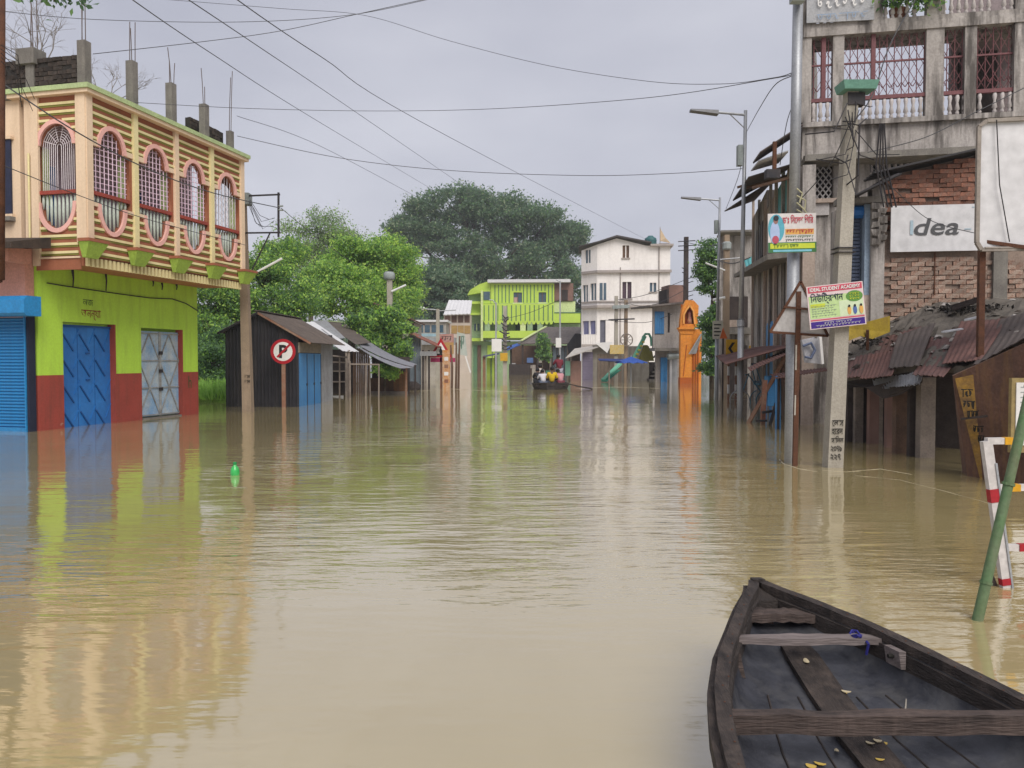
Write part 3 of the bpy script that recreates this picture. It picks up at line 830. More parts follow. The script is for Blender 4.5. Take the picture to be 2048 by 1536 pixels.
# ---------------------------------------------------------------- left row: poles, signs, black shed, stalls, shrubs
POLEC = pm('old_concrete_pole', (0.36, 0.27, 0.19), (0.28, 0.21, 0.15), 2.5, 0.92, 0.25, 40, grime=0.4, gcol=(0.14, 0.11, 0.08))
POLEG = pm('pale_concrete_pole', (0.43, 0.395, 0.335), (0.35, 0.32, 0.27), 2.0, 0.92, 0.25, 40, grime=0.35, gcol=(0.2, 0.17, 0.13))
GALV = pm('galvanised_steel', (0.42, 0.43, 0.45), (0.34, 0.35, 0.37), 3, 0.5, 0.05, 40, metal=0.5, grime=0.2, gcol=(0.2, 0.2, 0.2))
TUBEW = pm('white_lamp_tube', (0.8, 0.8, 0.78), None, 4, 0.3, 0.0, fine=0.0)
BLACKW = pm('black_inscription', (0.02, 0.018, 0.015), None, 4, 0.8, 0.0)
GREYBOX = pm('grey_meter_box', (0.36, 0.40, 0.39), (0.28, 0.31, 0.30), 4, 0.7, 0.1, grime=0.3)
def sq_pole(parent, x, y, z0, z1, w0, w1, m, lean=(0, 0), name='pole'):
    lx, ly = lean
    return MB().hexa([(x-w0/2, y-w0/2, z0), (x+w0/2, y-w0/2, z0), (x+w0/2, y+w0/2, z0), (x-w0/2, y+w0/2, z0)],
                     [(x+lx-w1/2, y+ly-w1/2, z1), (x+lx+w1/2, y+ly-w1/2, z1), (x+lx+w1/2, y+ly+w1/2, z1), (x+lx-w1/2, y+ly+w1/2, z1)]).build(name, m, parent)
B = G(498, 824)
UP = thing('utility_pole', 'brown concrete utility pole with an iron frame beside the striped house', 'pole', B)
ht = Z(392, B.y)
sq_pole(UP, 0, 0, -1.2, ht, 0.30, 0.2, POLEC, (-0.14, 0))
def up(px, py): p = P(px, py, B.y - 0.16) - B; return p
box('meter_box', GREYBOX, UP, -0.28, 0.12, -0.22, 0.14, ht - 0.28, ht + 0.06)
MB().bar(up(490, 392), up(560, 389), 0.045).build('cross_arm', DKIRON, UP)
MB().bar(up(490, 466), up(560, 465), 0.045).build('cross_arm', DKIRON, UP)
MB().bar(up(557, 385), up(557, 474), 0.055).build('arm_upright', DKIRON, UP)
MB().bar(up(540, 466), up(500, 548), 0.035).build('arm_brace', DKIRON, UP)
for py in (412, 420): MB().tube([up(557, py), up(566, py)], 0.03, 8).build('insulator', GREYBOX, UP)
MB().tube([up(498, 555), up(525, 540)], 0.02, 6).build('lamp_arm', DKIRON, UP)
MB().tube([up(512, 545), up(564, 517)], 0.035, 8).build('tube_lamp', TUBEW, UP)
for k, py in enumerate((748, 758)): scribble('inscription', BLACKW, UP, up(489, py + 8), 0.17, 0.09, 3)
cl = MB()
for k in range(6):
    x0 = random.uniform(495, 505); x1 = random.uniform(520, 556); y0 = random.uniform(395, 410)
    cl.tube([up(x0, y0), up((x0 + x1) / 2, y0 + random.uniform(25, 55)), up(x1, y0 + random.uniform(30, 50))], 0.008, 4, False)
cl.build('loose_wires', DKIRON, UP)

SIGNR = pm('sign_red', (0.42, 0.012, 0.025), (0.36, 0.012, 0.02), 3, 0.45, 0.03, fine=0.05, grime=0.2, gcol=(0.2, 0.02, 0.02))
SIGNW = pm('sign_white', (0.74, 0.72, 0.70), (0.66, 0.64, 0.62), 3, 0.5, 0.03, fine=0.04)
SIGNK = pm('sign_black', (0.02, 0.02, 0.022), None, 3, 0.5, 0.0)
RPOST = pm('rust_red_post', (0.26, 0.10, 0.06), (0.30, 0.2, 0.14), 3, 0.8, 0.2, 30)
B = G(568, 816)
NP = thing('no_parking_sign', 'round red and white no parking sign on a rusty post before the black shed', 'road sign', B)
zc = Z(703, B.y); rr = 25 * B.y / FPX
MB().box(-0.06, 0.06, -0.04, 0.04, -1.2, zc - 0.05).build('post', RPOST, NP)
def disc(name, r, y, m, parent, n=28, t=0.012, z=0.0):
    return MB().prism([(r * math.cos(2*math.pi*i/n), y, z + r * math.sin(2*math.pi*i/n)) for i in range(n)], (0, t, 0)).build(name, m, parent)
disc('face_rim', rr, -0.06, SIGNR, NP, z=zc)
disc('face', rr * 0.76, -0.064, SIGNW, NP, t=0.003, z=zc)
text('letter', 'P', SIGNK, NP, (-0.13, -0.0665, zc - 0.22), 0.28, 0.44, bold=0.04)
MB().bar((-rr * .55, -0.069, zc + rr * .55 * 0.99), (rr * .55, -0.069, zc - rr * .55), 0.07, 0.004, (0, 1, 0)).build('slash', SIGNR, NP) if False else MB().bar((rr * .56, -0.069, zc + rr * .56), (-rr * .45, -0.069, zc - rr * .45), 0.07, 0.004, (0, 1, 0)).build('slash', SIGNR, NP)

# black corrugated shed
TAR = pm('tarred_sheet', (0.018, 0.018, 0.024), (0.03, 0.028, 0.034), 2, 0.65, 0.1, 30, grime=0.4, gcol=(0.075, 0.06, 0.055), peel=((.09, .07, .06), .67, 4.0))
TINR = pm('brown_tin_roof', (0.15, 0.12, 0.10), (0.10, 0.08, 0.07), 2, 0.75, 0.2, 30, grime=0.4, gcol=(0.06, 0.045, 0.04))
TING = pm('grey_corrugated_tin', (0.36, 0.37, 0.38), (0.28, 0.28, 0.29), 2, 0.55, 0.1, 30, metal=0.3, grime=0.4, gcol=(0.15, 0.12, 0.1))
TINW = pm('new_white_tin', (0.70, 0.69, 0.70), (0.62, 0.61, 0.62), 2, 0.5, 0.05, 30)
SBLUE = pm('shed_door_blue', (0.05, 0.24, 0.55), (0.08, 0.30, 0.60), 2, 0.6, 0.1, 30, grime=0.45, gcol=(0.05, 0.1, 0.2), peel=((.25, .24, .22), .68, 5.0))
A = G(452, 813.5)
SD = thing('black_shed', 'black corrugated shed with blue doors standing behind the no parking sign', 'shed', A, R(-1.5))
w = 2.52; zl = Z(662, A.y); zrd = Z(625, A.y); zr_ = Z(670, A.y); xr = 1.18; Lg = 4.6; sl_ = (zr_ - zrd) / (w - xr)
sh = MB()
n = 21
for i in range(n):                      # vertical ribbed cladding, gable shaped, board by board
    x0, x1 = w * i / n, w * (i + 1) / n
    def top(x): return zl + (zrd - zl) * x / xr if x < xr else zrd + (zr_ - zrd) * (x - xr) / (w - xr)
    b = MB().hexa([(x0, 0, -1.2), (x1, 0, -1.2), (x1, 0.02, -1.2), (x0, 0.02, -1.2)], [(x0, 0, top(x0) - .03), (x1, 0, top(x1) - .03), (x1, 0.02, top(x1) - .03), (x0, 0.02, top(x0) - .03)])
    b.prism([(x0 + .02, 0, -1.2), (x0 + .05, -0.022, -1.2), (x0 + .08, 0, -1.2)], (0, 0, top(x0) + 1.15))
    b.build('cladding_sheet', TAR, SD)
for k in range(3):                      # blue doors on the street side
    y0 = 0.05 + k * 0.92
    d = box('door_leaf', SBLUE, SD, w - 0.02, w + 0.015, y0, y0 + 0.9, -1.2, zr_ - 0.62)
    box('door_stile', DKIRON, d, w + 0.017, w + 0.03, y0 + 0.86, y0 + 0.9, -1.2, zr_ - 0.65)
    box('hinge', DKIRON, d, w + 0.017, w + 0.04, y0 + 0.8, y0 + 0.92, 0.7, 0.78)
sg = box('sign_board', pm('faded_board', (0.30, 0.26, 0.2), (0.2, 0.18, 0.15), 6), SD, w - 0.02, w + 0.03, 0.0, 2.8, zr_ - 0.60, zr_ - 0.25)
MB().sheet((w, 2.85, -1.2), (w, Lg, -1.2), (w, Lg, zr_ - 0.1), (w, 2.85, zr_ - 0.1), 0.01, 0.018, 0.12, 1).build('side_sheet', TING, SD)
box('back_wall', TAR, SD, 0, w, Lg - 0.02, Lg, -1.2, zl)
box('left_wall', TAR, SD, 0, 0.02, 0.022, Lg - 0.03, -1.2, zl - 0.06)
MB().sheet((xr, -0.18, zrd + .02), (xr, Lg + .1, zrd + .02), (-0.22, Lg + .1, zl - 0.06), (-0.22, -0.18, zl - 0.06), 0.012, 0.016, 0.14, 2).build('roof_sheet', TINR, SD)
MB().sheet((xr, -0.18, zrd + .025), (xr, Lg + .1, zrd + .025), (w + 0.5, Lg + .1, zr_ + .025 + sl_ * .5), (w + 0.5, -0.18, zr_ + .025 + sl_ * .5), 0.012, 0.016, 0.14, 2).build('roof_sheet', TINR, SD)
MB().bar((xr, -0.2, zrd + .05), (xr, Lg + .12, zrd + .05), 0.22, 0.03).build('ridge_cap', TINR, SD)
for i in range(2): MB().bar((xr, -0.16, zrd - .03), ((-0.2, -0.16, zl - .09), (w + .46, -0.16, zr_ - .03 + sl_ * .46))[i], 0.05, 0.07).build('barge_board', RPOST if i else TAR, SD)

WOODG = pm('grey_weathered_wood', (0.30, 0.25, 0.21), (0.2, 0.165, 0.14), 4, 0.95, 0.3, 40)
WOODB = pm('brown_wood', (0.17, 0.10, 0.065), (0.11, 0.07, 0.05), 4, 0.9, 0.3, 40)
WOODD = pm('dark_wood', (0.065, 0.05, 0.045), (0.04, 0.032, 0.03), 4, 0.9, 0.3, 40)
def wsheet(name, m, owner, base, pts, **k):
    return MB().sheet(*[P(*q) - base for q in pts], **k).build(name, m, owner)
def post(name, m, t, base, px, pyb, pyt, Y, w=0.08, lean=0.0):
    a = P(px, pyb, Y); b = P(px + lean, pyt, Y); a.z = min(a.z, 0) - 0.8
    return MB().tube([a - base, b - base], [w / 2, w / 2.4], 7).build(name, m, t)
# open stall with the white tin roof
Y = 34.0; B = Vector(G(690, 797)); B.z = 0
ST = thing('open_stall', 'open wooden stall with a slanting white tin sheet on its roof', 'stall', B)
wsheet('roof_sheet', TINW, ST, B, [(598, 645, 38), (628, 643, 38.5), (718, 703, 33.5), (686, 702, 32.8)], amp=0.012, pitch=0.2)
wsheet('roof_sheet', TING, ST, B, [(622, 642, 38.8), (652, 640, 40), (690, 676, 37), (668, 678, 35)], amp=0.018, pitch=0.25)
for px, pb, pt, yy in ((679, 792, 715, 34.2), (697, 800, 700, 33.2), (693, 790, 705, 36)): post('post', WOODG, ST, B, px, pb, pt, yy, 0.16 if px != 679 else 0.08)
MB().bar(P(662, 711, 33.6) - B, P(697, 715, 33.3) - B, 0.06).build('rail', WOODG, ST)
MB().bar(P(662, 724, 34) - B, P(690, 725, 34) - B, 0.06).build('rail', WOODG, ST)
MB().hexa([P(662, 800, 35) - B, P(687, 799, 34.4) - B, P(687, 799, 36) - B, P(662, 799, 36.6) - B], [P(662, 792, 35) - B, P(687, 791, 34.4) - B, P(687, 791, 36) - B, P(662, 791, 36.6) - B]).build('plinth', TINW, ST)
pb_ = P(660, 700, 38) - B; pe_ = P(705, 700, 38) - B
box('back_wall', WOODD, ST, pb_.x, pe_.x, pb_.y, pb_.y + 0.1, -1, 2.1)
for k in range(2): box('shelf', WOODG, ST, pb_.x, pe_.x - 0.2, pb_.y - 0.5, pb_.y - 0.02, 0.55 + k * 0.5, 0.6 + k * 0.5)
# brown roofed timber shop with the grey tarpaulin awning
B = Vector(G(760, 793)); B.z = 0
TS = thing('timber_shop', 'brown timber shop with a sagging grey tarpaulin awning', 'shop', B)
wsheet('roof_sheet', TINR, TS, B, [(643, 642, 43), (688, 645, 45), (742, 685, 38), (712, 689, 35.5)], amp=0.016, pitch=0.2)
MB().bar(P(640, 641, 43) - B, P(690, 645, 45) - B, 0.25, 0.05).build('ridge_cap', LG2, TS)
TARP = pm('grey_tarpaulin', (0.28, 0.28, 0.31), (0.2, 0.2, 0.225), 5, 0.7, 0.5, 8, grime=0.3, gcol=(0.1, 0.1, 0.1))
wsheet('tarpaulin', TARP, TS, B, [(716, 689, 36.2), (742, 685, 40), (833, 728, 37.5), (826, 733, 34.6)], sag=0.12, nv=6, t=0.02, rag=0.05)
wsheet('tarpaulin', TARP, TS, B, [(714, 692, 35.2), (722, 696, 35.8), (826, 735, 34.3), (800, 736, 34.0)], sag=0.1, nv=6, t=0.02, rag=0.04)
for px, pb, pt, yy, w_, m_ in ((700, 806, 722, 33.0, .09, WOODG), (731, 801, 726, 33.6, .08, WOODG), (757, 798, 728, 34, .07, WOODG), (811, 791, 730, 35.2, .09, RPOST), (831, 789, 730, 35.2, .1, WOODD), (741, 792, 715, 36, .07, WOODG)):
    post('post', m_, TS, B, px, pb, pt, yy, w_, random.uniform(-2, 2))
MB().bar(P(697, 728, 33.1) - B, P(758, 729, 34) - B, 0.06).build('rail', WOODG, TS)
q0 = P(706, 790, 37.2) - B; q1 = P(742, 790, 37.6) - B
nb = 9
for k in range(nb): box('plank', WOODB, TS, q0.x + (q1.x - q0.x) * k / nb, q0.x + (q1.x - q0.x) * (k + 1) / nb - 0.015, q0.y + random.uniform(0, .03), q0.y + 0.05, -1, 2.15)
q0 = P(742, 790, 38.2) - B; q1 = P(818, 790, 38.2) - B
box('back_wall', WOODD, TS, q0.x, q1.x, q0.y + 0.3, q0.y + 0.36, -1, 1.75)
nb = 8
ORAW = pm('orange_board', (0.30, 0.15, 0.07), (0.2, 0.11, 0.06), 3, 0.9, 0.2)
for k in range(nb): box('counter_board', ORAW if k > 4 else WOODB, TS, q0.x + (q1.x - q0.x) * k / nb, q0.x + (q1.x - q0.x) * (k + 1) / nb - 0.02, q0.y - 0.4, q0.y - 0.34, -1, 0.75 + (0.3 if k > 4 else 0))
box('sill', WOODG, TS, q0.x, q1.x, q0.y - 0.7, q0.y - 0.41, -0.2, 0.12)

# brown roofed house behind the shrubs and the plank shop beyond
B = Vector((P(815, 700, 48).x, 48, 0))
BH = thing('brown_roofed_house', 'small whitewashed house with a brown tin roof above the shrubs', 'house', B)
x0 = P(760, 640, 48).x - B.x; x1 = P(832, 640, 48).x - B.x
def zY(py, yy): return Z(py, yy)
OLDW = pm('stained_whitewash', (0.46, 0.42, 0.36), (0.34, 0.31, 0.27), 1.5, 0.9, 0.15, 20, grime=0.6, gcol=(0.14, 0.12, 0.1))
box('wall', OLDW, BH, x0, x1 - 0.12, 0, 4, -1, zY(645, 48))
MB().prism([(x0, 0, zY(645, 48)), (x1 - .12, 0, zY(645, 48)), (x0, 0, zY(612, 48))], (0, 4, 0)).build('gable', OLDW, BH)
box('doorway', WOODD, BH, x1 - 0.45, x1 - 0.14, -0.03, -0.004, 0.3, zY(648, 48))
MB().sheet((x0 - .3, -0.5, zY(606, 48)), (x0 - .3, 4.3, zY(606, 48)), (x1 + .1, 4.3, zY(643, 48)), (x1 + .1, -0.5, zY(643, 48)), 0.05, 0.015, 0.15, 1).build('roof_sheet', pm('rust_brown_roof', (0.16, 0.08, 0.06), (0.1, 0.06, 0.05), 3, 0.9, 0.2), BH)
B = Vector((P(850, 740, 44).x, 44, 0))
PS = thing('plank_stall', 'blue grey plank stall with a rust red tin roof behind the warning sign', 'stall', B)
BGW = pm('blue_grey_boards', (0.20, 0.24, 0.28), (0.14, 0.17, 0.2), 3, 0.85, 0.2)
x0 = P(816, 700, 44).x - B.x; x1 = P(842, 700, 44).x - B.x
for k in range(5): box('plank', BGW, PS, x0 + (x1 - x0) * k / 5, x0 + (x1 - x0) * (k + 1) / 5 - 0.012, random.uniform(0, .02), 0.05, -1, zY(672, 44))
MB().sheet((x0 - .1, -.6, zY(662, 44)), (x0 - .1, 5, zY(662, 44)), (P(878, 694, 44).x - B.x, 5, zY(693, 44)), (P(878, 694, 44).x - B.x, -.6, zY(693, 44)), 0.04, 0.02, 0.2, 2).build('roof_sheet', pm('rust_red_roof', (0.27, 0.11, 0.08), (0.17, 0.08, 0.06), 3, 0.9, 0.2), PS)
box('awning_box', TING, PS, x1 + .02, x1 + .9, -0.7, -0.3, zY(712, 44), zY(703, 44))
for px in (846, 851, 858): post('post', WOODD if px != 851 else WOODG, PS, B, px, 778, 700, 43.6, 0.12)
MB().lathe([(0.05, 0), (0.42, 0.05), (0.46, 0.35), (0.2, 0.55)], (P(825, 770, 43).x - B.x, -1.0, -0.1), 10).build('barrel', WOODD, PS, True)

# warning triangle and its cluster of posts
def tri(name, m, parent, c, r, y, t, sx=1.0):
    return MB().prism([(c[0] + sx * r * 0.9, y, c[1] - r * 0.5), (c[0], y, c[1] + r), (c[0] - sx * r * 0.9, y, c[1] - r * 0.5)], (0, t, 0)).build(name, m, parent)
B = G(882, 776)
WS = thing('warning_sign', 'red bordered white warning triangle on a wooden post far along the left bank', 'road sign', B)
zc = Z(702, B.y); r_ = 26 * B.y / FPX
MB().box(-0.05, 0.05, -0.03, 0.03, -1.2, zc).build('post', RPOST, WS)
tri('border', SIGNR, WS, (0, zc), r_, -0.05, 0.015); tri('face', SIGNW, WS, (0, zc), r_ * 0.66, -0.054, 0.003)
MB().prism([(-.07, -.058, zc - .15), (.07, -.058, zc - .15), (.1, -.058, zc), (0, -.058, zc + .22), (-.1, -.058, zc)], (0, .003, 0)).build('pictogram', SIGNK, WS)
MB().box(-r_ * 0.62, r_ * 0.62, -0.057, -0.055, zc - r_ * 0.33, zc - r_ * 0.2).build('pictogram', SIGNK, WS)
MB().box(-r_ * 0.8, r_ * 1.1, -0.03, -0.01, zc - r_ * 0.85, zc - r_ * 0.53).build('plate', pm('magenta_plate', (0.42, 0.03, 0.12), None, 3, 0.5), WS)
B = G(893, 776)
OP = thing('gate_post', 'orange and white painted gate post beside the warning triangle', 'post', B)
ORW = pm('orange_white_paint', (0.55, 0.22, 0.05), (0.6, 0.45, 0.32), 4, 0.8, 0.15)
sq_pole(OP, 0, 0, -1, Z(700, B.y), 0.42, 0.42, ORW)
for k in range(4): box('painted_motif', SIGNW if k % 2 else RPOST, OP, -0.13 + random.uniform(0, .05), 0.12, -0.216, -0.212, 0.3 + k * 0.42, 0.5 + k * 0.42)
for i, (px, pt) in enumerate(((903, 690), (911, 685), (916, 672))):
    b = G(px, 776)
    o = MB().tube([(0, 0, -1), (0.05, 0, 1.2), ((-0.04, .05, .1)[i], 0, Z(pt, b.y))], [0.07, 0.06, 0.05], 7).build('wooden_pole', WOODB, None, True); o.location = b
    tag(o, ('thin bare wooden pole just right of the orange gate post', 'middle bare wooden pole between two others right of the gate post', 'tallest bare wooden pole before the white leaning board')[i], 'pole', 'bare poles at the gate')
B = Vector((P(893, 690, 47).x, 47.0, 0))
YB = thing('shop_board', 'faded red and yellow shop board behind the warning triangle', 'sign board', B)
za, zb = Z(708, 47), Z(668, 47)
box('panel', pm('faded_yellow_board', (0.50, 0.30, 0.10), (0.42, 0.26, 0.12), 3, 0.8), YB, -0.4, 0.42, 0, 0.04, za, (za + zb) / 2 + .1)
box('panel', pm('faded_red_board', (0.42, 0.16, 0.13), (0.5, 0.35, 0.3), 3, 0.8), YB, -0.4, 0.42, 0, 0.04, (za + zb) / 2 + .105, zb)
for s_ in (-.3, .3): box('leg', WOODB, YB, s_ - .04, s_ + .04, 0.042, 0.1, -1, zb)
scribble('lettering', SIGNK, YB, (-.3, -.006, (za + zb) / 2 + .2), .6, .25, 4, 0.03)
B = Vector((P(925, 700, 55).x, 55, 0))
WB = thing('leaning_board', 'tall pale green lettered board leaning by the green house corner', 'sign board', B)
b0 = P(914, 708, 55) - B; b1 = P(935, 712, 55) - B; t0 = P(914, 664, 55) - B; t1 = P(930, 668, 55) - B
MB().prism([b0, b1, t1, t0], (0, 0.06, 0)).build('panel', pm('pale_green_board', (0.5, 0.54, 0.48), (0.42, 0.46, 0.42), 3, 0.8), WB)
scribble('lettering', pm('board_green_ink', (0.12, 0.22, 0.16), None, 3), WB, (t0.x + .12, -.01, b0.z + .35), .38, .9, 3, 0.06)
MB().bar(P(931, 712, 55) - B, P(941, 745, 55) - B, 0.1).build('strut', SIGNW, WB)
MB().bar(P(917, 708, 55) - B, P(917, 770, 55) - B, 0.12).build('strut', WOODB, WB)

# second utility pole with the round lamp box
Y = 42.0; B = Vector((P(783, 740, Y).x, Y, 0))
U2 = thing('utility_pole', 'pale utility pole with a grey box and slanted tube lamp rising from the shrubs', 'pole', B)
sq_pole(U2, 0, 0, -1.2, Z(548, Y), 0.32, 0.26, POLEG, (-0.08, 0))
MB().lathe([(0.2, 0), (0.3, 0.06), (0.3, 0.34), (0.22, 0.42)], (-0.1, 0, Z(560, Y)), 12).build('junction_box', GREYBOX, U2, True)
MB().tube([P(783, 583, Y - .2) - B, P(812, 570, Y - .2) - B], 0.055, 8).build('tube_lamp', TUBEW, U2)
MB().tube([P(768, 545, Y - .1) - B, P(792, 538, Y - .1) - B], 0.02, 5).build('cross_arm', DKIRON, U2)
# third pole with round street lamp, far
Y = 60.0; B = Vector((P(876, 740, Y).x, Y, 0))
U3 = thing('street_lamp', 'far concrete lamp post with a white round lamp left of the green house', 'street lamp', B)
sq_pole(U3, 0, 0, -1.2, Z(618, Y), 0.3, 0.24, POLEG)
MB().tube([P(875, 620, Y) - B, P(850, 618, Y) - B, P(838, 618, Y) - B], 0.05, 6).build('lamp_arm', GALV, U3)
MB().lathe([(0.04, 0), (0.26, 0.06), (0.3, 0.22), (0.12, 0.36)], P(842, 621, Y) - B, 12).build('lamp_head', TUBEW, U3, True)
MB().tube([P(876, 622, Y) - B, P(912, 620, Y) - B], 0.04, 6).build('cross_arm', GALV, U3)
# parked bus seen between roof and tree
B = Vector((P(866, 700, 75).x, 75, 0))
BU = thing('long_shed', 'pale flat-roofed building with a strip of blue windows far behind the stalls', 'building', B)
x0 = P(834, 660, 75).x - B.x; x1 = P(892, 660, 75).x - B.x
box('wall', OLDW, BU, x0, x1, 0, 4, -1, Z(644, 75))
box('roof', TINW, BU, x0 - .2, x1 + .2, -.3, 4.3, Z(644, 75) + .004, Z(640, 75))
WGL = pm('far_window_glass', (0.05, 0.09, 0.13), (0.10, 0.15, 0.19), 1.0, 0.25, 0.0, spec=0.6)
for k in range(4):
    a = x0 + .1 + (x1 - x0 - .2) * k / 4
    w_ = box('window', WGL, BU, a, a + (x1 - x0) / 4 - .2, -.03, -.003, Z(665, 75), Z(650, 75))
box('band', pm('pale_blue_band', (0.35, 0.5, 0.55), None, 2), BU, x0, x1, -.02, -.003, Z(673, 75), Z(667, 75))
box('front_roof', TING, BU, x0 + .3, x1 + 1, -1.6, -.05, Z(690, 75), Z(676, 75))
# ---------------------------------------------------------------- trees behind the left row
def blob(px, py, Y, rx, ry, rz, w=1.0):
    p = P(px, py, Y); return (p.x, p.y, p.z, rx, ry, rz, w)
def base_at(px, Y): return Vector((P(px, 700, Y).x, Y, 0))
LM = [L_BRI, L_MID, L_YEL, L_DARK]
tree('leafy_tree', 'bright green bushy tree right behind the stalls', 'tree', base_at(700, 52), P(705, 640, 52),
     [blob(645, 580, 51, 2.0, 2, 1.7, 1.0), blob(712, 512, 53, 2.0, 2, 1.7, 1.1), blob(755, 525, 54, 2.4, 2, 2.0, 1.2), blob(795, 540, 55, 1.7, 1.8, 1.9, .9), blob(700, 600, 50, 2.6, 2, 1.9, 1.2), blob(770, 600, 52, 2.0, 2, 1.9, 1), blob(805, 590, 55, 1.2, 1.4, 2.2, .6)],
     0.28, 78000, 0.155, LM, [.42, .22, .30, .06], seed=11, per=22, spread=0.4, nl=16)
tree('thin_tree', 'tall thin greyish tree with airy twigs behind the bright tree', 'tree', base_at(620, 60), P(622, 560, 60),
     [blob(640, 462, 60, 2.3, 2, 1.8), blob(598, 495, 60, 2.0, 2, 1.9), blob(680, 478, 61, 1.9, 2, 1.5), blob(572, 535, 59, 1.6, 2, 1.6), blob(630, 520, 60, 2.2, 2, 1.6)],
     0.2, 17000, 0.14, [L_GREY, L_BRI, L_MID], [.65, .25, .1], seed=12, per=10, spread=0.5, shell=0.3, twigs=26)
tree('leafy_tree', 'green tree filling the gap beside the striped house', 'tree', base_at(455, 40), P(455, 660, 40),
     [blob(430, 610, 40, 1.6, 1.5, 1.6), blob(420, 690, 39, 1.2, 1.4, 1.8), blob(525, 570, 42, 1.7, 1.5, 1.7), blob(560, 530, 44, 1.5, 1.5, 1.5, .8), blob(455, 560, 41, 1.4, 1.5, 1.4, .9), blob(590, 600, 42, 1.5, 1.5, 1.4), blob(500, 620, 41, 1.7, 1.5, 1.2), blob(350, 640, 40, 2.0, 1.5, 2.2)],
     0.18, 62000, 0.13, [L_MID, L_BRI, L_DARK, L_YEL], [.36, .30, .14, .2], seed=13, per=22, spread=0.3)
tree('dark_shrub', 'dense dark shrub at the water behind the black shed', 'shrub', base_at(425, 36), P(425, 740, 36),
     [blob(420, 720, 36, 1.0, 1, 1.0), blob(410, 760, 35.5, .9, 1, .7), blob(440, 690, 37, 1.0, 1, 1.0), blob(380, 720, 37, 1.2, 1, 1.2)],
     0.08, 20000, 0.115, [L_DARK, L_MID, L_BRI], [.5, .35, .15], seed=14, per=20, spread=0.22)
tree('glossy_shrub', 'glossy bright shrub growing over the timber shop roof', 'shrub', base_at(775, 41), P(770, 700, 41),
     [blob(770, 650, 41, .9, .8, .8), blob(795, 665, 41.5, .8, .8, .8), blob(750, 690, 41, .8, .8, .7), blob(800, 695, 41, .6, .6, .6), blob(735, 655, 42, .9, .8, .7), blob(785, 630, 42, .6, .6, .5)],
     0.07, 17000, 0.15, [L_BRI, L_DARK, L_MID, L_YEL], [.35, .25, .25, .15], seed=15, per=16, spread=0.2)
tree('small_bush', 'small leafy bush hanging under the tarpaulin awning', 'bush', base_at(770, 36.2), P(770, 745, 36.2),
     [blob(768, 738, 36.2, .45, .35, .3), blob(785, 748, 36, .35, .3, .3)], 0.03, 1600, 0.16, [L_BRI, L_MID, L_YEL], [.5, .3, .2], seed=16, per=12, spread=0.13)

# the great dark tree
tree('great_tree', 'huge dark spreading tree rising above the bright green house', 'tree', base_at(965, 150), P(965, 600, 150),
     [blob(860, 440, 148, 6.5, 6, 4.5), blob(820, 470, 150, 4.5, 5, 4), blob(930, 420, 150, 7, 6, 3.8, 1.1), blob(1010, 440, 150, 6.5, 6, 4.2, 1.1), blob(1085, 455, 152, 6, 6, 4.5), blob(1135, 480, 152, 4, 4, 3), blob(900, 510, 148, 8, 6, 5, 1.2), blob(1000, 520, 148, 8, 6, 5, 1.2), blob(1100, 530, 150, 6, 6, 4.5), blob(940, 580, 146, 9, 6, 5, 1), blob(860, 570, 146, 5, 5, 5, .9), blob(945, 395, 151, 3, 3, 1.6, .25), blob(1140, 570, 150, 4, 4, 4, .5)],
     1.1, 120000, 0.44, [L_BLUE, L_DARK, L_GREY, L_MID], [.48, .27, .15, .10], seed=21, per=30, spread=1.0, shell=0.25, twigs=6, nl=18)
tree('dark_tree', 'dark tree low behind the lamp post left of the green house', 'tree', base_at(865, 120), P(865, 690, 120),
     [blob(855, 590, 120, 4, 4, 5), blob(890, 620, 120, 4, 4, 4), blob(840, 640, 118, 3, 3, 4), blob(905, 580, 122, 3, 3, 3)],
     0.4, 26000, 0.4, [L_BLUE, L_DARK, L_GREY], [.5, .35, .15], seed=22, per=30, spread=0.6)
tree('far_tree', 'hazy tree filling the gap between the green house and the white house', 'tree', base_at(1190, 160), P(1190, 640, 160),
     [blob(1150, 600, 160, 5, 5, 5), blob(1180, 640, 160, 5, 5, 5)], 0.4, 9000, 0.6, [L_BLUE, L_DARK], [.7, .3], seed=23, per=30, spread=0.7)
# distant wood closing the view behind the houses
def wood(px0, px1, Y, pyt, seed, n):
    bl = []
    rg = random.Random(seed)
    for k in range(10):
        px = px0 + (px1 - px0) * (k + .5) / 10
        bl.append(blob(px, (pyt + 730) / 2 + rg.uniform(-8, 8), Y + rg.uniform(-6, 6), (px1 - px0) / 10 * Y / FPX * .9, 5, (730 - pyt) / 2 * Y / FPX))
    v, k = leaves(n, crown_sampler(bl, 30, 0.9, 0.3), 0.8, seed)
    o = link('distant_wood', leaf_mesh('distant_wood', v, k, [L_BLUE, L_DARK, L_GREY], [.5, .3, .2], seed)); return o
tag(wood(150, 950, 190, 640, 31, 16000), 'far belt of dark trees behind the left bank', 'trees', kind='stuff')
tag(wood(1250, 2300, 190, 655, 32, 16000), 'far belt of dark trees behind the right bank', 'trees', kind='stuff')

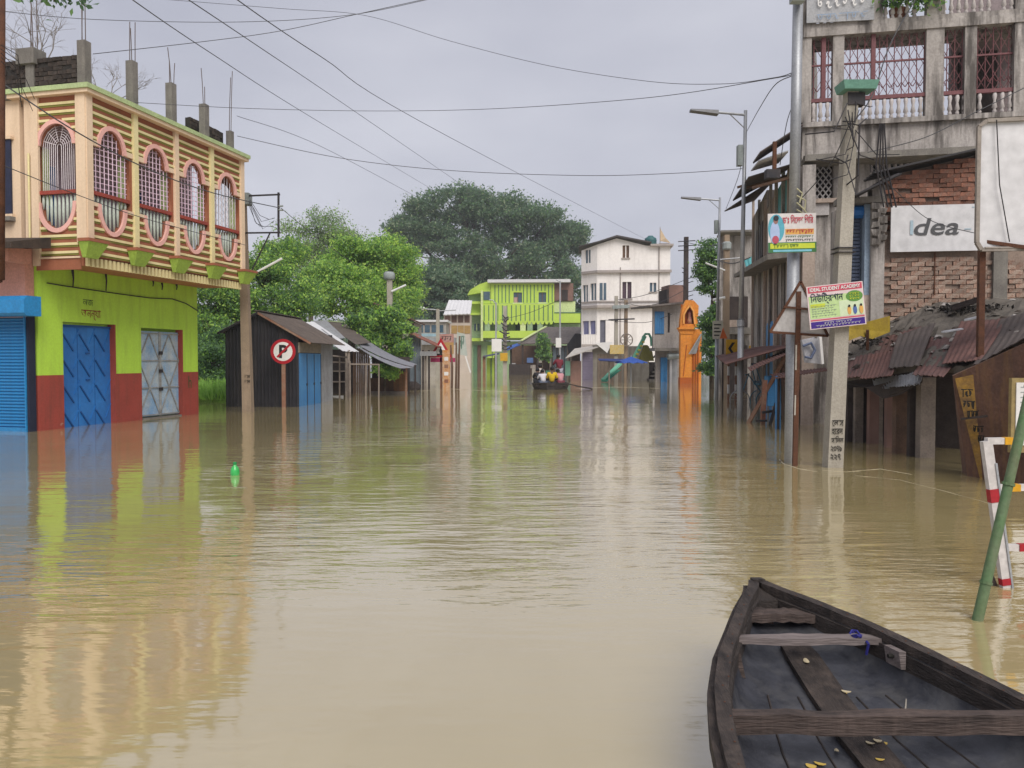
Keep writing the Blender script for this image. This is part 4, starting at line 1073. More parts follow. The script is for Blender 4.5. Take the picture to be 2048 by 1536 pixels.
# ---------------------------------------------------------------- the bright green house
YG = 104.0
LIMEF = pm('far_lime_paint', (0.50, 0.68, 0.10), (0.44, 0.60, 0.09), 0.4, 0.8, 0.03, 6, grime=0.12, gcol=(0.28, 0.4, 0.08), fine=0.04)
GSTR = pm('bottle_green_stripe', (0.12, 0.24, 0.13), None, 1, 0.8, 0.02)
LIMEP = pm('pale_lime_trim', (0.66, 0.76, 0.36), (0.58, 0.68, 0.3), 0.6, 0.8, 0.03, 6)
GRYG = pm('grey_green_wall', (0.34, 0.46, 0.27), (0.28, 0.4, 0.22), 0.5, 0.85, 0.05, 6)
BRKF = pm('far_bare_brick', (0.26, 0.15, 0.12), (0.18, 0.11, 0.09), 1.5, 0.9, 0.2, 6)
kG = YG / FPX
B = Vector((P(982, 700, YG).x, YG, 0))
GH = thing('green_house', 'bright lime green two storey house with dark vertical stripes', 'house', B, R(-3))
def gx(px): return (px - 982) * kG
def gz(py): return Z(py, YG)
x1 = gx(1108)
plate('upper_wall', LIMEF, GH, rect(0, x1, gz(607), gz(567)), [rect(gx(1027), gx(1044), gz(605.5), gz(585)), rect(gx(1077), gx(1092), gz(605), gz(585))], 0, 0.3)
for (a, b, t_, u_) in ((1027, 1044, 585, 605.5), (1077, 1092, 585, 605)):
    w_ = box('window', WGL, GH, gx(a), gx(b), 0.2, 0.25, gz(u_), gz(t_))
    box('window_frame', LIMEP, w_, gx(a) - .1, gx(b) + .1, -.12, -.004, gz(u_) - .14, gz(u_))
    box('mullion', WOODB, w_, (gx(a) + gx(b)) / 2 - .05, (gx(a) + gx(b)) / 2 + .05, .12, .198, gz(u_), gz(t_))
    box('curtain', pm('pink_curtain', (0.45, 0.25, 0.24), (0.55, 0.4, 0.38), 2, .8), w_, gx(a) + .05, (gx(a) + gx(b)) / 2 - .05, .16, .197, gz(u_), gz(u_) + .7) if a < 1050 else None
box('middle_wall', LIMEF, GH, gx(966), x1, -0.35, 0.3, gz(643), gz(608))
for k in range(17):
    x = gx(990) + (gx(1104) - gx(990)) * k / 16
    if not (gx(1025) < x < gx(1046) or gx(1075) < x < gx(1094)): box('stripe', GSTR, GH, x - .06, x + .06, -.03, -.003, gz(605.5), gz(570))
    else:
        box('stripe', GSTR, GH, x - .06, x + .06, -.03, -.003, gz(582), gz(570))
for k in range(16):
    x = gx(969) + (gx(1105) - gx(969)) * k / 15
    box('stripe', GSTR, GH, x - .06, x + .06, -.38, -.353, gz(642), gz(611))
me_sc = MB().prism([(-.3, -.36, 0), (.3, -.36, 0), (.12, -.36, -.4), (-.12, -.36, -.4)], (0, .1, 0)).mesh('scallop', LIMEF)
for k in range(16): link('scallop', me_sc, GH, (gx(973) + (gx(1102) - gx(973)) * k / 15, 0, gz(643)))
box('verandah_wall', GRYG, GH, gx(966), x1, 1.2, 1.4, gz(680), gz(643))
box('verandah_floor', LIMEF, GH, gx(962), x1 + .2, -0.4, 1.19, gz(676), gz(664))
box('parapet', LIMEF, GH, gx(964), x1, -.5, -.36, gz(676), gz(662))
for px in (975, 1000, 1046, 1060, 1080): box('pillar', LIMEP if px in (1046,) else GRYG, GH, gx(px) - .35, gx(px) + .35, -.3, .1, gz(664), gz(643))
for (a, b) in ((967, 973), (1030, 1045), (1063, 1078)): box('door', pm('dark_green_door', (0.05, 0.10, 0.08), None, 2), GH, gx(a), gx(b), 1.1, 1.197, gz(664), gz(645))
box('roof', TINW, GH, gx(976), gx(1140), -.7, 6, gz(566), gz(560))
# rounded left wing
MB().prism([(gx(932), 1.5, gz(588)), (gx(981), 0.1, gz(582)), (gx(981), 0.1, gz(561)), (gx(958), 0.8, gz(567)), (gx(938), 1.3, gz(578))], (0, 2, 0)).build('wing_canopy', LIMEF, GH)
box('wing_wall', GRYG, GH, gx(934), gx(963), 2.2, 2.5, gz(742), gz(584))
box('corner_pier', LIMEP, GH, gx(962.5), gx(966.5), -.6, 0.3, gz(682), gz(582))
box('wing_wall', LIMEF, GH, gx(963), gx(981), .1, .3, gz(607), gz(580))
box('window', WGL, GH, gx(967), gx(980), 0.02, .098, gz(600), gz(583))
for k, (t_, u_) in enumerate(((602, 607), (625, 629), (676, 682))): box('wing_balcony', LIMEF, GH, gx(936), gx(964), .6, 2.2, gz(u_), gz(t_))
box('wing_parapet', LIMEF, GH, gx(940), gx(962), 1.6, 2.19, gz(625), gz(607))
for k in range(2):
    w_ = box('window', WGL, GH, gx(945) + k * 1.2, gx(945) + k * 1.2 + .7, 2.1, 2.197, gz(660), gz(646))
    box('mullion', LIMEP, w_, gx(945) + k * 1.2 + .3, gx(945) + k * 1.2 + .4, 2.03, 2.097, gz(660), gz(646))
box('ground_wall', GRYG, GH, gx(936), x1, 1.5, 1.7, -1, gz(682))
for (a, b, m_) in ((945, 952, GSTR), (953, 960, WOODB), (973, 982, LIMEF), (984, 992, LIMEF)): box('shop_door', m_, GH, gx(a), gx(b), 1.3, 1.497, -1, gz(690))
# right annexe
box('annexe_wall', BRKF, GH, x1 + .003, gx(1146), .3, 3, gz(602), gz(567))
box('annexe_window', WOODD, GH, gx(1123), gx(1135), .2, .297, gz(601), gz(580))
box('annexe_parapet', LIMEF, GH, x1 + .003, gx(1160), -.2, 2.9, gz(646), gz(627))
box('annexe_ledge', GSTR, GH, x1 + .003, gx(1160), -.25, 2.9, gz(627) + .003, gz(625))
box('annexe_wall', LIMEP, GH, x1 + .003, gx(1150), .5, 2.9, gz(625) + .003, gz(603))
box('annexe_wall', GRYG, GH, x1 + .003, gx(1160), .6, 3, -1, gz(647))

# whitewashed house with a tin roof on its left
YH = 95.0
B = Vector((P(915, 700, YH).x, YH, 0))
WH = thing('verandah_house', 'low white house with a pale tin roof and brown shuttered verandah', 'house', B)
hx = lambda px: (px - 915) * YH / FPX
hz = lambda py: Z(py, YH)
MB().sheet((hx(894), 3, hz(596)), (hx(942), 3, hz(597)), (hx(942), -.8, hz(628)), (hx(888), -.8, hz(630)), 0.1, 0.03, 0.4, 1).build('roof_sheet', TINW, WH)
box('wall', pm('cream_wash', (0.58, 0.50, 0.42), (0.5, 0.42, 0.36), .8, .9, .05), WH, hx(888), hx(941), 0, 3, -1, hz(629))
for k in range(3):
    a = hx(902) + k * (hx(941) - hx(902)) / 3
    w_ = box('shutter', pm('brown_shutter', (0.15, 0.085, 0.06), (0.1, 0.06, 0.045), 2), WH, a + .08, a + .68, -.06, -.003, hz(645), hz(631))
    box('lattice', pm('ochre_lattice', (0.42, 0.27, 0.09), (0.32, 0.2, 0.08), 3), WH, a + .05, a + .75, -.06, -.003, hz(667), hz(651))
box('pilaster', BRKF, WH, hx(890), hx(900), -.08, -.003, -1, hz(632))

# grey tiled shed before the green house and the stalls beneath
YS = 88.0
STP2 = pm('far_pale_plaster', (.45, .40, .35), (.36, .31, .27), 1.5, .9)
sx_ = lambda px: (px - 1090) * YS / FPX
sz_ = lambda py: Z(py, YS)
B = Vector((P(1090, 700, YS).x, YS, 0))
TSH = thing('grey_roofed_shed', 'long shed with a broad grey brown roof before the green house', 'shed', B)
GROOF = pm('grey_brown_roof', (0.20, 0.17, 0.155), (0.15, 0.13, 0.12), .8, .9, .2, 6, grime=.4)
MB().sheet((sx_(1096), 5, sz_(650)), (sx_(1172), 5, sz_(650)), (sx_(1150), -1.5, sz_(687)), (sx_(1035), -1.5, sz_(687)), 0.12, 0.02, 0.5, 1).build('roof_sheet', GROOF, TSH)
MB().bar((sx_(1096), 5, sz_(649)), (sx_(1042), -1.5, sz_(682)), .25, .1).build('barge_board', LIMEP, TSH)
MB().prism([(sx_(1135), -1.7, sz_(706)), (sx_(1165), -1.7, sz_(706)), (sx_(1165), -1.7, sz_(668)), (sx_(1148), -1.7, sz_(668)), (sx_(1132), -1.7, sz_(690))], (0, .3, 0)).build('side_roof', TAR, TSH)
box('back_wall', WOODB, TSH, sx_(1022), sx_(1165), 3, 3.2, -1, sz_(690))
for px in (1022, 1045, 1075, 1100, 1118, 1134, 1140): box('post', WOODG if px > 1080 else WOODD, TSH, sx_(px) - .1, sx_(px) + .1, -1.2, -1.0, -1, sz_(690))
for k, px in enumerate((1105, 1113, 1121, 1129)): box('shutter_plank', BGW, TSH, sx_(px), sx_(px) + .38, -.6, -.52, -1, sz_(694))
BTARP = pm('blue_tarpaulin', (0.05, 0.12, 0.42), (0.04, 0.10, 0.34), 2, .6, .3, 6)
MB().sheet((sx_(1012), -1, sz_(695)), (sx_(1040), 0, sz_(684)), (sx_(1040), -2.5, sz_(690)), (sx_(1012), -2.8, sz_(702)), .05, 0, nv=5, sag=.15, rag=.1).build('tarpaulin', BTARP, TSH)
box('counter', WOODD, TSH, sx_(1018), sx_(1060), -2, -1.3, -1, sz_(728))
rgk = random.Random(12)
for k in range(12):
    x_ = sx_(1020) + rgk.uniform(0, sx_(1100) - sx_(1020)); w_ = rgk.uniform(.35, .9); z_ = rgk.choice((.0, .0, .7, 1.3))
    box('goods', [STP2, TINW, WOODB, pm('goods_green', (.1, .28, .16), None, 2), pm('goods_blue', (.12, .2, .4), None, 2), OLDW][k % 6], TSH, x_, x_ + w_, -.9 - k * .03, -.4 - k * .03, z_, z_ + rgk.uniform(.3, .7))
B = Vector((P(985, 720, 84).x, 84, 0))
NS = thing('navy_awning_stall', 'small stall with a flat navy awning under the green house', 'stall', B)
kx = lambda px: (px - 985) * 84 / FPX
MB().sheet((kx(966), 1, Z(711, 84)), (kx(998), 1, Z(705, 84)), (kx(998), -1.4, Z(708, 84)), (kx(966), -1.4, Z(714, 84)), .06, 0, nv=2).build('awning', pm('navy_awning', (.05, .065, .12), (.08, .09, .14), 2), NS)
for px, m_ in ((969, ORAW), (992, WOODD)): box('post', m_, NS, kx(px) - .15, kx(px) + .15, -1.1, -.9, -1, Z(712, 84))
box('shutter', LIMEF, NS, kx(973), kx(990), .8, .9, -1, Z(716, 84)); box('shutter_joint', GSTR, NS, kx(981), kx(983), .72, .797, -1, Z(716, 84))
# small tree and poles in front
tree('slim_tree', 'slim upright green tree by the grey roofed shed', 'tree', base_at(1085, 80), P(1085, 715, 80),
     [blob(1085, 695, 80, .7, .7, 1.1), blob(1084, 678, 80, .5, .5, .6), blob(1088, 712, 80, .6, .6, .6)], 0.07, 2200, 0.24, [L_MID, L_DARK, L_BRI], [.5, .3, .2], seed=41, per=14, spread=0.22)
def far_pole(px, pyb, pyt, Y, label, w=0.2, m=POLEG, sign=None, lean=0):
    B = Vector((P(px, 720, Y).x, Y, 0))
    t = thing('utility_pole', label, 'pole', B)
    sq_pole(t, 0, 0, -1.2, Z(pyt, Y), w, w * .8, m, (lean, 0))
    if sign:
        a, b, c, d = sign
        box('notice_board', SIGNW, t, P(a, 0, Y).x - B.x, P(b, 0, Y).x - B.x, -w, -w + .06, Z(d, Y), Z(c, Y))
    return t, B
t, B = far_pole(992, 750, 605, 70, 'pale steel pole with a white board before the green house', .16, GALV, (983, 1003, 678, 703))
MB().tube([P(992, 608, 70) - B, P(985, 600, 70) - B, P(978, 600, 70) - B], .05, 6).build('lamp_arm', GALV, t)
t, B = far_pole(1010, 748, 612, 76, 'concrete pole wrapped in dark cables before the green house', .42)
cb = MB()
for k in range(9):
    py = 630 + k * 8
    cb.tube([P(1004 + random.uniform(-6, 4), py, 75.7) - B, P(1010, py + 6, 75.6) - B, P(1016 + random.uniform(-4, 5), py + random.uniform(-3, 8), 75.7) - B], .07, 5)
cb.build('cable_bundle', DKIRON, t)
box('yellow_cloth', pm('yellow_cloth', (.65, .38, .03), None, 2), t, -.45, .25, -.45, -.3, Z(722, 76), Z(706, 76))
t, B = far_pole(1120, 745, 562, 66, 'slim steel lamp pole with a white notice before the grey roof', .14, GALV, (1112.5, 1123.5, 676, 695))
MB().tube([P(1120, 564, 66) - B, P(1112, 559, 66) - B], .045, 6).build('lamp_arm', GALV, t)

# ---------------------------------------------------------------- white three storey house
YW = 80.0
kW = YW / FPX
WHT = pm('white_limewash', (0.84, 0.80, 0.77), (0.77, 0.73, 0.70), .35, .88, .06, 4, grime=.35, gcol=(.36, .32, .29), gscale=.5, fine=.05)
WTRIM = pm('white_house_ledge', (0.42, 0.37, 0.34), (0.34, 0.3, 0.28), 1.5, .9, .1, 6)
B = Vector((P(1207, 700, YW).x, YW, 0))
WT = thing('white_house', 'white three storey house with a low gabled roof and small windows', 'house', B, R(-4))
wx = lambda px: (px - 1207) * kW
wz = lambda py: Z(py, YW)
OPS = [(1244, 1257, 516, 491), (1244, 1262, 597, 564), (1298, 1311, 584, 566), (1248, 1254, 668, 640), (1200, 1211, 690, 640)]
op_r = [rect(wx(a), wx(b), wz(c), wz(d)) for a, b, c, d in OPS]
plate('wall', WHT, WT, [(wx(1194), -1), (wx(1338), -1), (wx(1338), wz(494)), (wx(1290), wz(492)), (wx(1232), wz(477)), (wx(1194), wz(489))], op_r, 0, .3)
for i, (a, b, c, d) in enumerate(OPS):
    dark = (WOODB, pm('plum_shutter', (.07, .045, .06), (.1, .06, .08), 2), WGL, WOODD, pm('steel_grey_door', (.16, .16, .2), None, 2))[i]
    w_ = box('window' if i != 4 else 'door', dark, WT, wx(a), wx(b), .18, .24, wz(c), wz(d))
    if i != 4:
        box('mullion', WHT, w_, (wx(a) + wx(b)) / 2 - .05, (wx(a) + wx(b)) / 2 + .05, .1, .178, wz(c), wz(d))
        box('window_sill', WTRIM, w_, wx(a) - .1, wx(b) + .1, -.12, -.003, wz(c) - .12, wz(c) - .003)
# left splayed bay
bay_l = Vector((wx(1163), 1.4, 0)); bay_r = Vector((wx(1194), 0, 0))
LB = (bay_r - bay_l).length; ang = math.atan2(bay_r.y - bay_l.y, bay_r.x - bay_l.x)
kb = LB / (1194 - 1163)
bx = lambda px: (px - 1163) * kb
BO = [(1170, 1181, 524, 497), (1166, 1176, 602, 568), (1181, 1192, 600, 566), (1166, 1178, 668, 641), (1180, 1191, 668, 641)]
bay = plate('bay_wall', WHT, WT, [(0, -1), (LB, -1), (LB, wz(489)), (0, wz(497))], [rect(bx(a), bx(b), wz(c), wz(d)) for a, b, c, d in BO], 0, .3)
bay.location = bay_l; bay.rotation_euler = (0, 0, ang)
VIO = pm('violet_shutter', (.20, .20, .36), (.26, .26, .42), 2, .7)
for i, (a, b, c, d) in enumerate(BO):
    m_ = WGL if i < 3 else VIO
    box('window', m_, bay, bx(a), bx(b), .16, .22, wz(c), wz(d)); 
    box('mullion', WHT if i < 3 else VIO, bay, (bx(a) + bx(b)) / 2 - .04, (bx(a) + bx(b)) / 2 + .04, .08, .158, wz(c), wz(d))
box('window', WGL, WT, wx(1199), wx(1212), -.05, -.003, wz(600), wz(566))
box('mullion', WHT, WT, wx(1205), wx(1206.5), -.09, -.052, wz(600), wz(566))
for (py0, py1, pr) in ((546, 541, .35), (616, 611, .55), (604, 602, .2)):
    MB().hexa([(bay_l.x - .1, bay_l.y - pr, wz(py0)), (bay_r.x, -pr, wz(py0)), (wx(1338) + .1, -pr, wz(py0)), (wx(1338) + .1, -.003, wz(py0))],
              [(bay_l.x - .1, bay_l.y - pr, wz(py1)), (bay_r.x, -pr, wz(py1)), (wx(1338) + .1, -pr, wz(py1)), (wx(1338) + .1, -.003, wz(py1))]).build('ledge', WTRIM, WT) if False else \
    MB().box(wx(1194), wx(1338) + .1, -pr, -.003, wz(py0), wz(py1)).hexa([bay_l + Vector((0, -pr, wz(py0))), Vector((wx(1194) - .003, -pr, wz(py0))), Vector((wx(1194) - .003, -.01, wz(py0))), bay_l + Vector((0, -.01, wz(py0)))],
                                                              [bay_l + Vector((0, -pr, wz(py1))), Vector((wx(1194) - .003, -pr, wz(py1))), Vector((wx(1194) - .003, -.01, wz(py1))), bay_l + Vector((0, -.01, wz(py1)))]).build('ledge', WTRIM, WT)
DKR = pm('dark_roof_edge', (.09, .08, .08), None, 2, .8)
MB().hexa([(wx(1158), -.5 + 1.2, wz(491)), (wx(1194), -.6, wz(486)), (wx(1194), 6, wz(486)), (wx(1158), 6, wz(491))], [(wx(1158), -.5 + 1.2, wz(489)), (wx(1194), -.6, wz(484)), (wx(1194), 6, wz(484)), (wx(1158), 6, wz(489))]).build('roof', DKR, WT)
MB().hexa([(wx(1194) + .003, -.6, wz(486)), (wx(1232), -.6, wz(475)), (wx(1232), 6, wz(475)), (wx(1194) + .003, 6, wz(486))], [(wx(1194) + .003, -.6, wz(484)), (wx(1232), -.6, wz(472)), (wx(1232), 6, wz(472)), (wx(1194) + .003, 6, wz(484))]).build('roof', DKR, WT)
MB().hexa([(wx(1232) + .003, -.6, wz(475)), (wx(1300), -.6, wz(488)), (wx(1300), 6, wz(488)), (wx(1232) + .003, 6, wz(475))], [(wx(1232) + .003, -.6, wz(472)), (wx(1300), -.6, wz(486)), (wx(1300), 6, wz(486)), (wx(1232) + .003, 6, wz(472))]).build('roof', DKR, WT)
box('roof_terrace', WTRIM, WT, wx(1298), wx(1343), -.5, 5, wz(494) + .003, wz(490))
box('side_wall', WHT, WT, wx(1338) - .3, wx(1338) - .003, .303, 6, -1, wz(494) - .01)
MB().tube([(wx(1316), -.08, wz(495)), (wx(1316), -.08, wz(700))], .06, 6).build('drain_pipe', WTRIM, WT)
MB().tube([(wx(1240), -.08, wz(535)), (wx(1240), -.08, wz(690))], .05, 6).build('drain_pipe', WTRIM, WT)
box('balcony', WTRIM, WT, wx(1163), wx(1202), -1.2, -.01, wz(694), wz(689))
for k in range(9): box('balcony_slat', WHT, WT, wx(1164) + k * .17, wx(1164) + k * .17 + .12, -1.15, -1.1, wz(689) + .003, wz(670))
# roof tank and pennant
p = P(1301, 488, 82); 
TK = thing('water_tank', 'round dark teal plastic water tank on the white house roof', 'tank', (p.x, 82, wz(490)))
TEAL = pm('teal_plastic', (.035, .12, .13), (.05, .15, .15), 2, .5)
MB().lathe([(.55, 0), (.62, .1), (.6, .3), (.64, .36), (.6, .62), (.64, .68), (.58, .95), (.3, 1.12), (.28, 1.2)], (0, 0, 0), 18).build('tank_body', TEAL, TK, True)
box('stand', DKR, TK, -.6, .6, -.5, .5, -.08, -.004)
p = P(1325, 488, 82)
PN = thing('roof_flag', 'small cream pennant flying above the white house terrace', 'flag', (p.x, 82, wz(490)))
MB().tube([(-.25, 0, 0), (-.25, 0, 2.1)], .03, 6).build('pole', WOODG, PN)
MB().add([(-.25, 0, 2.0), (-.25, .02, .7), (.85, .12, .5), (.3, -.06, 1.0), (.05, .05, 1.5)], [(0, 1, 2, 3, 4)]).add([(-.25, .03, 2.0), (-.25, .05, .7), (.85, .15, .5), (.3, -.03, 1.0), (.05, .08, 1.5)], [(4, 3, 2, 1, 0)]).build('cloth', pm('cream_cloth', (.72, .55, .36), None, 2), PN)
box('parapet', WTRIM, PN, -.3, .75, .2, .3, .004, .5)
# ---------------------------------------------------------------- foot of the white house: kiosks, umbrella, shrine, steps
Y = 62.0
def fx(px, B, yy): return P(px, 700, yy).x - B.x
B = Vector((P(1170, 720, Y).x, Y, 0))
KI = thing('kiosk', 'kiosk with a lettered slanting awning and a mauve shutter below the white house', 'kiosk', B)
AWN = pm('lettered_awning', (.50, .46, .42), (.40, .37, .34), 2, .8)
MB().sheet((fx(1128, B, Y), -1.6, Z(716, Y)), (fx(1195, B, Y), -.6, Z(694, Y)), (fx(1180, B, Y), .4, Z(692, Y)), (fx(1150, B, Y), .4, Z(697, Y)), .05, 0, nv=2).build('awning', AWN, KI)
MAUVE = pm('mauve_shutter', (.22, .19, .27), (.18, .155, .22), 2, .7)
s_ = box('rolling_shutter', MAUVE, KI, fx(1164, B, Y), fx(1185, B, Y), -.3, -.2, -1, Z(704, Y))
for k in range(10): box('slat', MAUVE, s_, fx(1164, B, Y), fx(1185, B, Y), -.33, -.302, .1 + k * .2, .1 + k * .2 + .16)
box('brick_counter', BRKF, KI, fx(1141, B, Y), fx(1162, B, Y), -.2, -.05, -1, Z(722, Y))
box('green_panel', pm('mint_panel', (.18, .38, .28), None, 2), KI, fx(1130, B, Y), fx(1140, B, Y), -.4, -.3, .4, Z(722, Y))
box('shop_wall', OLDW, KI, fx(1186, B, Y), fx(1300, B, Y), .4, .6, -1, Z(692, Y))
for k in range(7): box('plank', pm('raw_plank', (.34, .27, .21), (.26, .2, .16), 3), KI, fx(1196, B, Y) + k * .27, fx(1196, B, Y) + k * .27 + .25, .3 + random.uniform(0, .04), .397, -1, Z(708, Y))
box('shop_ledge', CONC, KI, fx(1186, B, Y), fx(1230, B, Y), -.3, .39, Z(694, Y), Z(690, Y))

Y = 60.0
B = Vector((P(1232, 720, Y).x, Y, 0))
TP = thing('double_pole', 'pair of old concrete poles carrying a wheel shaped cable frame', 'pole', B)
sq_pole(TP, 0, 0, -1.2, Z(592, Y), .3, .24, POLEG)
b2 = fx(1252, B, Y)
sq_pole(TP, b2, .1, -1.2, Z(600, Y), .28, .24, POLEC)
MB().bar((-.6, -.2, Z(640, Y)), (b2 + .6, -.2, Z(638, Y)), .1).build('cross_arm', DKIRON, TP)
MB().bar((-.3, -.2, Z(615, Y)), (b2 + .2, -.2, Z(613, Y)), .3, .25).build('switch_box', GREYBOX, TP)
rg_ = MB(); pts = [(b2 + .45 * math.cos(2*math.pi*i/14), -.3, Z(680, Y) + .45 * math.sin(2*math.pi*i/14)) for i in range(15)]
rg_.tube(pts, .04, 5, False)
for i in range(4): rg_.tube([(b2 - .42 * math.cos(i*.8), -.3, Z(680, Y) - .42 * math.sin(i*.8)), (b2 + .42 * math.cos(i*.8), -.3, Z(680, Y) + .42 * math.sin(i*.8))], .025, 5)
rg_.build('wheel_frame', WOODG, TP)
box('yellow_notice', pm('yellow_notice', (.62, .42, .08), (.6, .5, .3), 3), TP, -.5, .55, -.35, -.3, Z(708, Y), Z(690, Y))
MB().prism([(-1.6, -.32, Z(686, Y)), (-.3, -.32, Z(684, Y)), (-.7, -.32, Z(706, Y))], (0, .05, 0)).build('pale_flag_board', SIGNW, TP)

Y = 57.0
B = Vector((P(1262, 720, Y).x, Y, 0))
UM = thing('market_umbrella', 'blue market umbrella standing in the water by the painted slide', 'umbrella', B)
BUM = pm('umbrella_blue', (.035, .10, .42), (.03, .085, .34), 2, .6)
u = MB(); n = 12; zt = Z(713, Y); zb = Z(727, Y)
for i in range(n):
    t0, t1 = 2*math.pi*i/n, 2*math.pi*(i+1)/n
    u.add([(0, 0, zt), (1.25*math.cos(t0), 1.25*math.sin(t0), zb), (1.1*math.cos((t0+t1)/2)*1.05, 1.1*math.sin((t0+t1)/2)*1.05, zb + .08), (1.25*math.cos(t1), 1.25*math.sin(t1), zb)], [(0, 1, 2, 3)])
u.build('canopy', BUM, UM)
MB().tube([(0, 0, -1), (0, 0, zt + .1)], .04, 6).build('stem', GALV, UM)
B = Vector((P(1226, 720, 58).x, 58, 0))
AW = thing('flat_awning', 'dark blue flat cloth awning left of the blue umbrella', 'awning', B)
MB().sheet((-1.1, -.3, Z(717, 58)), (1.2, -.3, Z(718, 58)), (1.2, -1.6, Z(724, 58)), (-1.1, -1.6, Z(720, 58)), .04, 0, nv=4, sag=.08, rag=.05).build('cloth', pm('navy_cloth', (.04, .06, .2), None, 2), AW)
for x in (-.4, .9): MB().tube([(x, -1, -1), (x, -1, Z(721, 58))], .05, 6).build('post', WOODG, AW)

GLDG = pm('shrine_green', (.15, .48, .32), (.2, .52, .36), 2, .6); GLDY = pm('shrine_yellow', (.55, .45, .07), (.45, .36, .06), 2, .7)
OLV = pm('olive_gable', (.20, .19, .04), (.16, .15, .035), 2, .8)
B = Vector((P(1290, 720, 60.5).x, 60.5, 0))
SHR = thing('painted_slide', 'green and yellow painted slide shaped gateway below the white house', 'gateway', B)
q = lambda px, py, yy=60.5: P(px, py, yy) - B
MB().bar(q(1206, 760, 58), q(1240, 728, 59.5), .35, .12).build('ramp', GLDG, SHR)
MB().bar(q(1208, 763, 57.8), q(1236, 740, 59), .5, .05).build('ramp_floor', pm('ramp_dark_green', (.05, .25, .17), None, 2), SHR)
MB().bar(q(1262, 726), q(1290, 672), .35, .25).build('side_beam', GLDG, SHR)
pts = [q(1284, 690), q(1286, 674), q(1291, 668), q(1298, 668), q(1302, 676), q(1303, 692)]
MB().tube(pts, .1, 6).build('hoop', GLDG, SHR)
MB().prism([q(1278, 722), q(1308, 722), q(1305, 704), q(1295, 690), q(1288, 690)], (0, .4, 0)).build('gable', OLV, SHR)
for k in range(5): MB().bar(q(1268 + k * 4, 716 - k * 8, 60.2), q(1273 + k * 4, 716 - k * 8, 60.2), .12, .12).build('rung', GLDY, SHR)
B = Vector((P(1300, 740, 62).x, 62, 0))
STP = thing('shop_steps', 'dark shop front with broken steps beside the orange temple', 'steps', B)
fx3 = lambda px: P(px, 700, 62).x - B.x
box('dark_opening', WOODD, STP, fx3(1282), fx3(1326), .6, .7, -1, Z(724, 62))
for k in range(6): box('step', CONC, STP, fx3(1292) + k * .18, fx3(1318), -.8 + k * .22, .58, -.3 + k * .3, -.17 + k * .3)
MB().sheet((fx3(1306), -.8, Z(712, 62)), (fx3(1330), -.2, Z(690, 62)), (fx3(1330), .6, Z(690, 62)), (fx3(1306), .5, Z(716, 62)), .1, 0, nv=3, rag=.1).build('broken_slab', CONC, STP)

# ---------------------------------------------------------------- grey house with blue shutters, temple gate, vines
Y = 58.0
B = Vector((P(1306, 720, Y).x, Y, 0))
GR = thing('grey_house', 'weathered grey house with a blue window shutter beside the orange temple', 'house', B, R(8))
GRW = pm('weathered_grey_plaster', (.40, .36, .33), (.30, .27, .25), .8, .9, .1, 8, grime=.6, gcol=(.12, .105, .1))
fg = lambda px: (px - 1306) * Y / FPX
plate('wall', GRW, GR, rect(0, fg(1366), Z(700, Y), Z(608, Y)), [rect(fg(1309), fg(1327), Z(668, Y), Z(625, Y)), rect(fg(1336), fg(1341), Z(665, Y), Z(625, Y))], 0, .25)
bs_ = box('shutter', pm('sky_blue_shutter', (.035, .16, .36), (.05, .2, .42), 2, .6), GR, fg(1309), fg(1328), -.06, -.004, Z(668, Y), Z(623, Y))
for k in range(4): box('shutter_board', pm('sky_blue_shutter', (0, 0, 0)), bs_, fg(1309) + k * .17, fg(1309) + k * .17 + .15, -.09, -.062, Z(667, Y), Z(624, Y))
box('window', WOODD, GR, fg(1335), fg(1342), .15, .2, Z(666, Y), Z(624, Y))
box('lower_wall', GRW, GR, fg(1316), fg(1366), .5, .7, -1, Z(700, Y) - .003)
box('floor_slab', CONC, GR, -.1, fg(1366), -.7, .49, Z(702, Y), Z(696, Y))
box('shop_shutter', TING, GR, fg(1345), fg(1360), .35, .497, -1, Z(715, Y)); box('shop_shutter', SBLUE, GR, fg(1326), fg(1339), .35, .497, -1, Z(715, Y))
box('post', TINW, GR, fg(1340), fg(1343), -.2, 0, -1, Z(702, Y) - .003)
MB().tube([(fg(1333), -.4, Z(713, Y)), (fg(1356), -.4, Z(712, Y))], .22, 8).build('rolled_awning', GREYBOX, GR)
MB().hexa([(-.5, -.9, Z(615, Y)), (fg(1372), -.9, Z(607, Y)), (fg(1372), 4, Z(607, Y)), (-.5, 4, Z(612, Y))], [(-.5, -.9, Z(612, Y)), (fg(1372), -.9, Z(603, Y)), (fg(1372), 4, Z(603, Y)), (-.5, 4, Z(608, Y))]).build('roof', GROOF, GR)
box('brick_storey', BRKF, GR, fg(1350), fg(1385), 1.2, 3, Z(603, Y) + .01, Z(566, Y))
box('brick_storey_window', WOODD, GR, fg(1345), fg(1349), 1.1, 3, Z(603, Y) + .01, Z(575, Y))

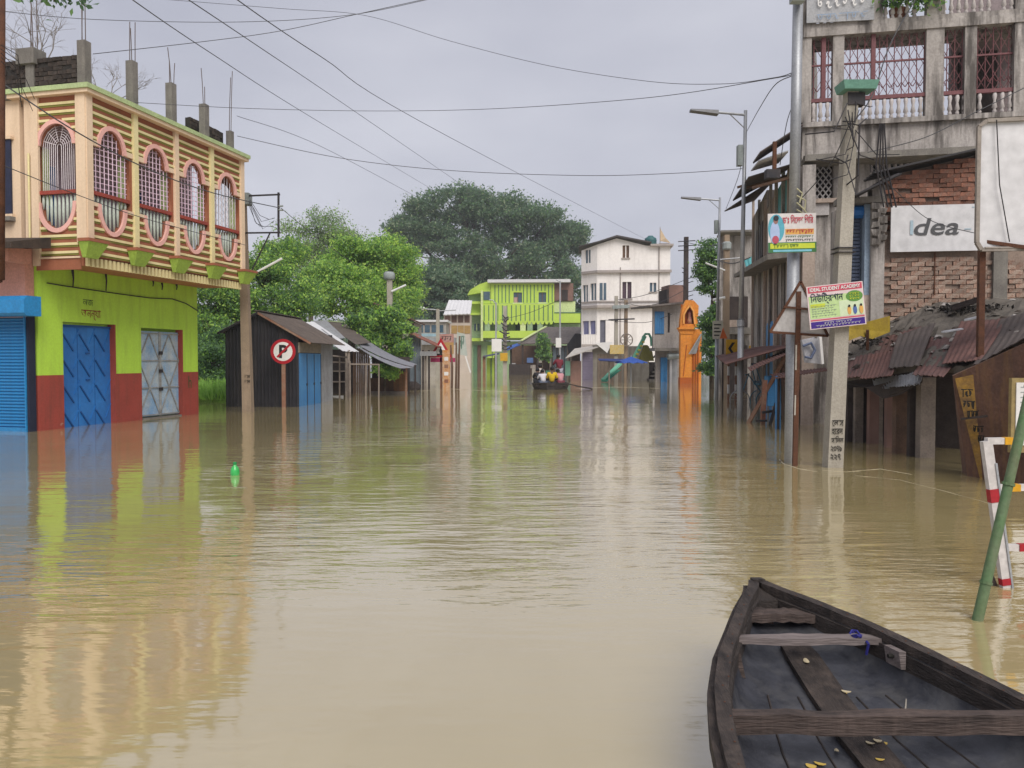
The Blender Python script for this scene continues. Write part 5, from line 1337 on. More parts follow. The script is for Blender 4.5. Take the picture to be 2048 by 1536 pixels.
Y = 54.0
B = Vector((P(1379, 720, Y).x, Y, 0))
TM = thing('temple_gate', 'tall orange painted temple gate with a pointed arch niche', 'temple gate', B)
ORG = pm('temple_orange', (.72, .27, .035), (.62, .21, .03), .8, .8, .1, 8, grime=.5, gcol=(.36, .14, .04))
ORD = pm('temple_deep_orange', (.42, .10, .015), (.36, .085, .015), 1, .75)
tx = lambda px: (px - 1379) * Y / FPX
tz = lambda py: Z(py, Y)
arch = [(tx(1366), tz(648)), (tx(1366), tz(630)), (tx(1371), tz(620)), (tx(1378), tz(611)), (tx(1385), tz(622)), (tx(1388), tz(648))]
plate('arch_wall', ORG, TM, [(tx(1359), tz(655)), (tx(1394), tz(655)), (tx(1396), tz(612)), (tx(1386), tz(601)), (tx(1372), tz(600)), (tx(1363), tz(618)), (tx(1360), tz(640))], [arch], -.1, .4)
aw_ = MB()
for i in range(len(arch) - 1):
    a, b = arch[i], arch[i + 1]; aw_.bar((a[0], -.16, a[1]), (b[0], -.16, b[1]), .1, .1, (0, 1, 0))
aw_.build('arch_moulding', pm('temple_light_orange', (.85, .40, .10), None, 1, .7), TM)
box('niche', ORD, TM, tx(1364), tx(1390), .41, .5, tz(652), tz(608))
idol = MB().lathe([(.02, 0), (.2, .02), (.18, .3), (.1, .55), (.12, .65), (.11, .8), (.02, .9)], (tx(1380), .2, tz(648)), 10).build('idol', pm('idol_paint', (.35, .12, .16), (.5, .3, .1), 5, .6), TM, True)
box('ledge', ORG, TM, tx(1355), tx(1388), -.35, .3, tz(659), tz(655) - .003)
MB().prism([(tx(1356), -.2, tz(659.3)), (tx(1386), -.2, tz(659.3)), (tx(1384), -.2, tz(668)), (tx(1360), -.2, tz(668))], (0, .4, 0)).build('corbel', ORG, TM)
sq = MB().box(tx(1360), tx(1382), -.15, .35, tz(755), tz(668) - .003).build('pillar', ORG, TM)
box('pillar_base', ORD, TM, tx(1359), tx(1383), -.18, .38, -1, tz(755) - .003)
MB().bar((tx(1366), -.17, tz(752)), (tx(1372), -.17, tz(690)), .05, .04).build('pillar_groove', ORD, sq)
box('side_wall', ORG, TM, tx(1383), tx(1404), .2, .5, -1, tz(658))
for k in range(3): box('railing_bar', ORD, TM, tx(1387) + k * .16, tx(1387) + k * .16 + .07, .1, .196, -1, tz(690))
MB().sheet((tx(1397), -.6, tz(668)), (tx(1403), .3, tz(668)), (tx(1396), .3, tz(706)), (tx(1373), -.6, tz(708)), .05, .02, .2, 2).build('hanging_tin', TING, TM)

Y = 47.0
B = Vector((P(1420, 720, Y).x, Y, 0))
VP = thing('latticed_pole', 'dark iron pole bristling with brackets above the brick storey', 'pole', Vector((P(1371, 700, 56.5).x, 56.5, 0)))
b = VP.location
sq_pole(VP, 0, 0, -1.2, Z(474, 56.5), .34, .28, WOODD)
bk = MB()
for k in range(12):
    py = 540 + k * 9
    bk.bar((0, -.15, Z(py, 56.5)), (random.choice((-1, 1)) * random.uniform(.3, .75), -.2, Z(py - 4, 56.5)), .05)
for k in range(3): bk.bar((-.6, -.18, Z(484 + k * 9, 56.5)), (.6, -.18, Z(482 + k * 9, 56.5)), .06)
bk.build('bracket', DKIRON, VP)
tree('vine_tree', 'dark creeper covered tree standing between the temple and the lamp posts', 'tree', base_at(1425, 44), P(1425, 600, 44),
     [blob(1422, 520, 44, .8, .8, 1.0), blob(1435, 560, 44, 1.0, .8, 1.2), blob(1414, 560, 44, .5, .6, .9), blob(1440, 620, 44, 1.0, .8, 1.1), blob(1427, 640, 43.5, .6, .7, 1.0), blob(1430, 690, 43.5, .7, .7, .9), blob(1470, 500, 45, 1.0, .8, .8), blob(1478, 560, 45, .8, .8, .8), blob(1425, 735, 43.2, .6, .6, .5)],
     0.12, 30000, 0.125, [L_DARK, L_MID, L_BRI], [.6, .28, .12], seed=51, per=20, spread=0.2)

# ---------------------------------------------------------------- lamp posts of the right bank
def lamp_post(px, pyb, label, pyt, arm_px, r0=.085):
    b = G(px, pyb)
    t = thing('street_lamp', label, 'street lamp', b, 0, 'street lamps of the right bank')
    h = Z(pyt, b.y); ax = (arm_px - px) * b.y / FPX
    lx = .08
    MB().tube([(0, 0, -1.2), (0, 0, 2.6)], [r0, r0], 12).build('pole_base', GALV, t, True)
    MB().tube([(0, 0, 2.6), (lx, 0, h)], [r0 * .8, r0 * .55], 12).build('pole', GALV, t, True)
    MB().tube([(0, 0, 2.52), (0, 0, 2.7)], [r0 * 1.25, r0 * 1.25], 12).build('collar', GALV, t)
    MB().tube([(lx, 0, h - .12), (lx + ax * .55, -.05, h - .06)], .035, 8).build('arm', GALV, t)
    MB().tube([(lx, 0, h - .5), (lx + ax * .3, -.03, h - .09)], .015, 6).build('arm_stay', GALV, t)
    a, b_ = lx + ax * .5, lx + ax
    MB().hexa([(b_, -.14, h - .03), (a, -.14, h - .13), (a, .1, h - .13), (b_, .1, h - .03)], [(b_, -.1, h + .02), (a, -.1, h - .01), (a, .06, h - .01), (b_, .06, h + .02)]).build('lamp_head', pm('lamp_grey', (.2, .2, .21), None, 3, .5), t)
    box('control_box', GREYBOX, t, -.2 + lx * .8, -.07 + lx * .8, -.1, .1, h - 1.5, h - .95)
    return t, b
lamp_post(1480, 836, 'nearer tall grey street lamp with its arm over the water', 221, 1370)
lamp_post(1433, 796, 'farther tall grey street lamp carrying a white notice', 395, 1356)
# notice on the farther lamp, chevron board
b = G(1433, 796)
NT = thing('white_notice', 'white printed notice tied to the farther street lamp', 'notice', (b.x, b.y - .14, Z(660, b.y)), R(4))
k_ = b.y / FPX
box('sheet', pm('notice_paper', (.68, .66, .55), (.6, .58, .48), 3), NT, -11 * k_, 10 * k_, -.01, 0, -18 * k_, 18 * k_)
for i in range(4): box('print_line', SIGNK, NT, -8 * k_, (6 - i % 2 * 3) * k_, -.013, -.0105, (9 - i * 7) * k_, (11.5 - i * 7) * k_)
b = Vector((P(1463, 780, 31).x, 31.0, 0))
CH = thing('chevron_sign', 'yellow chevron road sign with a black arrow pointing left', 'road sign', b)
k_ = 31 / FPX; zc = Z(697, 31)
box('panel', pm('chevron_yellow', (.72, .40, .015), (.66, .36, .015), 3, .5), CH, -12 * k_, 15 * k_, -.03, 0, zc - 17 * k_, zc + 18 * k_)
MB().prism([(-8 * k_, -.034, zc), (0, -.034, zc + 12 * k_), (6 * k_, -.034, zc + 12 * k_), (-2 * k_, -.034, zc), (6 * k_, -.034, zc - 12 * k_), (0, -.034, zc - 12 * k_)], (0, .003, 0)).build('arrow', SIGNK, CH)
for s in (-6, 9): MB().box(s * k_ - .03, s * k_ + .03, .003, .06, -1.2, zc + 15 * k_).build('post', RPOST, CH)
for s in (-6, 9):
    for zz in (.3, 1.0): box('white_band', SIGNW, CH, s * k_ - .034, s * k_ + .034, -.004, .064, zz, zz + .35)
b = Vector((P(1447, 660, 33).x, 33.0, 0))
OT = thing('orange_triangle', 'small orange pennant board behind the white notice', 'sign', b)
MB().prism([P(1440, 677, 33) - b, P(1455, 677, 33) - b, P(1446, 655, 33) - b], (0, .03, 0)).build('panel', pm('bright_orange', (.75, .16, .03), None, 3, .6), OT)
MB().box(-.03, .03, .04, .08, -1.2, Z(660, 33)).build('post', WOODD, OT)
# thick concrete pole with tube lamps behind the chevron
b = Vector((P(1451, 760, 36).x, 36.0, 0))
U5 = thing('utility_pole', 'brown concrete pole with two slanted tube lamps behind the farther street lamp', 'pole', b)
sq_pole(U5, 0, 0, -1.2, Z(470, 36), .3, .22, POLEC)
MB().tube([P(1411, 526, 35.7) - b, P(1450, 541, 35.7) - b], .04, 8).build('tube_lamp', TUBEW, U5)
MB().tube([P(1426, 600, 35.7) - b, P(1450, 595, 35.7) - b], .06, 8).build('tube_lamp', TUBEW, U5)
MB().tube([P(1430, 520, 35.7) - b, P(1480, 516, 35.7) - b], .03, 6).build('cross_arm', GALV, U5)
MB().lathe([(.16, 0), (.2, .05), (.2, .3), (.14, .36)], (0, -.05, Z(500, 36)), 10).build('junction_box', GREYBOX, U5)
# ---------------------------------------------------------------- right bank: weathered row along the street
DR = Vector((0.21, 0.978, 0)).normalized()
RR0 = Vector((P(1602, 700, 19.6).x, 19.6, 0))
STC = pm('stained_concrete', (0.48, 0.44, 0.41), (0.34, 0.31, 0.285), .9, .92, .25, 18, grime=.95, gcol=(.085, .075, .068), gscale=1.7, gr=(.44, .62))
STP_ = pm('pale_pink_plaster', (.52, .42, .35), (.40, .32, .27), 1.0, .9, .15, 18, grime=.55, gcol=(.13, .1, .085))
TURQ = pm('turquoise_paint', (.12, .40, .42), (.1, .33, .36), 1.5, .7, .05, grime=.3)
RW = thing('weathered_row', 'weathered shop row with turquoise panels and overhanging tin eaves along the right bank', 'building', RR0, math.atan2(DR.y, DR.x))
# local x runs away along the street, local y = left (towards the street is +y): the wall faces +y
def rs(px): return S((RR0.x, RR0.y), (DR.x, DR.y), px)
def rz_(s, py): return Z(py, RR0.y + s * DR.y)
e1 = rs(1502)
segs = [(0, rs(1578)), (rs(1578), rs(1552)), (rs(1552), rs(1530)), (rs(1530), e1)]
ms = [STC, TURQ, STP_, STC]
for i, (a, b) in enumerate(segs):
    box('upper_wall', ms[i], RW, a, b - .004, -.3, 0, rz_(a, 500), rz_(a, 330 if i < 2 else 380))
    box('lower_wall', STP_ if i % 2 == 0 else STC, RW, a, b - .004, -.3, -.02, -1.2, rz_(a, 500) - .003)
for i, px in enumerate((1598, 1578, 1566, 1552, 1541, 1530, 1518, 1506)):
    s = rs(px)
    box('pier', STP_ if i % 2 else STC, RW, s - .10, s + .10, .003, .09, -1.2, rz_(s, 335 if i < 3 else (350 if i < 5 else 400)))
for i, (pa, pb, zt, zb) in enumerate(((1575, 1560, 420, 560), (1548, 1536, 430, 560), (1526, 1512, 440, 570))):
    a, b = rs(pa), rs(pb)
    w_ = box('window', WOODD, RW, a, b, .003, .05, rz_(a, zb - 60), rz_(a, zt))
    for k in range(4): box('window_bar', GALV, w_, a + (b - a) * (k + .5) / 4 - .02, a + (b - a) * (k + .5) / 4 + .02, .052, .08, rz_(a, zb - 60), rz_(a, zt))
for i, (pa, pb) in enumerate(((1572, 1556), (1550, 1534))):
    a, b = rs(pa), rs(pb)
    d = box('door', (WOODB, SBLUE)[i], RW, a, b, -.018, .02, -1.2, rz_(a, 640))
    for k in range(3): box('door_plank', (WOODB, SBLUE)[i], d, a + (b - a) * k / 3 + .02, a + (b - a) * (k + 1) / 3 - .02, .022, .04, -1.2, rz_(a, 645))
RUSTT = pm('rusted_tin', (.19, .095, .08), (.12, .065, .058), 1.6, .85, .3, 30, grime=.5, gcol=(.07, .04, .035))
BRT = pm('brown_tin_eave', (.12, .095, .085), (.085, .07, .065), 2, .8, .2)
def rsheet(name, m, pts, **k):            # pts: (px on wall line, py, outward distance)
    q = []
    for px, py, out in pts:
        s = rs(px); q.append((s, out, rz_(s, py)))
    return MB().sheet(*q, **k).build(name, m, RW)
rsheet('tin_eave', BRT, [(1601, 248, 0.0), (1578, 275, 0), (1578, 322, 1.0), (1601, 300, 1.0)], amp=.02, pitch=.25)
rsheet('tin_eave', TINW, [(1598, 300, .3), (1574, 325, .3), (1572, 338, 1.0), (1596, 318, 1.0)], amp=.02, pitch=.25)
rsheet('tin_eave', BRT, [(1590, 325, 0), (1535, 362, 0), (1535, 398, 1.2), (1590, 350, 1.2)], amp=.02, pitch=.25)
rsheet('tin_eave', BRT, [(1545, 358, 0), (1506, 400, 0), (1506, 420, 1.2), (1545, 405, 1.2)], amp=.02, pitch=.25)
for px in (1590, 1572, 1556, 1540): 
    s = rs(px); MB().bar((s, .02, rz_(s, 352)), (s, 1.1, rz_(s, 372)), .07).build('rafter', WOODB, RW)
rsheet('floor_slab', CONC, [(1600, 500, 0), (1506, 545, 0), (1506, 548, .8), (1600, 506, .8)], t=.14)
rsheet('shop_awning', RUSTT, [(1598, 690, .1), (1560, 692, .1), (1542, 716, 1.7), (1584, 728, 1.7)], amp=.02, pitch=.2)
rsheet('shop_awning', RUSTT, [(1556, 692, .1), (1520, 694, .1), (1505, 712, 1.5), (1540, 720, 1.5)], amp=.02, pitch=.2)
box('roof', CONC, RW, 0, e1, -5, -.05, rz_(0, 322), rz_(0, 322) + .15)
me_b = [brick_mesh(.25, .09, .06, pm('row_brick', (.22, .11, .085), (.14, .08, .065), 4, .9, .4, 30, rnd=.35)) for _ in range(3)]
s0 = rs(1565)
for k in range(70):
    link('brick', me_b[k % 3], RW, (rs(1577) + (k % 5) * .27 + (.13 if (k // 5) % 2 else 0), .025, .9 + (k // 5) * .105))
# far end recess with a small balcony
B = Vector((P(1478, 720, 37.5).x, 37.5, 0))
RB = thing('balcony_block', 'dark recessed block with a small balcony behind the nearer street lamp', 'building', B, R(-8))
bxx = lambda px: (px - 1478) * 37.5 / FPX
zz_ = lambda py: Z(py, 37.5)
box('wall', STC, RB, bxx(1444), bxx(1530), 1.0, 1.3, -1.2, zz_(465))
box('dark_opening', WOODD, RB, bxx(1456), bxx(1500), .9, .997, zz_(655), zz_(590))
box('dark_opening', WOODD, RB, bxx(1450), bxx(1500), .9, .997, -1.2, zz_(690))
box('floor_slab', CONC, RB, bxx(1450), bxx(1505), -.1, .99, zz_(668), zz_(655) - .003)
box('parapet', STP_, RB, bxx(1452), bxx(1480), -.1, 0, zz_(654), zz_(640))
box('roof_slab', CONC, RB, bxx(1440), bxx(1510), -.2, 1.5, zz_(465) + .003, zz_(461))
MB().sheet((bxx(1490), .6, zz_(518)), (bxx(1512), .6, zz_(505)), (bxx(1508), -.3, zz_(545)), (bxx(1492), -.3, zz_(552)), .03, .015, .2, 1).build('tin_screen', TURQ, RB)
box('yellow_board', pm('ochre_board', (.5, .28, .03), None, 2), RB, bxx(1490), bxx(1512), -1.2, -1.1, zz_(714), zz_(692))

# ---------------------------------------------------------------- tall weathered building behind
TA = R(-10.8)
TB0 = Vector((P(1599, 700, 20.2).x, 20.2, 0))
TL = thing('tall_building', 'tall stained concrete building with baluster balconies and lattice windows', 'building', TB0, TA)
tdir = (math.cos(TA), math.sin(TA))
def ts(px): return S((TB0.x, TB0.y), tdir, px)
def tzz(px, py): s = ts(px); return Z(py, TB0.y + s * tdir[1])
xe = ts(2120)
z_fl = tzz(1610, 247); z_rail = tzz(1610, 207); z_fl2 = tzz(1610, 62); z_top = tzz(1610, -60)
LAT = pm('lattice_white', (.55, .52, .5), (.45, .42, .41), 3, .8); BALU = pm('baluster_cream', (.62, .57, .55), (.5, .45, .43), 3, .8, .1, grime=.3)
PLUM = pm('plum_rail', (.20, .075, .08), (.15, .06, .065), 3, .6)
la, lb = ts(1600), ts(1662); l1, l0 = tzz(1610, 312), tzz(1610, 400)
va, vb = ts(1734), ts(1818); v1, v0 = tzz(1734, 308), tzz(1734, 345)
plate('wall', STC, TL, rect(0, xe, -1.2, z_fl - .12), [rect(la + .02, lb, l0, l1), rect(va, vb, v0, v1)], 0, .3)
box('window_back', WOODD, TL, la, lb, .31, .36, l0, l1); box('window_back', pm('green_dark_glass', (.03, .06, .05), None, 2, .3), TL, va, vb, .31, .36, v0, v1)
# diamond lattice window
lw = MB(); nx, nz = 5, 6
for i in range(nx):
    for j in range(nz):
        x0 = la + .04 + (lb - la - .06) * i / nx; x1 = la + .04 + (lb - la - .06) * (i + 1) / nx
        z0 = l0 + (l1 - l0) * j / nz; z1 = l0 + (l1 - l0) * (j + 1) / nz
        lw.bar((x0, .12, z0), (x1, .12, z1), .03, .04, (0, 1, 0)); lw.bar((x0, .125, z1), (x1, .125, z0), .03, .04, (0, 1, 0))
lw.build('lattice_screen', LAT, TL)
box('window_ledge', STP_, TL, la, lb + .1, -.14, -.003, l0 - .1, l0)
box('lattice_board', LAT, TL, la, lb - .1, -.06, -.004, tzz(1610, 432), tzz(1610, 404))
for k in range(7):
    x = va + (vb - va) * (k + .5) / 7
    MB().tube([(x, .12, v0), (x, .12, (v0 + v1) / 2), (x, .12, v1)], [.05, .03, .05], 6).build('vent_baluster', BALU, TL)
for k in range(7):
    x = va + (vb - va) * k / 7
    MB().bar((x, .17, v1), (x + (vb - va) / 14, .17, v0), .03).build('vent_brace', LAT, TL)
def balcony(z0, zr, px0, px1, seed):
    rg = random.Random(seed)
    slab = box('balcony_slab', STC, TL, 0, xe, -.12, 1.5, z0 - .12, z0)
    rail = box('balcony_rail', PLUM, TL, 0.0, xe, -.06, .04, zr, zr + .09)
    me = MB().lathe([(.035, 0), (.05, .06), (.028, .12), (.062, .3 * (zr - z0)), (.03, .62 * (zr - z0)), (.055, .85 * (zr - z0)), (.04, zr - z0)], (0, 0, 0), 8).mesh('baluster', BALU, True)
    n = int((xe - .1) / .165)
    for k in range(n):
        if rg.random() > .05: link('baluster', me, TL, (.1 + k * .165, -.01, z0))
balcony(z_fl, z_rail, 0, 0, 3)
# piers, grille panels and back wall of the balcony storey
for px in (1604, 1640, 1668, 1738, 1858, 1928, 2032):
    s = ts(px); w_ = .13 if px not in (1858, 2032) else .2
    box('pier', STC, TL, s - w_, s + w_, -.10, .12, z_fl + .003, z_fl2 - .2) if px not in (1640, 1738) else box('grille_post', PLUM, TL, s - .05, s + .05, -.03, .05, z_rail + .1, z_fl2 - .2)
gr = MB(); x = .1
ztp = z_fl2 - .22
xx_ = 0.0
while xx_ < xe:
    gr.bar((xx_, .03, z_rail + .1), (min(xx_ + (ztp - z_rail - .1) * .55, xe), .03, ztp), .012, .012, (0, 1, 0)); gr.bar((xx_, .042, ztp), (min(xx_ + (ztp - z_rail - .1) * .55, xe), .042, z_rail + .1), .012, .012, (0, 1, 0)); xx_ += .2
while x < xe:
    gr.tube([(x, .02, z_rail + .1), (x, .02, ztp)], .012, 5); gr.tube([(x - .08, .02, z_rail + .28), (x, .02, z_rail + .4), (x + .08, .02, z_rail + .28)], .012, 4, False); x += .17
gr.bar((0, .02, z_rail + .92), (xe, .02, z_rail + .92), .04).build('grille', PLUM, TL)
box('balcony_back_wall', pm('dim_mauve_wall', (.34, .28, .28), (.26, .21, .21), 1, .9, .05, grime=.4), TL, ts(1935), xe, 1.5, 1.7, z_fl, z_top)
for px in (1990,):
    s = ts(px); d = box('balcony_door', WOODD, TL, s - .45, s + .45, 1.42, 1.497, z_fl, z_fl + 2)
box('lintel_beam', STC, TL, 0, xe, -.14, .16, z_fl2 - .198, z_fl2 - .003)
z_r2 = z_fl2 + (z_rail - z_fl) * 1.0
balcony(z_fl2 + .12, z_fl2 + .12 + (z_rail - z_fl), 0, 0, 5)
for px in (1604, 1738, 1858, 2032):
    s = ts(px); box('pier', STC, TL, s - .2, s + .2, -.1, .12, z_fl2 + .123, z_top)
MB().sheet((ts(1603), -.2, tzz(1610, 52)), (ts(1735), -.2, tzz(1735, 46)), (ts(1735), -.16, tzz(1735, -60)), (ts(1603), -.16, tzz(1610, -60)), .03, 0, nv=4).build('hanging_sheet', pm('lettered_grey_sheet', (.42, .42, .43), (.34, .35, .37), 3, .8), TL)
for r_ in range(2):
    scribble('lettering', SIGNW if r_ == 0 else pm('faded_blue_ink', (.3, .4, .55), None, 3), TL, (ts(1622), -.235, tzz(1650, (26, 48)[r_])), ts(1722) - ts(1622), (.28, .16)[r_], 6, (.035, .02)[r_], seed=9 + r_)
MB().hexa([(.003, .303, -1.2), (.28, .303, -1.2), (1.75, 8, -1.2), (1.47, 8, -1.2)], [(.003, .303, z_top), (.28, .303, z_top), (1.75, 8, z_top), (1.47, 8, z_top)]).build('side_wall', STC, TL)
s = ts(1790); v, k = leaves(1300, crown_sampler([(s, -.25, z_fl2 + .75, .55, .3, .5, 1), (s + .5, -.2, z_fl2 + .6, .4, .3, .4, .6)], 12, .1, .3), .1, 61)
pl = thing('potted_creeper', 'leafy creeper spilling over the topmost balcony railing', 'plant', TB0, TA)
link('foliage', leaf_mesh('foliage', v, k, [L_MID, L_BRI, L_DARK], [.5, .25, .25]), pl)
MB().lathe([(.16, 0), (.22, .3), (.2, .32)], (s, .2, z_fl2 + .123), 10).build('pot', RPOST, pl)

# ---------------------------------------------------------------- brick house with the white name board
BA = R(-8.5)
BB0 = Vector((P(1690, 700, 16.4).x, 16.4, 0))
BK = thing('brick_house', 'unplastered red brick house with a blue shuttered doorway upstairs', 'house', BB0, BA)
bdir = (math.cos(BA), math.sin(BA))
def bs2(px): return S((BB0.x, BB0.y), bdir, px)
def bz(px, py): s = bs2(px); return Z(py, BB0.y + s * bdir[1])
xe = bs2(2110); xc0, xc1 = bs2(1738), bs2(1764)
BRICK = pm('red_brick', (.30, .135, .09), (.2, .095, .068), 6, .92, .8, 40, rnd=.5, peel=((.2, .13, .1), .58, 5.0), grime=.6, gcol=(.16, .1, .075), gscale=3)
BRIKP = pm('salmon_brick', (.38, .24, .18), (.29, .18, .14), 6, .92, .8, 40, rnd=.35, peel=((.34, .26, .21), .53, 6.0), grime=.4, gcol=(.22, .16, .12), gscale=3)
MORT = pm('lime_mortar', (.17, .115, .09), (.10, .078, .066), 5, .95, .4, 40)
zt0, zt1 = bz(1766, 348), bz(1955, 303)
zb = .9
topf = lambda x: zt0 + (zt1 - zt0) * (x - xc1) / (bs2(1955) - xc1) - .03
zsg = bz(1772, 462)
MB().prism([(xc1, .045, zsg + .003), (xe, .045, zsg + .003), (xe, .045, topf(xe) - .02), (xc1, .045, topf(xc1) - .02)], (0, .25, 0)).build('mortar', MORT, BK)
MB().prism([(xc1, .035, zb), (xe, .035, zb), (xe, .035, zsg), (xc1, .035, zsg)], (0, .25, 0)).build('mortar', pm('smeared_lime_mortar', (.33, .25, .20), (.25, .19, .155), 5, .95, .5, 30, grime=.4, gcol=(.24, .19, .16), gscale=3), BK)
def bricks2(m, x0, x1, z0, z1, top=None, limit=300, l=.25, h=.082, gap=.010, join=False, avoid=None):
    mes = [brick_mesh(l, h, .09, m, j=.008) for _ in range(5)]
    r_ = 0; z = z0 + h / 2; n = 0
    while z + h / 2 < z1:
        x = x0 + l / 2 + (0 if r_ % 2 == 0 else -l / 2)
        while x < x1:
            xx = x; ok = xx - l / 2 > x0 - .01 and (not top or z + h / 2 < top(xx))
            if avoid and avoid[0] < xx - l / 2 and xx + l / 2 < avoid[1] and avoid[2] < z < avoid[3]: ok = False
            if ok and n < limit and random.random() > .03:
                link('brick', mes[random.randrange(5)], BK, (xx, .035 + random.uniform(-.022, .014), z + random.uniform(-.006, .006)), (random.uniform(-.06, .06), random.uniform(-.035, .035), random.uniform(-.05, .05))); n += 1
            x += l + gap
        z += h + gap; r_ += 1
sx0, sx1 = bs2(1775), bs2(1958)
bricks2(BRIKP, xc1 + .01, bs2(2048), zb + .2, zsg, avoid=(sx0, sx1, bz(1772, 500), 9), limit=260)
bricks2(BRICK, xc1 + .01, bs2(1975), zsg + .02, zt1, top=topf, avoid=(sx0, sx1, 0, bz(1772, 425)), limit=290)
# columns, opening and shutter
box('column', STC, BK, xc0, xc1, -.06, .28, -1.2, bz(1740, 372))
box('column', CONC, BK, bs2(1980), bs2(2008), -.08, .04, -1.2, bz(1980, 500))
ox0, ox1 = bs2(1693), xc0 - .003
oz1 = bz(1700, 408); oz0 = bz(1700, 590)
box('doorway_back', WOODD, BK, ox0, ox1, .5, .55, oz0, oz1)
shb = MB().tube([(ox0, .25, oz1 - .12), (ox1, .25, oz1 - .12)], .14, 10).build('shutter_roll', BLUEP, BK)
shs = box('rolling_shutter', pm('slate_blue_shutter', (.10, .13, .2), (.08, .1, .16), 3, .6), BK, ox0, ox1 - .12, .3, .34, oz0, oz1 - .2)
me_sl = MB().box(ox0, ox1 - .12, .27, .298, -.025, .025).mesh('slat', pm('slate_blue_shutter', (0, 0, 0)))
for k in range(int((oz1 - oz0 - .2) / .075)): link('slat', me_sl, shs, (0, 0, oz0 + .05 + k * .075))
box('shutter_jamb', pm('pale_blue_jamb', (.36, .46, .58), None, 3), BK, ox1 - .1, ox1, .05, .5, oz0, oz1)
box('wall_left', STC, BK, bs2(1665), ox0 - .003, .02, .3, -1.2, bz(1680, 420))
box('wall_below', STP_, BK, ox0, ox1, .02, .3, -1.2, oz0 - .003)
box('lintel', CONC, BK, bs2(1670), xc1, -.12, .3, oz1 + .003, bz(1700, 396))
nb = MB()
for k in range(9): link('cobbled_stone', brick_mesh(.16, .12, .12, STC, j=.02), BK, (xc0 + .06 + (k % 2) * .12, -.09, oz1 - .2 + k * .09 - .6))
BT = pm('black_tin', (.03, .028, .03), (.05, .045, .045), 3, .7, .2)
MB().sheet((bs2(1690), .3, bz(1690, 402)), (bs2(1690), -.7, bz(1690, 402)), (xc1 + .1, -.7, bz(1766, 362)), (xc1 + .1, .3, bz(1766, 350)), .02, .02, .2, 2).build('roof_sheet', BT, BK)
MB().sheet((xc1 - .3, .4, bz(1750, 352)), (xc1 - .3, -.35, bz(1750, 350)), (bs2(1960), -.35, bz(1960, 298)), (bs2(1960), .4, bz(1960, 298)), .03, .012, .2, 2).build('roof_sheet', BT, BK)
for px in (1865, 1955): MB().tube([(bs2(px), -.03, bz(px, 505)), (bs2(px), -.03, bz(px, 590))], .014, 6).build('iron_rod', RUST, BK)
MB().tube([(bs2(1955), -.03, bz(1955, 300)), (bs2(1955), -.03, bz(1955, 420))], .02, 6).build('iron_rod', RUST, BK)
# white vinyl name board
IB = thing('name_board', 'white vinyl name board with grey lettering on the brick house', 'sign board', BB0, BA)
VIN = pm('white_vinyl', (.70, .69, .70), (.64, .63, .64), 1.5, .5, .1, 6, grime=.12, gcol=(.45, .44, .42))
sz0, sz1 = bz(1772, 506), bz(1772, 415)
MB().sheet((sx0 - .02, -.12, sz1), (sx1 + .03, -.12, sz1 + .0), (sx1 + .03, -.11, sz0), (sx0 - .02, -.11, sz0), .04, 0, nv=5).build('panel', VIN, IB)
GREYI = pm('charcoal_print', (.10, .10, .105), None, 4, .5, 0)
PALEB = pm('pale_blue_print', (.45, .58, .66), None, 4, .5, 0)
k_ = (sx1 - sx0) / 183.0; zc = (sz0 + sz1) / 2
text('letter', 'I', PALEB, IB, (sx0 + 36 * k_, -.168, zc - 13 * k_), 6 * k_, 30 * k_, bold=.03)
text('lettering', 'dea', GREYI, IB, (sx0 + 44 * k_, -.168, zc - 15 * k_), 88 * k_, 36 * k_, shear=.2, bold=.012)
box('small_print', PALEB, IB, sx0 + 143 * k_, sx0 + 156 * k_, -.166, -.163, zc - 5 * k_, zc - 2.5 * k_)
box('small_print', PALEB, IB, sx1 - 26 * k_, sx1 - 4 * k_, -.166, -.163, sz1 - 8 * k_, sz1 - 6 * k_)
# big blank hoarding
HB0 = Vector((P(1952, 500, 11.4).x, 11.4, 0))
HO = thing('blank_hoarding', 'large blank white hoarding on an iron frame at the right edge', 'hoarding', HB0, R(-7))
z1, z0 = Z(243, 11.4), Z(500, 11.4)
r_ = [(0.0 + .1, z1), (2.4, z1 + .03), (2.4, z0), (.06, z0), (0, z0 + .1), (0, z1 - .08)]
MB().prism([(x, 0, z) for x, z in r_], (0, .05, 0)).build('panel', VIN, HO)
FRM = pm('hoarding_frame', (.33, .29, .25), (.26, .22, .19), 3, .7, .1)
fb = MB()
for a, b in zip(r_, r_[1:] + r_[:1]): 
    MB().bar((a[0], -.02, a[1]), (b[0], -.02, b[1]), .05, .06, (0, 1, 0)).build('frame_bar', FRM, HO)
MB().box(.08, .16, .06, .14, -1.2, z0 + .2).build('leg', RUST, HO); MB().box(1.9, 1.98, .06, .14, -1.2, z0 + .2).build('leg', RUST, HO)
MB().bar((.12, .03, z0 + .12), (.9, -.12, z0 - .04), .05).build('stay', RUST, HO)
MB().tube([(.22, -.05, z1), (.27, -.06, z0 + .9), (.42, -.05, z0 + .1)], .008, 5).build('hanging_cable', DKIRON, HO)
MB().tube([(.1, -.04, z0 + .02), (2.4, -.04, z0 - .0)], .02, 6).build('bottom_pipe', FRM, HO)
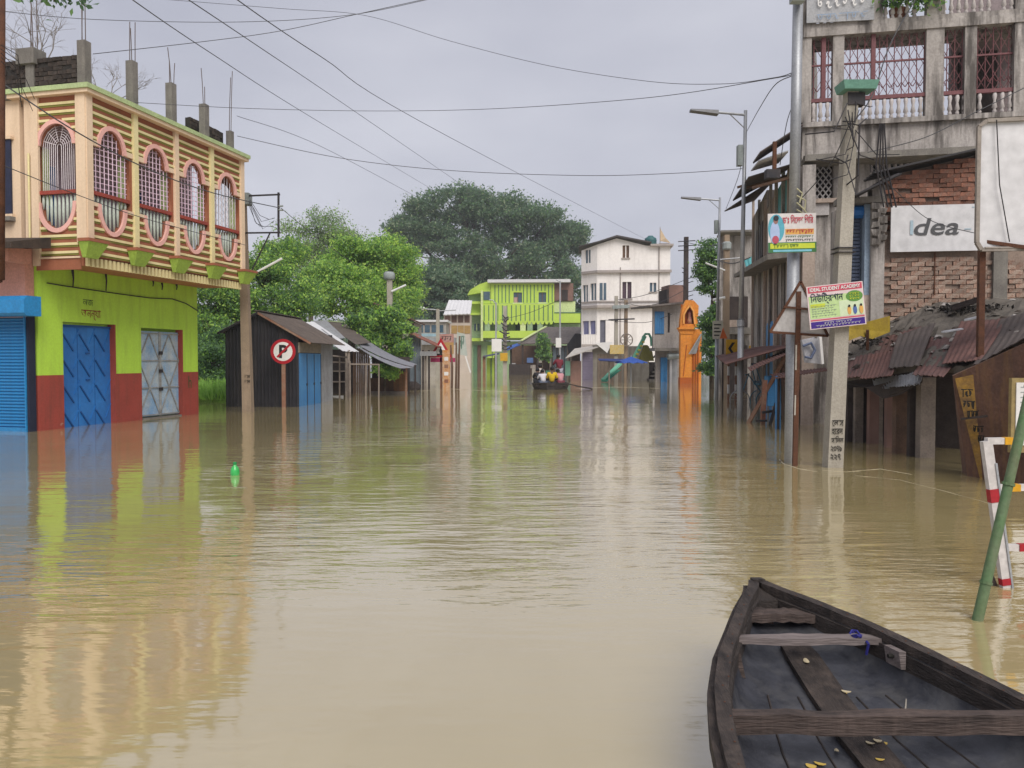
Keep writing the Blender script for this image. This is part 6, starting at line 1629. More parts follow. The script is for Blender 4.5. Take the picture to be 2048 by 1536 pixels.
# ---------------------------------------------------------------- the collapsed stall under rusted tin
B = G(1935, 945)
CS = thing('collapsed_stall', 'half drowned stall with sagging rusted tin roof sheets and dark doorway', 'stall', B)
q = lambda px, py, yy: P(px, py, yy) - B
DUST = pm('debris_covered_roof', (.155, .135, .115), (.10, .088, .075), 2.5, .95, .6, 22, grime=.3, gcol=(.05, .045, .04))
RT2 = pm('plum_rust_tin', (.165, .085, .075), (.12, .068, .062), 1.3, .75, .25, 26, grime=.4, gcol=(.06, .035, .03))
fr_ = [q(1672, 756, 15.3), q(1760, 742, 13.8), q(1840, 730, 12.7), q(1930, 736, 11.7), q(2130, 640, 10.5)]
bk_ = [q(1688, 694, 16.1), q(1775, 645, 15.95), q(1870, 606, 15.8), q(1990, 598, 15.6), q(2150, 592, 15.3)]
def roof_pt(u, v):
    u = max(0.0, min(1.0, u)); f = u * (len(fr_) - 1); i = min(int(f), len(fr_) - 2); f -= i
    return fr_[i].lerp(fr_[i + 1], f).lerp(bk_[i].lerp(bk_[i + 1], f), v)
rv = []; rf = []; NU, NV = 44, 18; rgr = random.Random(77)
for side in (0, 1):
    for j in range(NV + 1):
        for i in range(NU + 1):
            p = roof_pt(i / NU, j / NV); rv.append(p + Vector((0, 0, (rgr.uniform(-.022, .03) if side == 0 else -.09))))
NN = (NU + 1) * (NV + 1)
for j in range(NV):
    for i in range(NU):
        a = j * (NU + 1) + i; rf.append((a, a + 1, a + NU + 2, a + NU + 1)); rf.append((NN + a, NN + a + NU + 1, NN + a + NU + 2, NN + a + 1))
for i in range(NU): rf.append((i, NN + i, NN + i + 1, i + 1))
for j in range(NV): rf.append((j * (NU + 1), (j + 1) * (NU + 1), NN + (j + 1) * (NU + 1), NN + j * (NU + 1)))
MB().add(rv, rf).build('debris_roof', DUST, CS)
# litter on the roof: stones, slabs, splinters
rg = random.Random(5)
for k in range(90):
    u_, v_ = rg.random(), rg.random()
    p = roof_pt(u_ * .95, .15 + v_ * .8); s_ = rg.uniform(.02, .09)
    o = MB().hexa([(-s_, -s_*.7, 0), (s_*.9, -s_*.8, 0), (s_, s_*.7, 0), (-s_*.8, s_, 0)], [(-s_*.6, -s_*.5, s_*.6), (s_*.7, -s_*.5, s_*.5), (s_*.5, s_*.5, s_*.7), (-s_*.6, s_*.5, s_*.4)]).build('rubble', [DUST, STC, OLDB][k % 3], CS, loc=p + Vector((0, 0, .02))); o.rotation_euler = (0, rg.uniform(-.3, .3), rg.uniform(0, 3))
for (a, b, w) in (((1800, 682, 14.9), (1890, 690, 13.4), .07), ((1790, 690, 15), (1860, 660, 15), .05), ((1960, 600, 13), (1905, 618, 13.2), .1), ((1850, 630, 16), (1960, 597, 14), .09), ((1830, 650, 16.5), (1870, 602, 16.2), .03)):
    MB().bar(q(*a), q(*b), w, w * .6).build('roof_timber', WOODD, CS)
PLST = pm('white_scrap', (.66, .66, .68), None, 4, .6)
for (px, py, yy, l) in ((1905, 672, 12.8, .3), (1945, 648, 12.6, .2), (1775, 680, 16, .16)):
    p = q(px, py, yy) + Vector((0, 0, .05)); MB().hexa([p + Vector((-l/2, -.05, 0)), p + Vector((l/2, -.04, .05)), p + Vector((l/2, .03, .05)), p + Vector((-l/2, .06, 0))], [p + Vector((-l/2, -.05, .02)), p + Vector((l/2, -.04, .07)), p + Vector((l/2, .03, .08)), p + Vector((-l/2, .06, .03))]).build('plastic_scrap', PLST, CS)
v, k = leaves(420, lambda n, r: np.array([roof_pt(.66, .8) + Vector((0, 0, .04))]) + r.normal(size=(n, 3)) * np.array([.3, .25, .035]), .08, 71)
link('dead_leaves', leaf_mesh('dead_leaves', v, k, [pm('dead_leaf', (.045, .04, .035), None, 4, .9)], [1.0]), CS)
v, k = leaves(160, lambda n, r: np.array([roof_pt(.2, .6) + Vector((0, 0, .04))]) + r.normal(size=(n, 3)) * np.array([.3, .3, .03]), .07, 72)
link('dead_leaves', leaf_mesh('dead_leaves', v, k, [pm('dead_leaf', (0, 0, 0))], [1.0]), CS)
# rusted tin sheets along the eave, lapped and bent
rgt = random.Random(31)
for i, (u0, u1, va, vb) in enumerate(((-.01, .17, -.10, .42), (.15, .34, -.16, .30), (.31, .50, -.08, .48), (.47, .66, -.14, .34), (.63, .80, -.06, .55), (.78, 1.0, -.10, .46), (.2, .42, .30, .62))):
    k = rgt.uniform(-.04, .04); dz = Vector((0, 0, .055 + .03 * (i % 3)))
    MB().sheet(roof_pt(u0 + .05 + k, vb) + dz, roof_pt(min(u1 + .06 + k, 1.0), vb + rgt.uniform(-.08, .08)) + dz, roof_pt(u1, va) + dz * .8, roof_pt(max(u0, 0), va + rgt.uniform(-.05, .05)) + dz * .8,
               t=.012, amp=.007, pitch=.11, nv=7, sag=rgt.uniform(-.03, .05), rag=.03).build('roof_tin', (RT2, RUSTT, BRT)[i % 3], CS)
MB().sheet(q(1745, 760, 14.2), q(1845, 742, 12.4), q(1838, 768, 12.2), q(1752, 778, 14), .015, .012, .1, 3, .03, .03).build('roof_tin', TING, CS)
MB().prism([q(1696, 768, 15), q(1735, 775, 14.2), q(1770, 797, 13.6), q(1800, 790, 13.2), q(1845, 765, 12.5), q(1846, 745, 12.5), q(1760, 770, 14)], (0, .1, 0)).build('sagging_valance', WOODD, CS)
for (px, pb, pt, yy, w, m_) in ((1748, 882, 770, 15.2, .18, BRKF), (1782, 890, 775, 14.6, .16, BRKF), (1766, 880, 780, 15.3, .2, WOODG), (1803, 908, 770, 13.6, .2, WOODB), (1826, 915, 762, 13.2, .13, WOODD), (1855, 918, 755, 13.0, .24, WOODG), (1718, 872, 775, 15.5, .16, WOODG), (1700, 872, 775, 15.6, .1, WOODD), (1935, 932, 800, 12.2, .1, WOODG)):
    a = q(px, pb, yy); b = q(px, pt, yy)
    MB().box(a.x - w/2, a.x + w/2, a.y, a.y + w * .7, -1, b.z).build('stall_post', m_, CS)
a = q(1668, 860, 16.0); b = q(1990, 860, 13.9)
MB().prism([(a.x, a.y, -1), (b.x, b.y, -1), (b.x, b.y, 2.0), (a.x, a.y, 1.7)], (.1, .3, 0)).build('back_wall', WOODD, CS)
box('hanging_sign', TUBEW, CS, q(1755, 800, 16).x, q(1775, 800, 16).x, q(1755, 800, 16).y, q(1755, 800, 16).y + .04, q(1755, 802, 16).z, q(1755, 793, 16).z)
# brown wall with the painted ochre door post that leans
BRW = pm('brown_mud_wall', (.16, .085, .06), (.10, .058, .046), 2.6, .9, .5, 22, grime=.55, gcol=(.24, .135, .055), gscale=3.5)
MB().hexa([q(1955, 960, 10.9) + Vector((0, 0, -.8)), q(2150, 960, 9.6) + Vector((0, 0, -.8)), q(2150, 960, 10) + Vector((0, .3, -.8)), q(1955, 960, 11.3) + Vector((0, .2, -.8))],
          [q(1905, 752, 11.1), q(2150, 640, 9.6), q(2150, 640, 10.0), q(1905, 750, 11.5)]).build('mud_wall', BRW, CS)
OCH = pm('peeling_ochre', (.42, .24, .045), (.14, .085, .05), 5, .9, .4, 30)
lp = MB().hexa([q(1975, 955, 10.75) + Vector((0, 0, -.4)), q(2010, 955, 10.6) + Vector((0, 0, -.4)), q(2010, 955, 10.8) + Vector((0, 0, -.4)), q(1975, 955, 10.95) + Vector((0, 0, -.4))],
               [q(1910, 757, 10.95), q(1952, 748, 10.8), q(1952, 748, 11.0), q(1910, 757, 11.15)]).build('leaning_ochre_post', OCH, CS)
for k, (px, py) in enumerate(((1922, 795), (1926, 818), (1934, 838), (1946, 868), (1955, 888))):
    scribble('painted_letters', BLACKW, CS, q(px, py, 10.72), .16, .11, 3, .018, seed=20 + k)
MB().bar(q(1922, 838, 10.8), q(1975, 832, 10.6), .03).build('post_crack', WOODD, CS)
# window of a notice frame at the right edge
fr = q(2022, 750, 9.9)
nf = MB().box(fr.x, fr.x + .9, fr.y - .02, fr.y + .04, q(2022, 905, 9.9).z, q(2022, 756, 9.9).z).build('notice_frame', pm('ochre_frame', (.32, .24, .1), (.25, .19, .09), 4, .8), CS)
MB().box(fr.x + .05, fr.x + .9, fr.y - .035, fr.y - .022, q(2022, 890, 9.9).z, q(2022, 765, 9.9).z).build('notice_sheet', SIGNW, nf)
for k in range(9): MB().box(fr.x + .1, fr.x + .5, fr.y - .039, fr.y - .036, q(2022, 775 + k * 10, 9.9).z, q(2022, 773.5 + k * 10, 9.9).z).build('print_line', GREYBOX, nf)

# ---------------------------------------------------------------- poles of the right bank
b = G(1580, 926)
SP_ = thing('steel_pole', 'tall grey steel pole standing in the flood left of the concrete pole', 'pole', b)
MB().tube([(0, 0, -1.2), (.02, 0, 3.6)], [.092, .092], 14).build('lower_tube', GALV, SP_, True)
MB().tube([(.02, 0, 3.6), (.05, 0, Z(-30, b.y))], [.082, .075], 14).build('upper_tube', GALV, SP_, True)
MB().tube([(.02, 0, 3.52), (.02, 0, 3.66)], .12, 14).build('collar', GALV, SP_)
ropes = pm('yellowed_rope', (.55, .52, .33), None, 4)
tn = MB()
for k in range(5):
    z0 = Z(380 + k * 14, b.y); tn.tube([(.02, -.11, z0), (.1 + .05 * (k % 2), -.13, z0 - .08), (.06 + .08 * (k % 3), -.12, z0 - .22)], .012, 5)
tn.build('rope_tuft', ropes, SP_)
box('junction_box', GREYBOX, SP_, -.12, .07, -.25, -.1, Z(15, b.y), Z(-20, b.y))

b = G(1659, 934)
CPL = thing('concrete_pole', 'pale square concrete pole with painted writing at its foot in the flood', 'pole', b)
ht = Z(186, b.y)
sq_pole(CPL, 0, 0, -1.2, ht, .245, .165, POLEG, (.25, 0))
cx = lambda z: .25 * (z + 1.2) / (ht + 1.2)
for k in range(5):
    zz = .12 + k * .125
    w_ = text('painted_writing', ('২২৭', '২৩৭৯', 'সািলল', 'হেরন', 'েলাস')[k], BLACKW, CPL, (cx(zz) - .085, -.126, zz), (.15, .16, .18, .165, .17)[k], (.095, .09, .11, .1, .1)[k], bold=.012)
for k, py in enumerate((498, 507, 640)):
    zz = Z(py, b.y); MB().box(cx(zz) - .135, cx(zz) + .135, -.135, .135, zz, zz + .012).build('wire_band', DKIRON, CPL)
hd = b
LH = MB().hexa([(.08, -.2, ht), (.54, -.2, ht), (.54, .1, ht), (.08, .1, ht)], [(.05, -.23, ht + .12), (.57, -.23, ht + .12), (.57, .13, ht + .12), (.05, .13, ht + .12)]).build('green_lamp_box', pm('sea_green_plastic', (.16, .34, .26), (.13, .28, .22), 3, .5), CPL)
MB().box(.17, .42, -.1, .05, ht - .2, ht - .022).build('lamp_bracket', DKIRON, CPL)
tw = MB(); rg = random.Random(8)
for k in range(16):
    z0 = Z(rg.uniform(200, 330), b.y); x0 = cx(z0) + rg.uniform(-.12, .12)
    pts = [(x0, -.13, z0)]
    dx = rg.uniform(-.75, .8); dz = rg.uniform(-1.0, .1)
    pts += [(x0 + dx * .4, -.25, z0 + dz * .75 - .12), (x0 + dx, -.2 + rg.uniform(0, .4), z0 + dz)]
    tw.tube(pts, rg.uniform(.006, .012), 4, False)
for k in range(4):
    z0 = Z(300, b.y); tw.tube([(.55 + .02 * k, -.3, z0 + .3), (.5 + .05 * k, -.3, z0 - .3), (.62 + .06 * k, -.3, z0 - .9)], .012, 4, False)
tw.build('cable_tangle', DKIRON, CPL)
box('switch_gear', RUST, CPL, -.95, -.9, -.2, -.15, Z(345, b.y), Z(290, b.y))
box('switch_gear', DKIRON, CPL, -1.05, -.85, -.22, -.1, Z(362, b.y), Z(345, b.y))

# advertisement boards, printed in flat shapes
def board(name, label, corners, Y, tk=.015):
    """corners px,py: tl, tr, br, bl -> thing with u,v placing"""
    tl, tr, br, bl = [P(x, y, Y) for x, y in corners]
    o = thing(name, label, 'poster board', bl)
    X = (br - bl); W = X.length; ex = X.normalized(); ez = (tl - bl); Hh = ez.length
    ang = math.atan2(ex.z, ex.x)
    o.rotation_euler = (0, -ang, 0)
    return o, W, Hh
def strip(o, m, x0, x1, z0, z1, lay, name='print_block'):
    return MB().box(x0, x1, -.018 - lay * .0025, -.016 - lay * .0025, z0, z1).build(name, m, o)
def oval(o, m, cx_, cz, rx, rz, lay, name='print_oval', n=20, a=0):
    return MB().prism([(cx_ + rx * math.cos(2*math.pi*i/n), -.018 - lay * .0025, cz + rz * math.sin(2*math.pi*i/n)) for i in range(n)], (0, .002, 0)).build(name, m, o)
inkm = lambda n_, c: pm('ink_' + n_, c, tuple(x * .85 for x in c), 8, .5, 0, fine=.03)
o, W, Hh = board('poster_board', 'clinic poster board with red lettering and blue figure wired to the steel pole', [(1540, 428), (1636, 420), (1632, 504), (1536, 506)], 12.2)
MB().box(0, W, -.015, 0, 0, Hh).build('panel', inkm('paper', (.66, .62, .60)), o)
oval(o, inkm('teal', (.10, .38, .48)), .17 * W, .62 * Hh, .17 * W, .36 * Hh, 0); oval(o, inkm('sky', (.40, .50, .72)), .14 * W, .5 * Hh, .1 * W, .3 * Hh, 1); oval(o, inkm('skin', (.30, .16, .14)), .16 * W, .82 * Hh, .05 * W, .09 * Hh, 2); oval(o, inkm('crimson', (.45, .08, .12)), .15 * W, .33 * Hh, .07 * W, .1 * Hh, 3); oval(o, inkm('darkhair', (.03, .03, .035)), .165 * W, .88 * Hh, .055 * W, .07 * Hh, 4)
RI = inkm('red', (.50, .04, .07)); GI = inkm('green', (.05, .17, .06)); YI = inkm('yellowgreen', (.55, .62, .05)); OI = inkm('orange', (.70, .38, .10))
text('lettering', 'ডাঃ িনেলশ িগির', RI, o, (.3 * W, -.024, .74 * Hh), .64 * W, .22 * Hh, bold=.012)
strip(o, OI, .36 * W, .95 * W, .46 * Hh, .6 * Hh, 0); scribble('lettering', RI, o, (.38 * W, -.024, .48 * Hh), .56 * W, .1 * Hh, 9, .008, seed=41)
scribble('lettering', GI, o, (.36 * W, -.02, .37 * Hh), .58 * W, .06 * Hh, 12, .005, seed=42); scribble('lettering', SIGNK, o, (.36 * W, -.02, .28 * Hh), .58 * W, .06 * Hh, 12, .005, seed=43)
strip(o, GI, 0, W, 0, .26 * Hh, 0); strip(o, YI, .04 * W, .97 * W, .10 * Hh, .23 * Hh, 1); strip(o, inkm('cyan', (.2, .5, .6)), .1 * W, .9 * W, .02 * Hh, .07 * Hh, 1)
scribble('lettering', GI, o, (.1 * W, -.027, .12 * Hh), .55 * W, .09 * Hh, 8, .007, seed=44)
o, W, Hh = board('poster_board', 'academy poster board in pink, green and violet on the concrete pole', [(1614, 574), (1728, 564), (1732, 648), (1620, 660)], 11.7)
MB().box(0, W, -.015, 0, 0, Hh).build('panel', inkm('pinkpaper', (.72, .58, .58)), o)
PI = inkm('pinkred', (.55, .08, .12)); VI = inkm('violet', (.05, .02, .22)); LGI = inkm('lightgreen', (.50, .66, .30)); DGI = inkm('leafgreen', (.12, .28, .06))
strip(o, PI, .02 * W, .98 * W, .84 * Hh, .98 * Hh, 0); text('lettering', 'IDEAL STUDENT ACADEMY', SIGNW, o, (.05 * W, -.024, .87 * Hh), .9 * W, .085 * Hh, bold=.03)
strip(o, LGI, .02 * W, .70 * W, .24 * Hh, .76 * Hh, 0); strip(o, inkm('palegreen', (.62, .72, .48)), .55 * W, .98 * W, .24 * Hh, .6 * Hh, 0.5); strip(o, YI, .04 * W, .3 * W, .5 * Hh, .58 * Hh, 1)
text('lettering', 'িনউিট্রশান', inkm('navyblack', (.02, .04, .06)), o, (.05 * W, -.024, .56 * Hh), .58 * W, .27 * Hh, bold=.01)
oval(o, DGI, .83 * W, .68 * Hh, .15 * W, .13 * Hh, 1)
for k in range(3): scribble('lettering', YI, o, (.74 * W, -.026, (.6 + .06 * k) * Hh), .18 * W, .04 * Hh, 4, .005, seed=50 + k)
for k in range(5): scribble('lettering', GREYBOX, o, (.05 * W, -.022, (.28 + .055 * k) * Hh), (.45 - .05 * (k % 2)) * W, .03 * Hh, 8, .003, seed=55 + k)
for k, (c, xx) in enumerate(((OI, .72), (inkm('blueink', (.08, .14, .35)), .82), (OI, .93))): oval(o, c, xx * W, .36 * Hh, .035 * W, .1 * Hh, 2 + k); oval(o, SIGNK, xx * W, .46 * Hh, .02 * W, .03 * Hh, 5)
strip(o, VI, .02 * W, .98 * W, .02 * Hh, .17 * Hh, 0); strip(o, PI, .02 * W, .98 * W, .19 * Hh, .22 * Hh, 0)
scribble('lettering', SIGNW, o, (.25 * W, -.024, .1 * Hh), .5 * W, .045 * Hh, 10, .004, seed=61); scribble('lettering', SIGNW, o, (.1 * W, -.024, .04 * Hh), .8 * W, .045 * Hh, 14, .004, seed=62)

# back of the triangular road sign and its rusty post
b = G(1588, 932)
TS_ = thing('triangle_sign_back', 'bare back of a large triangular road sign on a rusty leaning post', 'road sign', b)
q = lambda px, py, yy=None: P(px, py, yy or b.y + .02) - b
MB().bar((-.0, 0, -1.2), q(1597, 583), .07, .05, (0, 1, 0)).build('post', RUST, TS_)
a0, a1, a2 = q(1540, 664), q(1601, 563), q(1656, 672)
MB().prism([a0, a1, a2], (0, .02, 0)).build('plate', pm('sign_back_grey', (.50, .48, .47), (.43, .41, .40), 3, .6, .03, grime=.2, gcol=(.28, .25, .22)), TS_)
for u_, v_ in ((a0, a1), (a1, a2), (a2, a0)): MB().bar(u_ + Vector((0, -.005, 0)), v_ + Vector((0, -.005, 0)), .035, .03, (0, 1, 0)).build('edge_angle', RUST, TS_)
MB().bar(q(1566, 614) + Vector((0, -.02, 0)), q(1636, 620) + Vector((0, -.02, 0)), .03, .03).build('cross_brace', RUST, TS_)
for k, (pa, pb) in enumerate(((690, 740), (790, 830))): MB().bar(q(1594 - k * 2, pb) + Vector((-.03, -.03, 0)), q(1595 - k * 2, pa) + Vector((-.03, -.03, 0)), .02, .02).build('paint_patch', OLDW, TS_)

# wooden awning, trestle and props by the lamp
b = G(1545, 850)
PR = thing('propped_awning', 'little rust tin awning on slanting timber props beside the nearer street lamp', 'awning', b)
q = lambda px, py, yy: P(px, py, yy) - b
MB().sheet(q(1495, 735, 20.5), q(1572, 698, 21.5), q(1580, 704, 19.8), q(1500, 741, 19), .02, .012, .12, 2).build('roof_tin', RUSTT, PR)
MB().sheet(q(1540, 748, 19.5), q(1650, 735, 17.5), q(1655, 740, 16.8), q(1552, 756, 18.4), .02, .012, .12, 2).build('roof_tin', RUSTT, PR)
for (a, c, w, m_) in (((1478, 842, 20.6), (1572, 712, 20), .09, RPOST), ((1556, 860, 18.6), (1556, 752, 18.6), .1, SBLUE), ((1556, 860, 18.5), (1558, 752, 18.5), .05, DKIRON), ((1524, 840, 19.8), (1530, 760, 19.8), .1, RPOST), ((1532, 842, 19.6), (1552, 806, 19.6), .06, DKIRON)):
    s0 = q(*a); s0.z -= .5 if a[1] > 835 else 0
    MB().bar(s0, q(*c), w, w).build('prop', m_, PR)
MB().bar(q(1512, 842, 19.7), q(1534, 841, 19.7), .06, .05).build('ground_beam', DKIRON, PR)
MB().bar(q(1524, 825, 19.7), q(1548, 822, 19.7), .07, .06).build('cross_bar', DKIRON, PR)
bb = q(1536, 760, 20.2)
MB().box(bb.x, bb.x + .28, bb.y, bb.y + .3, q(1536, 812, 20.2).z, q(1536, 752, 20.2).z).build('blue_locker', SBLUE, PR)
# cycle rickshaw leaning by the lamp
b = G(1502, 806)
CY = thing('cycle_rickshaw', 'blue cycle rickshaw frame half under water behind the nearer street lamp', 'rickshaw', b)
CYB = pm('dull_blue_frame', (.09, .24, .34), (.06, .18, .27), 4, .6)
def ring(c, r, t=.02):
    return MB().tube([(c[0] + r * math.cos(2*math.pi*i/20), c[1], c[2] + r * math.sin(2*math.pi*i/20)) for i in range(21)], t, 6, False)
for k, c in enumerate(((-.42, 0, .12), (.5, -.15, .1), (.55, .75, .1))):
    w_ = ring(c, .36).build('wheel', CYB if k else GALV, CY)
    sp = MB()
    for i in range(8): sp.tube([c, (c[0] + .35 * math.cos(i * .785), c[1], c[2] + .35 * math.sin(i * .785))], .006, 4)
    sp.build('spokes', GALV, w_)
for a, c in (((-.42, 0, .12), (-.1, 0, 1.05)), ((-.1, 0, 1.05), (.5, .3, .35)), ((.5, -.1, .3), (.15, 0, 1.4)), ((.5, .7, .3), (.2, .7, 1.4)), ((.15, 0, 1.4), (.8, 0, 1.25)), ((.2, .7, 1.4), (.8, .7, 1.3)), ((.8, 0, 1.3), (.6, 0, .3)), ((.8, .7, 1.3), (.6, .7, .3)), ((.15, 0, 1.4), (.2, .7, 1.4)), ((.1, 0, .8), (.8, .1, .75)), ((-.28, -.2, 1.05), (.0, .25, 1.08))):
    MB().tube([a, c], .022, 6).build('frame_tube', CYB, CY)
box('seat', CYB, CY, .3, .8, .0, .7, .66, .74); box('hood', pm('hood_navy', (.05, .08, .16), None, 3), CY, .2, .85, .02, .68, 1.42, 1.48)
# white scooter front and clutter on the shop ledge behind
b = Vector((P(1575, 700, 20.6).x, 20.6, 0))
SCB = thing('shop_signs', 'grey lettered sign box hanging behind the concrete pole', 'sign board', Vector((P(1620, 700, 16.2).x, 16.2, 0)))
b = SCB.location
MB().prism([P(1604, 680, 16.2) - b, P(1640, 672, 16.2) - b, P(1644, 728, 16.2) - b, P(1612, 725, 16.2) - b], (0, .1, 0)).build('panel', pm('sign_grey', (.46, .45, .47), (.36, .36, .39), 3), SCB)
MB().bar(P(1640, 672, 16.1) - b, P(1645, 728, 16.1) - b, .05).build('edge', SIGNW, SCB)
MB().tube([P(1606, 692, 16.12) - b, P(1622, 686, 16.12) - b, P(1630, 700, 16.12) - b, P(1622, 716, 16.12) - b, P(1610, 714, 16.12) - b], .03, 6).build('emblem', pm('sign_slate_blue', (.14, .17, .27), None, 3), SCB)
MB().bar(P(1632, 675, 16.2) - b, P(1632, 600, 16.3) - b, .05).build('hanger', WOODG, SCB)
b = Vector((P(1730, 660, 14.8).x, 14.8, 0))
YL = thing('yellow_board', 'dirty yellow tin board under the academy poster', 'sign board', b)
q = lambda px, py, yy: P(px, py, yy) - b
MB().prism([q(1685, 686, 14.6), q(1688, 656, 14.8), q(1780, 632, 15.2), q(1780, 664, 15.2), q(1745, 678, 15), q(1722, 672, 14.9)], (0, .06, 0)).build('panel', pm('dirty_yellow_tin', (.42, .30, .03), (.32, .22, .03), 3, .7, .1, grime=.4), YL)
MB().bar(q(1735, 660, 14.9), q(1735, 700, 15), .05).build('bracket', RUST, YL)

# ---------------------------------------------------------------- barricade and bamboo
b = G(2030, 1172)
BR = thing('barricade', 'white and red striped steel barricade with yellow reflectors at the right edge', 'barricade', b)
q = lambda px, py, yy: P(px, py, yy) - b
BW = pm('barricade_white', (.66, .62, .60), (.56, .52, .50), 4, .5, .05, grime=.3, gcol=(.35, .25, .2)); BRD = pm('barricade_red', (.42, .02, .03), None, 4, .5); BYL = pm('reflector_yellow', (.75, .38, .02), None, 4, .4)
Yb = b.y
top = q(1972, 882, Yb); bot = q(2034, 1180, Yb - .05); bot.z = -.5
leg = MB().bar(top, bot, .066, .045, (0, 1, 0)).build('leg', BW, BR)
def along(f): return top.lerp(bot, f)
for f0, f1 in ((.22, .28), (.63, .66)): MB().bar(along(f0) + Vector((0, -.003, 0)), along(f1) + Vector((0, -.003, 0)), .071, .05, (0, 1, 0)).build('red_band', BRD, leg)
MB().bar(along(.1) + Vector((.034, -.024, 0)), along(.95) + Vector((.03, -.024, 0)), .014, .014, (0, 1, 0)).build('leg_lip', GALV, leg)
for k, f in enumerate((.0, .215, .49, .7)):
    a = along(f); c = a + Vector((2.2, .06, .02 * 1))
    r_ = MB().bar(a, c, .042, .045).build('rail', BW, BR)
    MB().bar(a.lerp(c, .055) + Vector((0, -.005, 0)), a.lerp(c, .085) + Vector((0, -.005, 0)), .046, .05).build('reflector' if k < 2 else 'red_band', BYL if k < 2 else BRD, r_)
    MB().bar(a.lerp(c, .10) + Vector((0, -.005, 0)), a.lerp(c, .18) + Vector((0, -.005, 0)), .046, .05).build('red_band', BRD, r_) if k == 2 else None
MB().bar(along(0) + Vector((2.2, .06, 0)), bot + Vector((1.6, .2, 0)), .09, .05, (0, 1, 0)).build('leg', BW, BR)
b = G(1955, 1240)
BP = thing('bamboo_pole', 'green mottled bamboo pole planted at a slant in front of the barricade', 'pole', b)
BAM = pm('green_bamboo', (.10, .19, .08), (.16, .2, .12), 6, .6, .15, 40, grime=.3, gcol=(.12, .07, .03), gscale=4)
e = P(2062, 770, b.y + .1) - b
e2 = e * 1.9
pts = [e2 * (k / 8.0) for k in range(9)]; d0 = -e.normalized() * .8
MB().tube([d0] + [d0.lerp(e2, k / 9.0) for k in range(1, 10)], [.034 - .0012 * k for k in range(10)], 10).build('culm', BAM, BP, True)
for f in (.08, .3, .52, .74): MB().tube([e2 * f, e2 * (f + .006)], .037, 10).build('node', BAM, BP)
b = G(1995, 1172)
SH_ = MB().hexa([(-.06, 0, -.3), (.12, 0, -.3), (.12, .02, -.3), (-.06, .02, -.3)], [(-.055, 0, .12), (-.045, 0, .12), (-.045, .02, .12), (-.055, .02, .12)]).build('broken_board', WOODD); SH_.location = b
tag(SH_, 'dark broken board tip poking out of the water by the barricade foot', 'board')

# ---------------------------------------------------------------- floating bottle, foam and wakes
b = G(470, 950)
BO_ = thing('plastic_bottle', 'bright green plastic bottle floating upright on the flood', 'bottle', b)
BG_ = pm('bottle_green', (.04, .50, .10), (.05, .42, .10), 6, .25, .02, spec=.6)
MB().lathe([(.045, -.06), (.06, -.03), (.062, .05), (.05, .1), (.022, .135), (.02, .15)], (0, 0, 0), 14).build('body', BG_, BO_, True)
MB().lathe([(.026, .151), (.026, .175), (.02, .18)], (0, 0, 0), 12).build('cap', pm('cap_green', (.02, .3, .08), None, 6, .4), BO_)

FOAM = pm('silty_foam', (.52, .45, .31), (.42, .35, .22), 12, .35, .1, 40, spec=.5)
def ripple(label, pts, r, name='wake'):
    """a low ridge of broken water along surveyed points on the surface"""
    w = [G(px, py) for px, py in pts]; rg = random.Random(int(pts[0][0])); mb = MB(); out = []
    for i in range(len(w) - 1):
        for k in range(6):
            p = w[i].lerp(w[i + 1], k / 6.0); out.append(Vector((p.x + rg.uniform(-r, r) * .6, p.y + rg.uniform(-r, r) * .6, -r * .62)))
    out.append(Vector((w[-1].x, w[-1].y, -r * .7)))
    rs = [r * rg.uniform(.65, 1.0) for _ in out]; rs[0] = rs[-1] = r * .55
    o = mb.tube([p - w[0] for p in out], rs, 8).build(name, FOAM, None, True); o.location = w[0]
    return tag(o, label, 'foam', kind='stuff')
ripple('foam line curling round the foot of the steel pole', [(1558, 918), (1568, 928), (1600, 938), (1640, 944)], .016)
ripple('foam line trailing right from the concrete pole foot', [(1640, 940), (1690, 944), (1760, 938), (1830, 950)], .014)
ripple('foam line drifting towards the leaning ochre post', [(1700, 950), (1800, 960), (1900, 985), (1990, 1010)], .009)
ripple('thin bright ripple line before the timber shop', [(640, 787), (720, 786), (800, 783), (870, 781)], .022)
ripple('thin bright ripple line left of the rowing boat', [(890, 777), (960, 781), (1050, 784)], .022)
ripple('thin bright ripple line right of the rowing boat', [(1150, 777), (1230, 774), (1330, 777)], .022)

# ---------------------------------------------------------------- the near boat
def loft_boat(stations):
    """stations: list of (y, left, right, gunwale z, floor z, floor half frac) -> outer+inner shell"""
    pass
HULL = pm('tarred_planks', (.028, .023, .021), (.055, .044, .04), 6, .7, .4, 30, grain=(4, .5, 4), grime=.3, gcol=(.08, .062, .052), gscale=5)
INNER = pm('tar_felt_lining', (.016, .017, .024), (.05, .052, .064), 4.0, .5, .45, 16, grime=.5, gcol=(.11, .105, .10), gscale=3, spec=.5, peel=((.14, .13, .115), .69, 7.0))
GUN = pm('worn_gunwale', (.055, .043, .038), (.022, .018, .017), 6, .8, .5, 35, grain=(4, .4, 4), grime=.4, gcol=(.14, .105, .085), gscale=6)
THW = pm('worn_thwart', (.10, .072, .062), (.04, .03, .027), 6, .8, .5, 35, grain=(.4, 4, 4), grime=.4, gcol=(.17, .125, .105), gscale=6)
THP = pm('grey_thwart', (.24, .20, .19), (.13, .105, .1), 6, .75, .4, 35, grain=(.4, 4, 4))
bow = Vector((1.26, 4.12, 0))
BT_ = thing('wooden_boat', 'black tarred wooden boat moored in the near right corner', 'boat', bow)
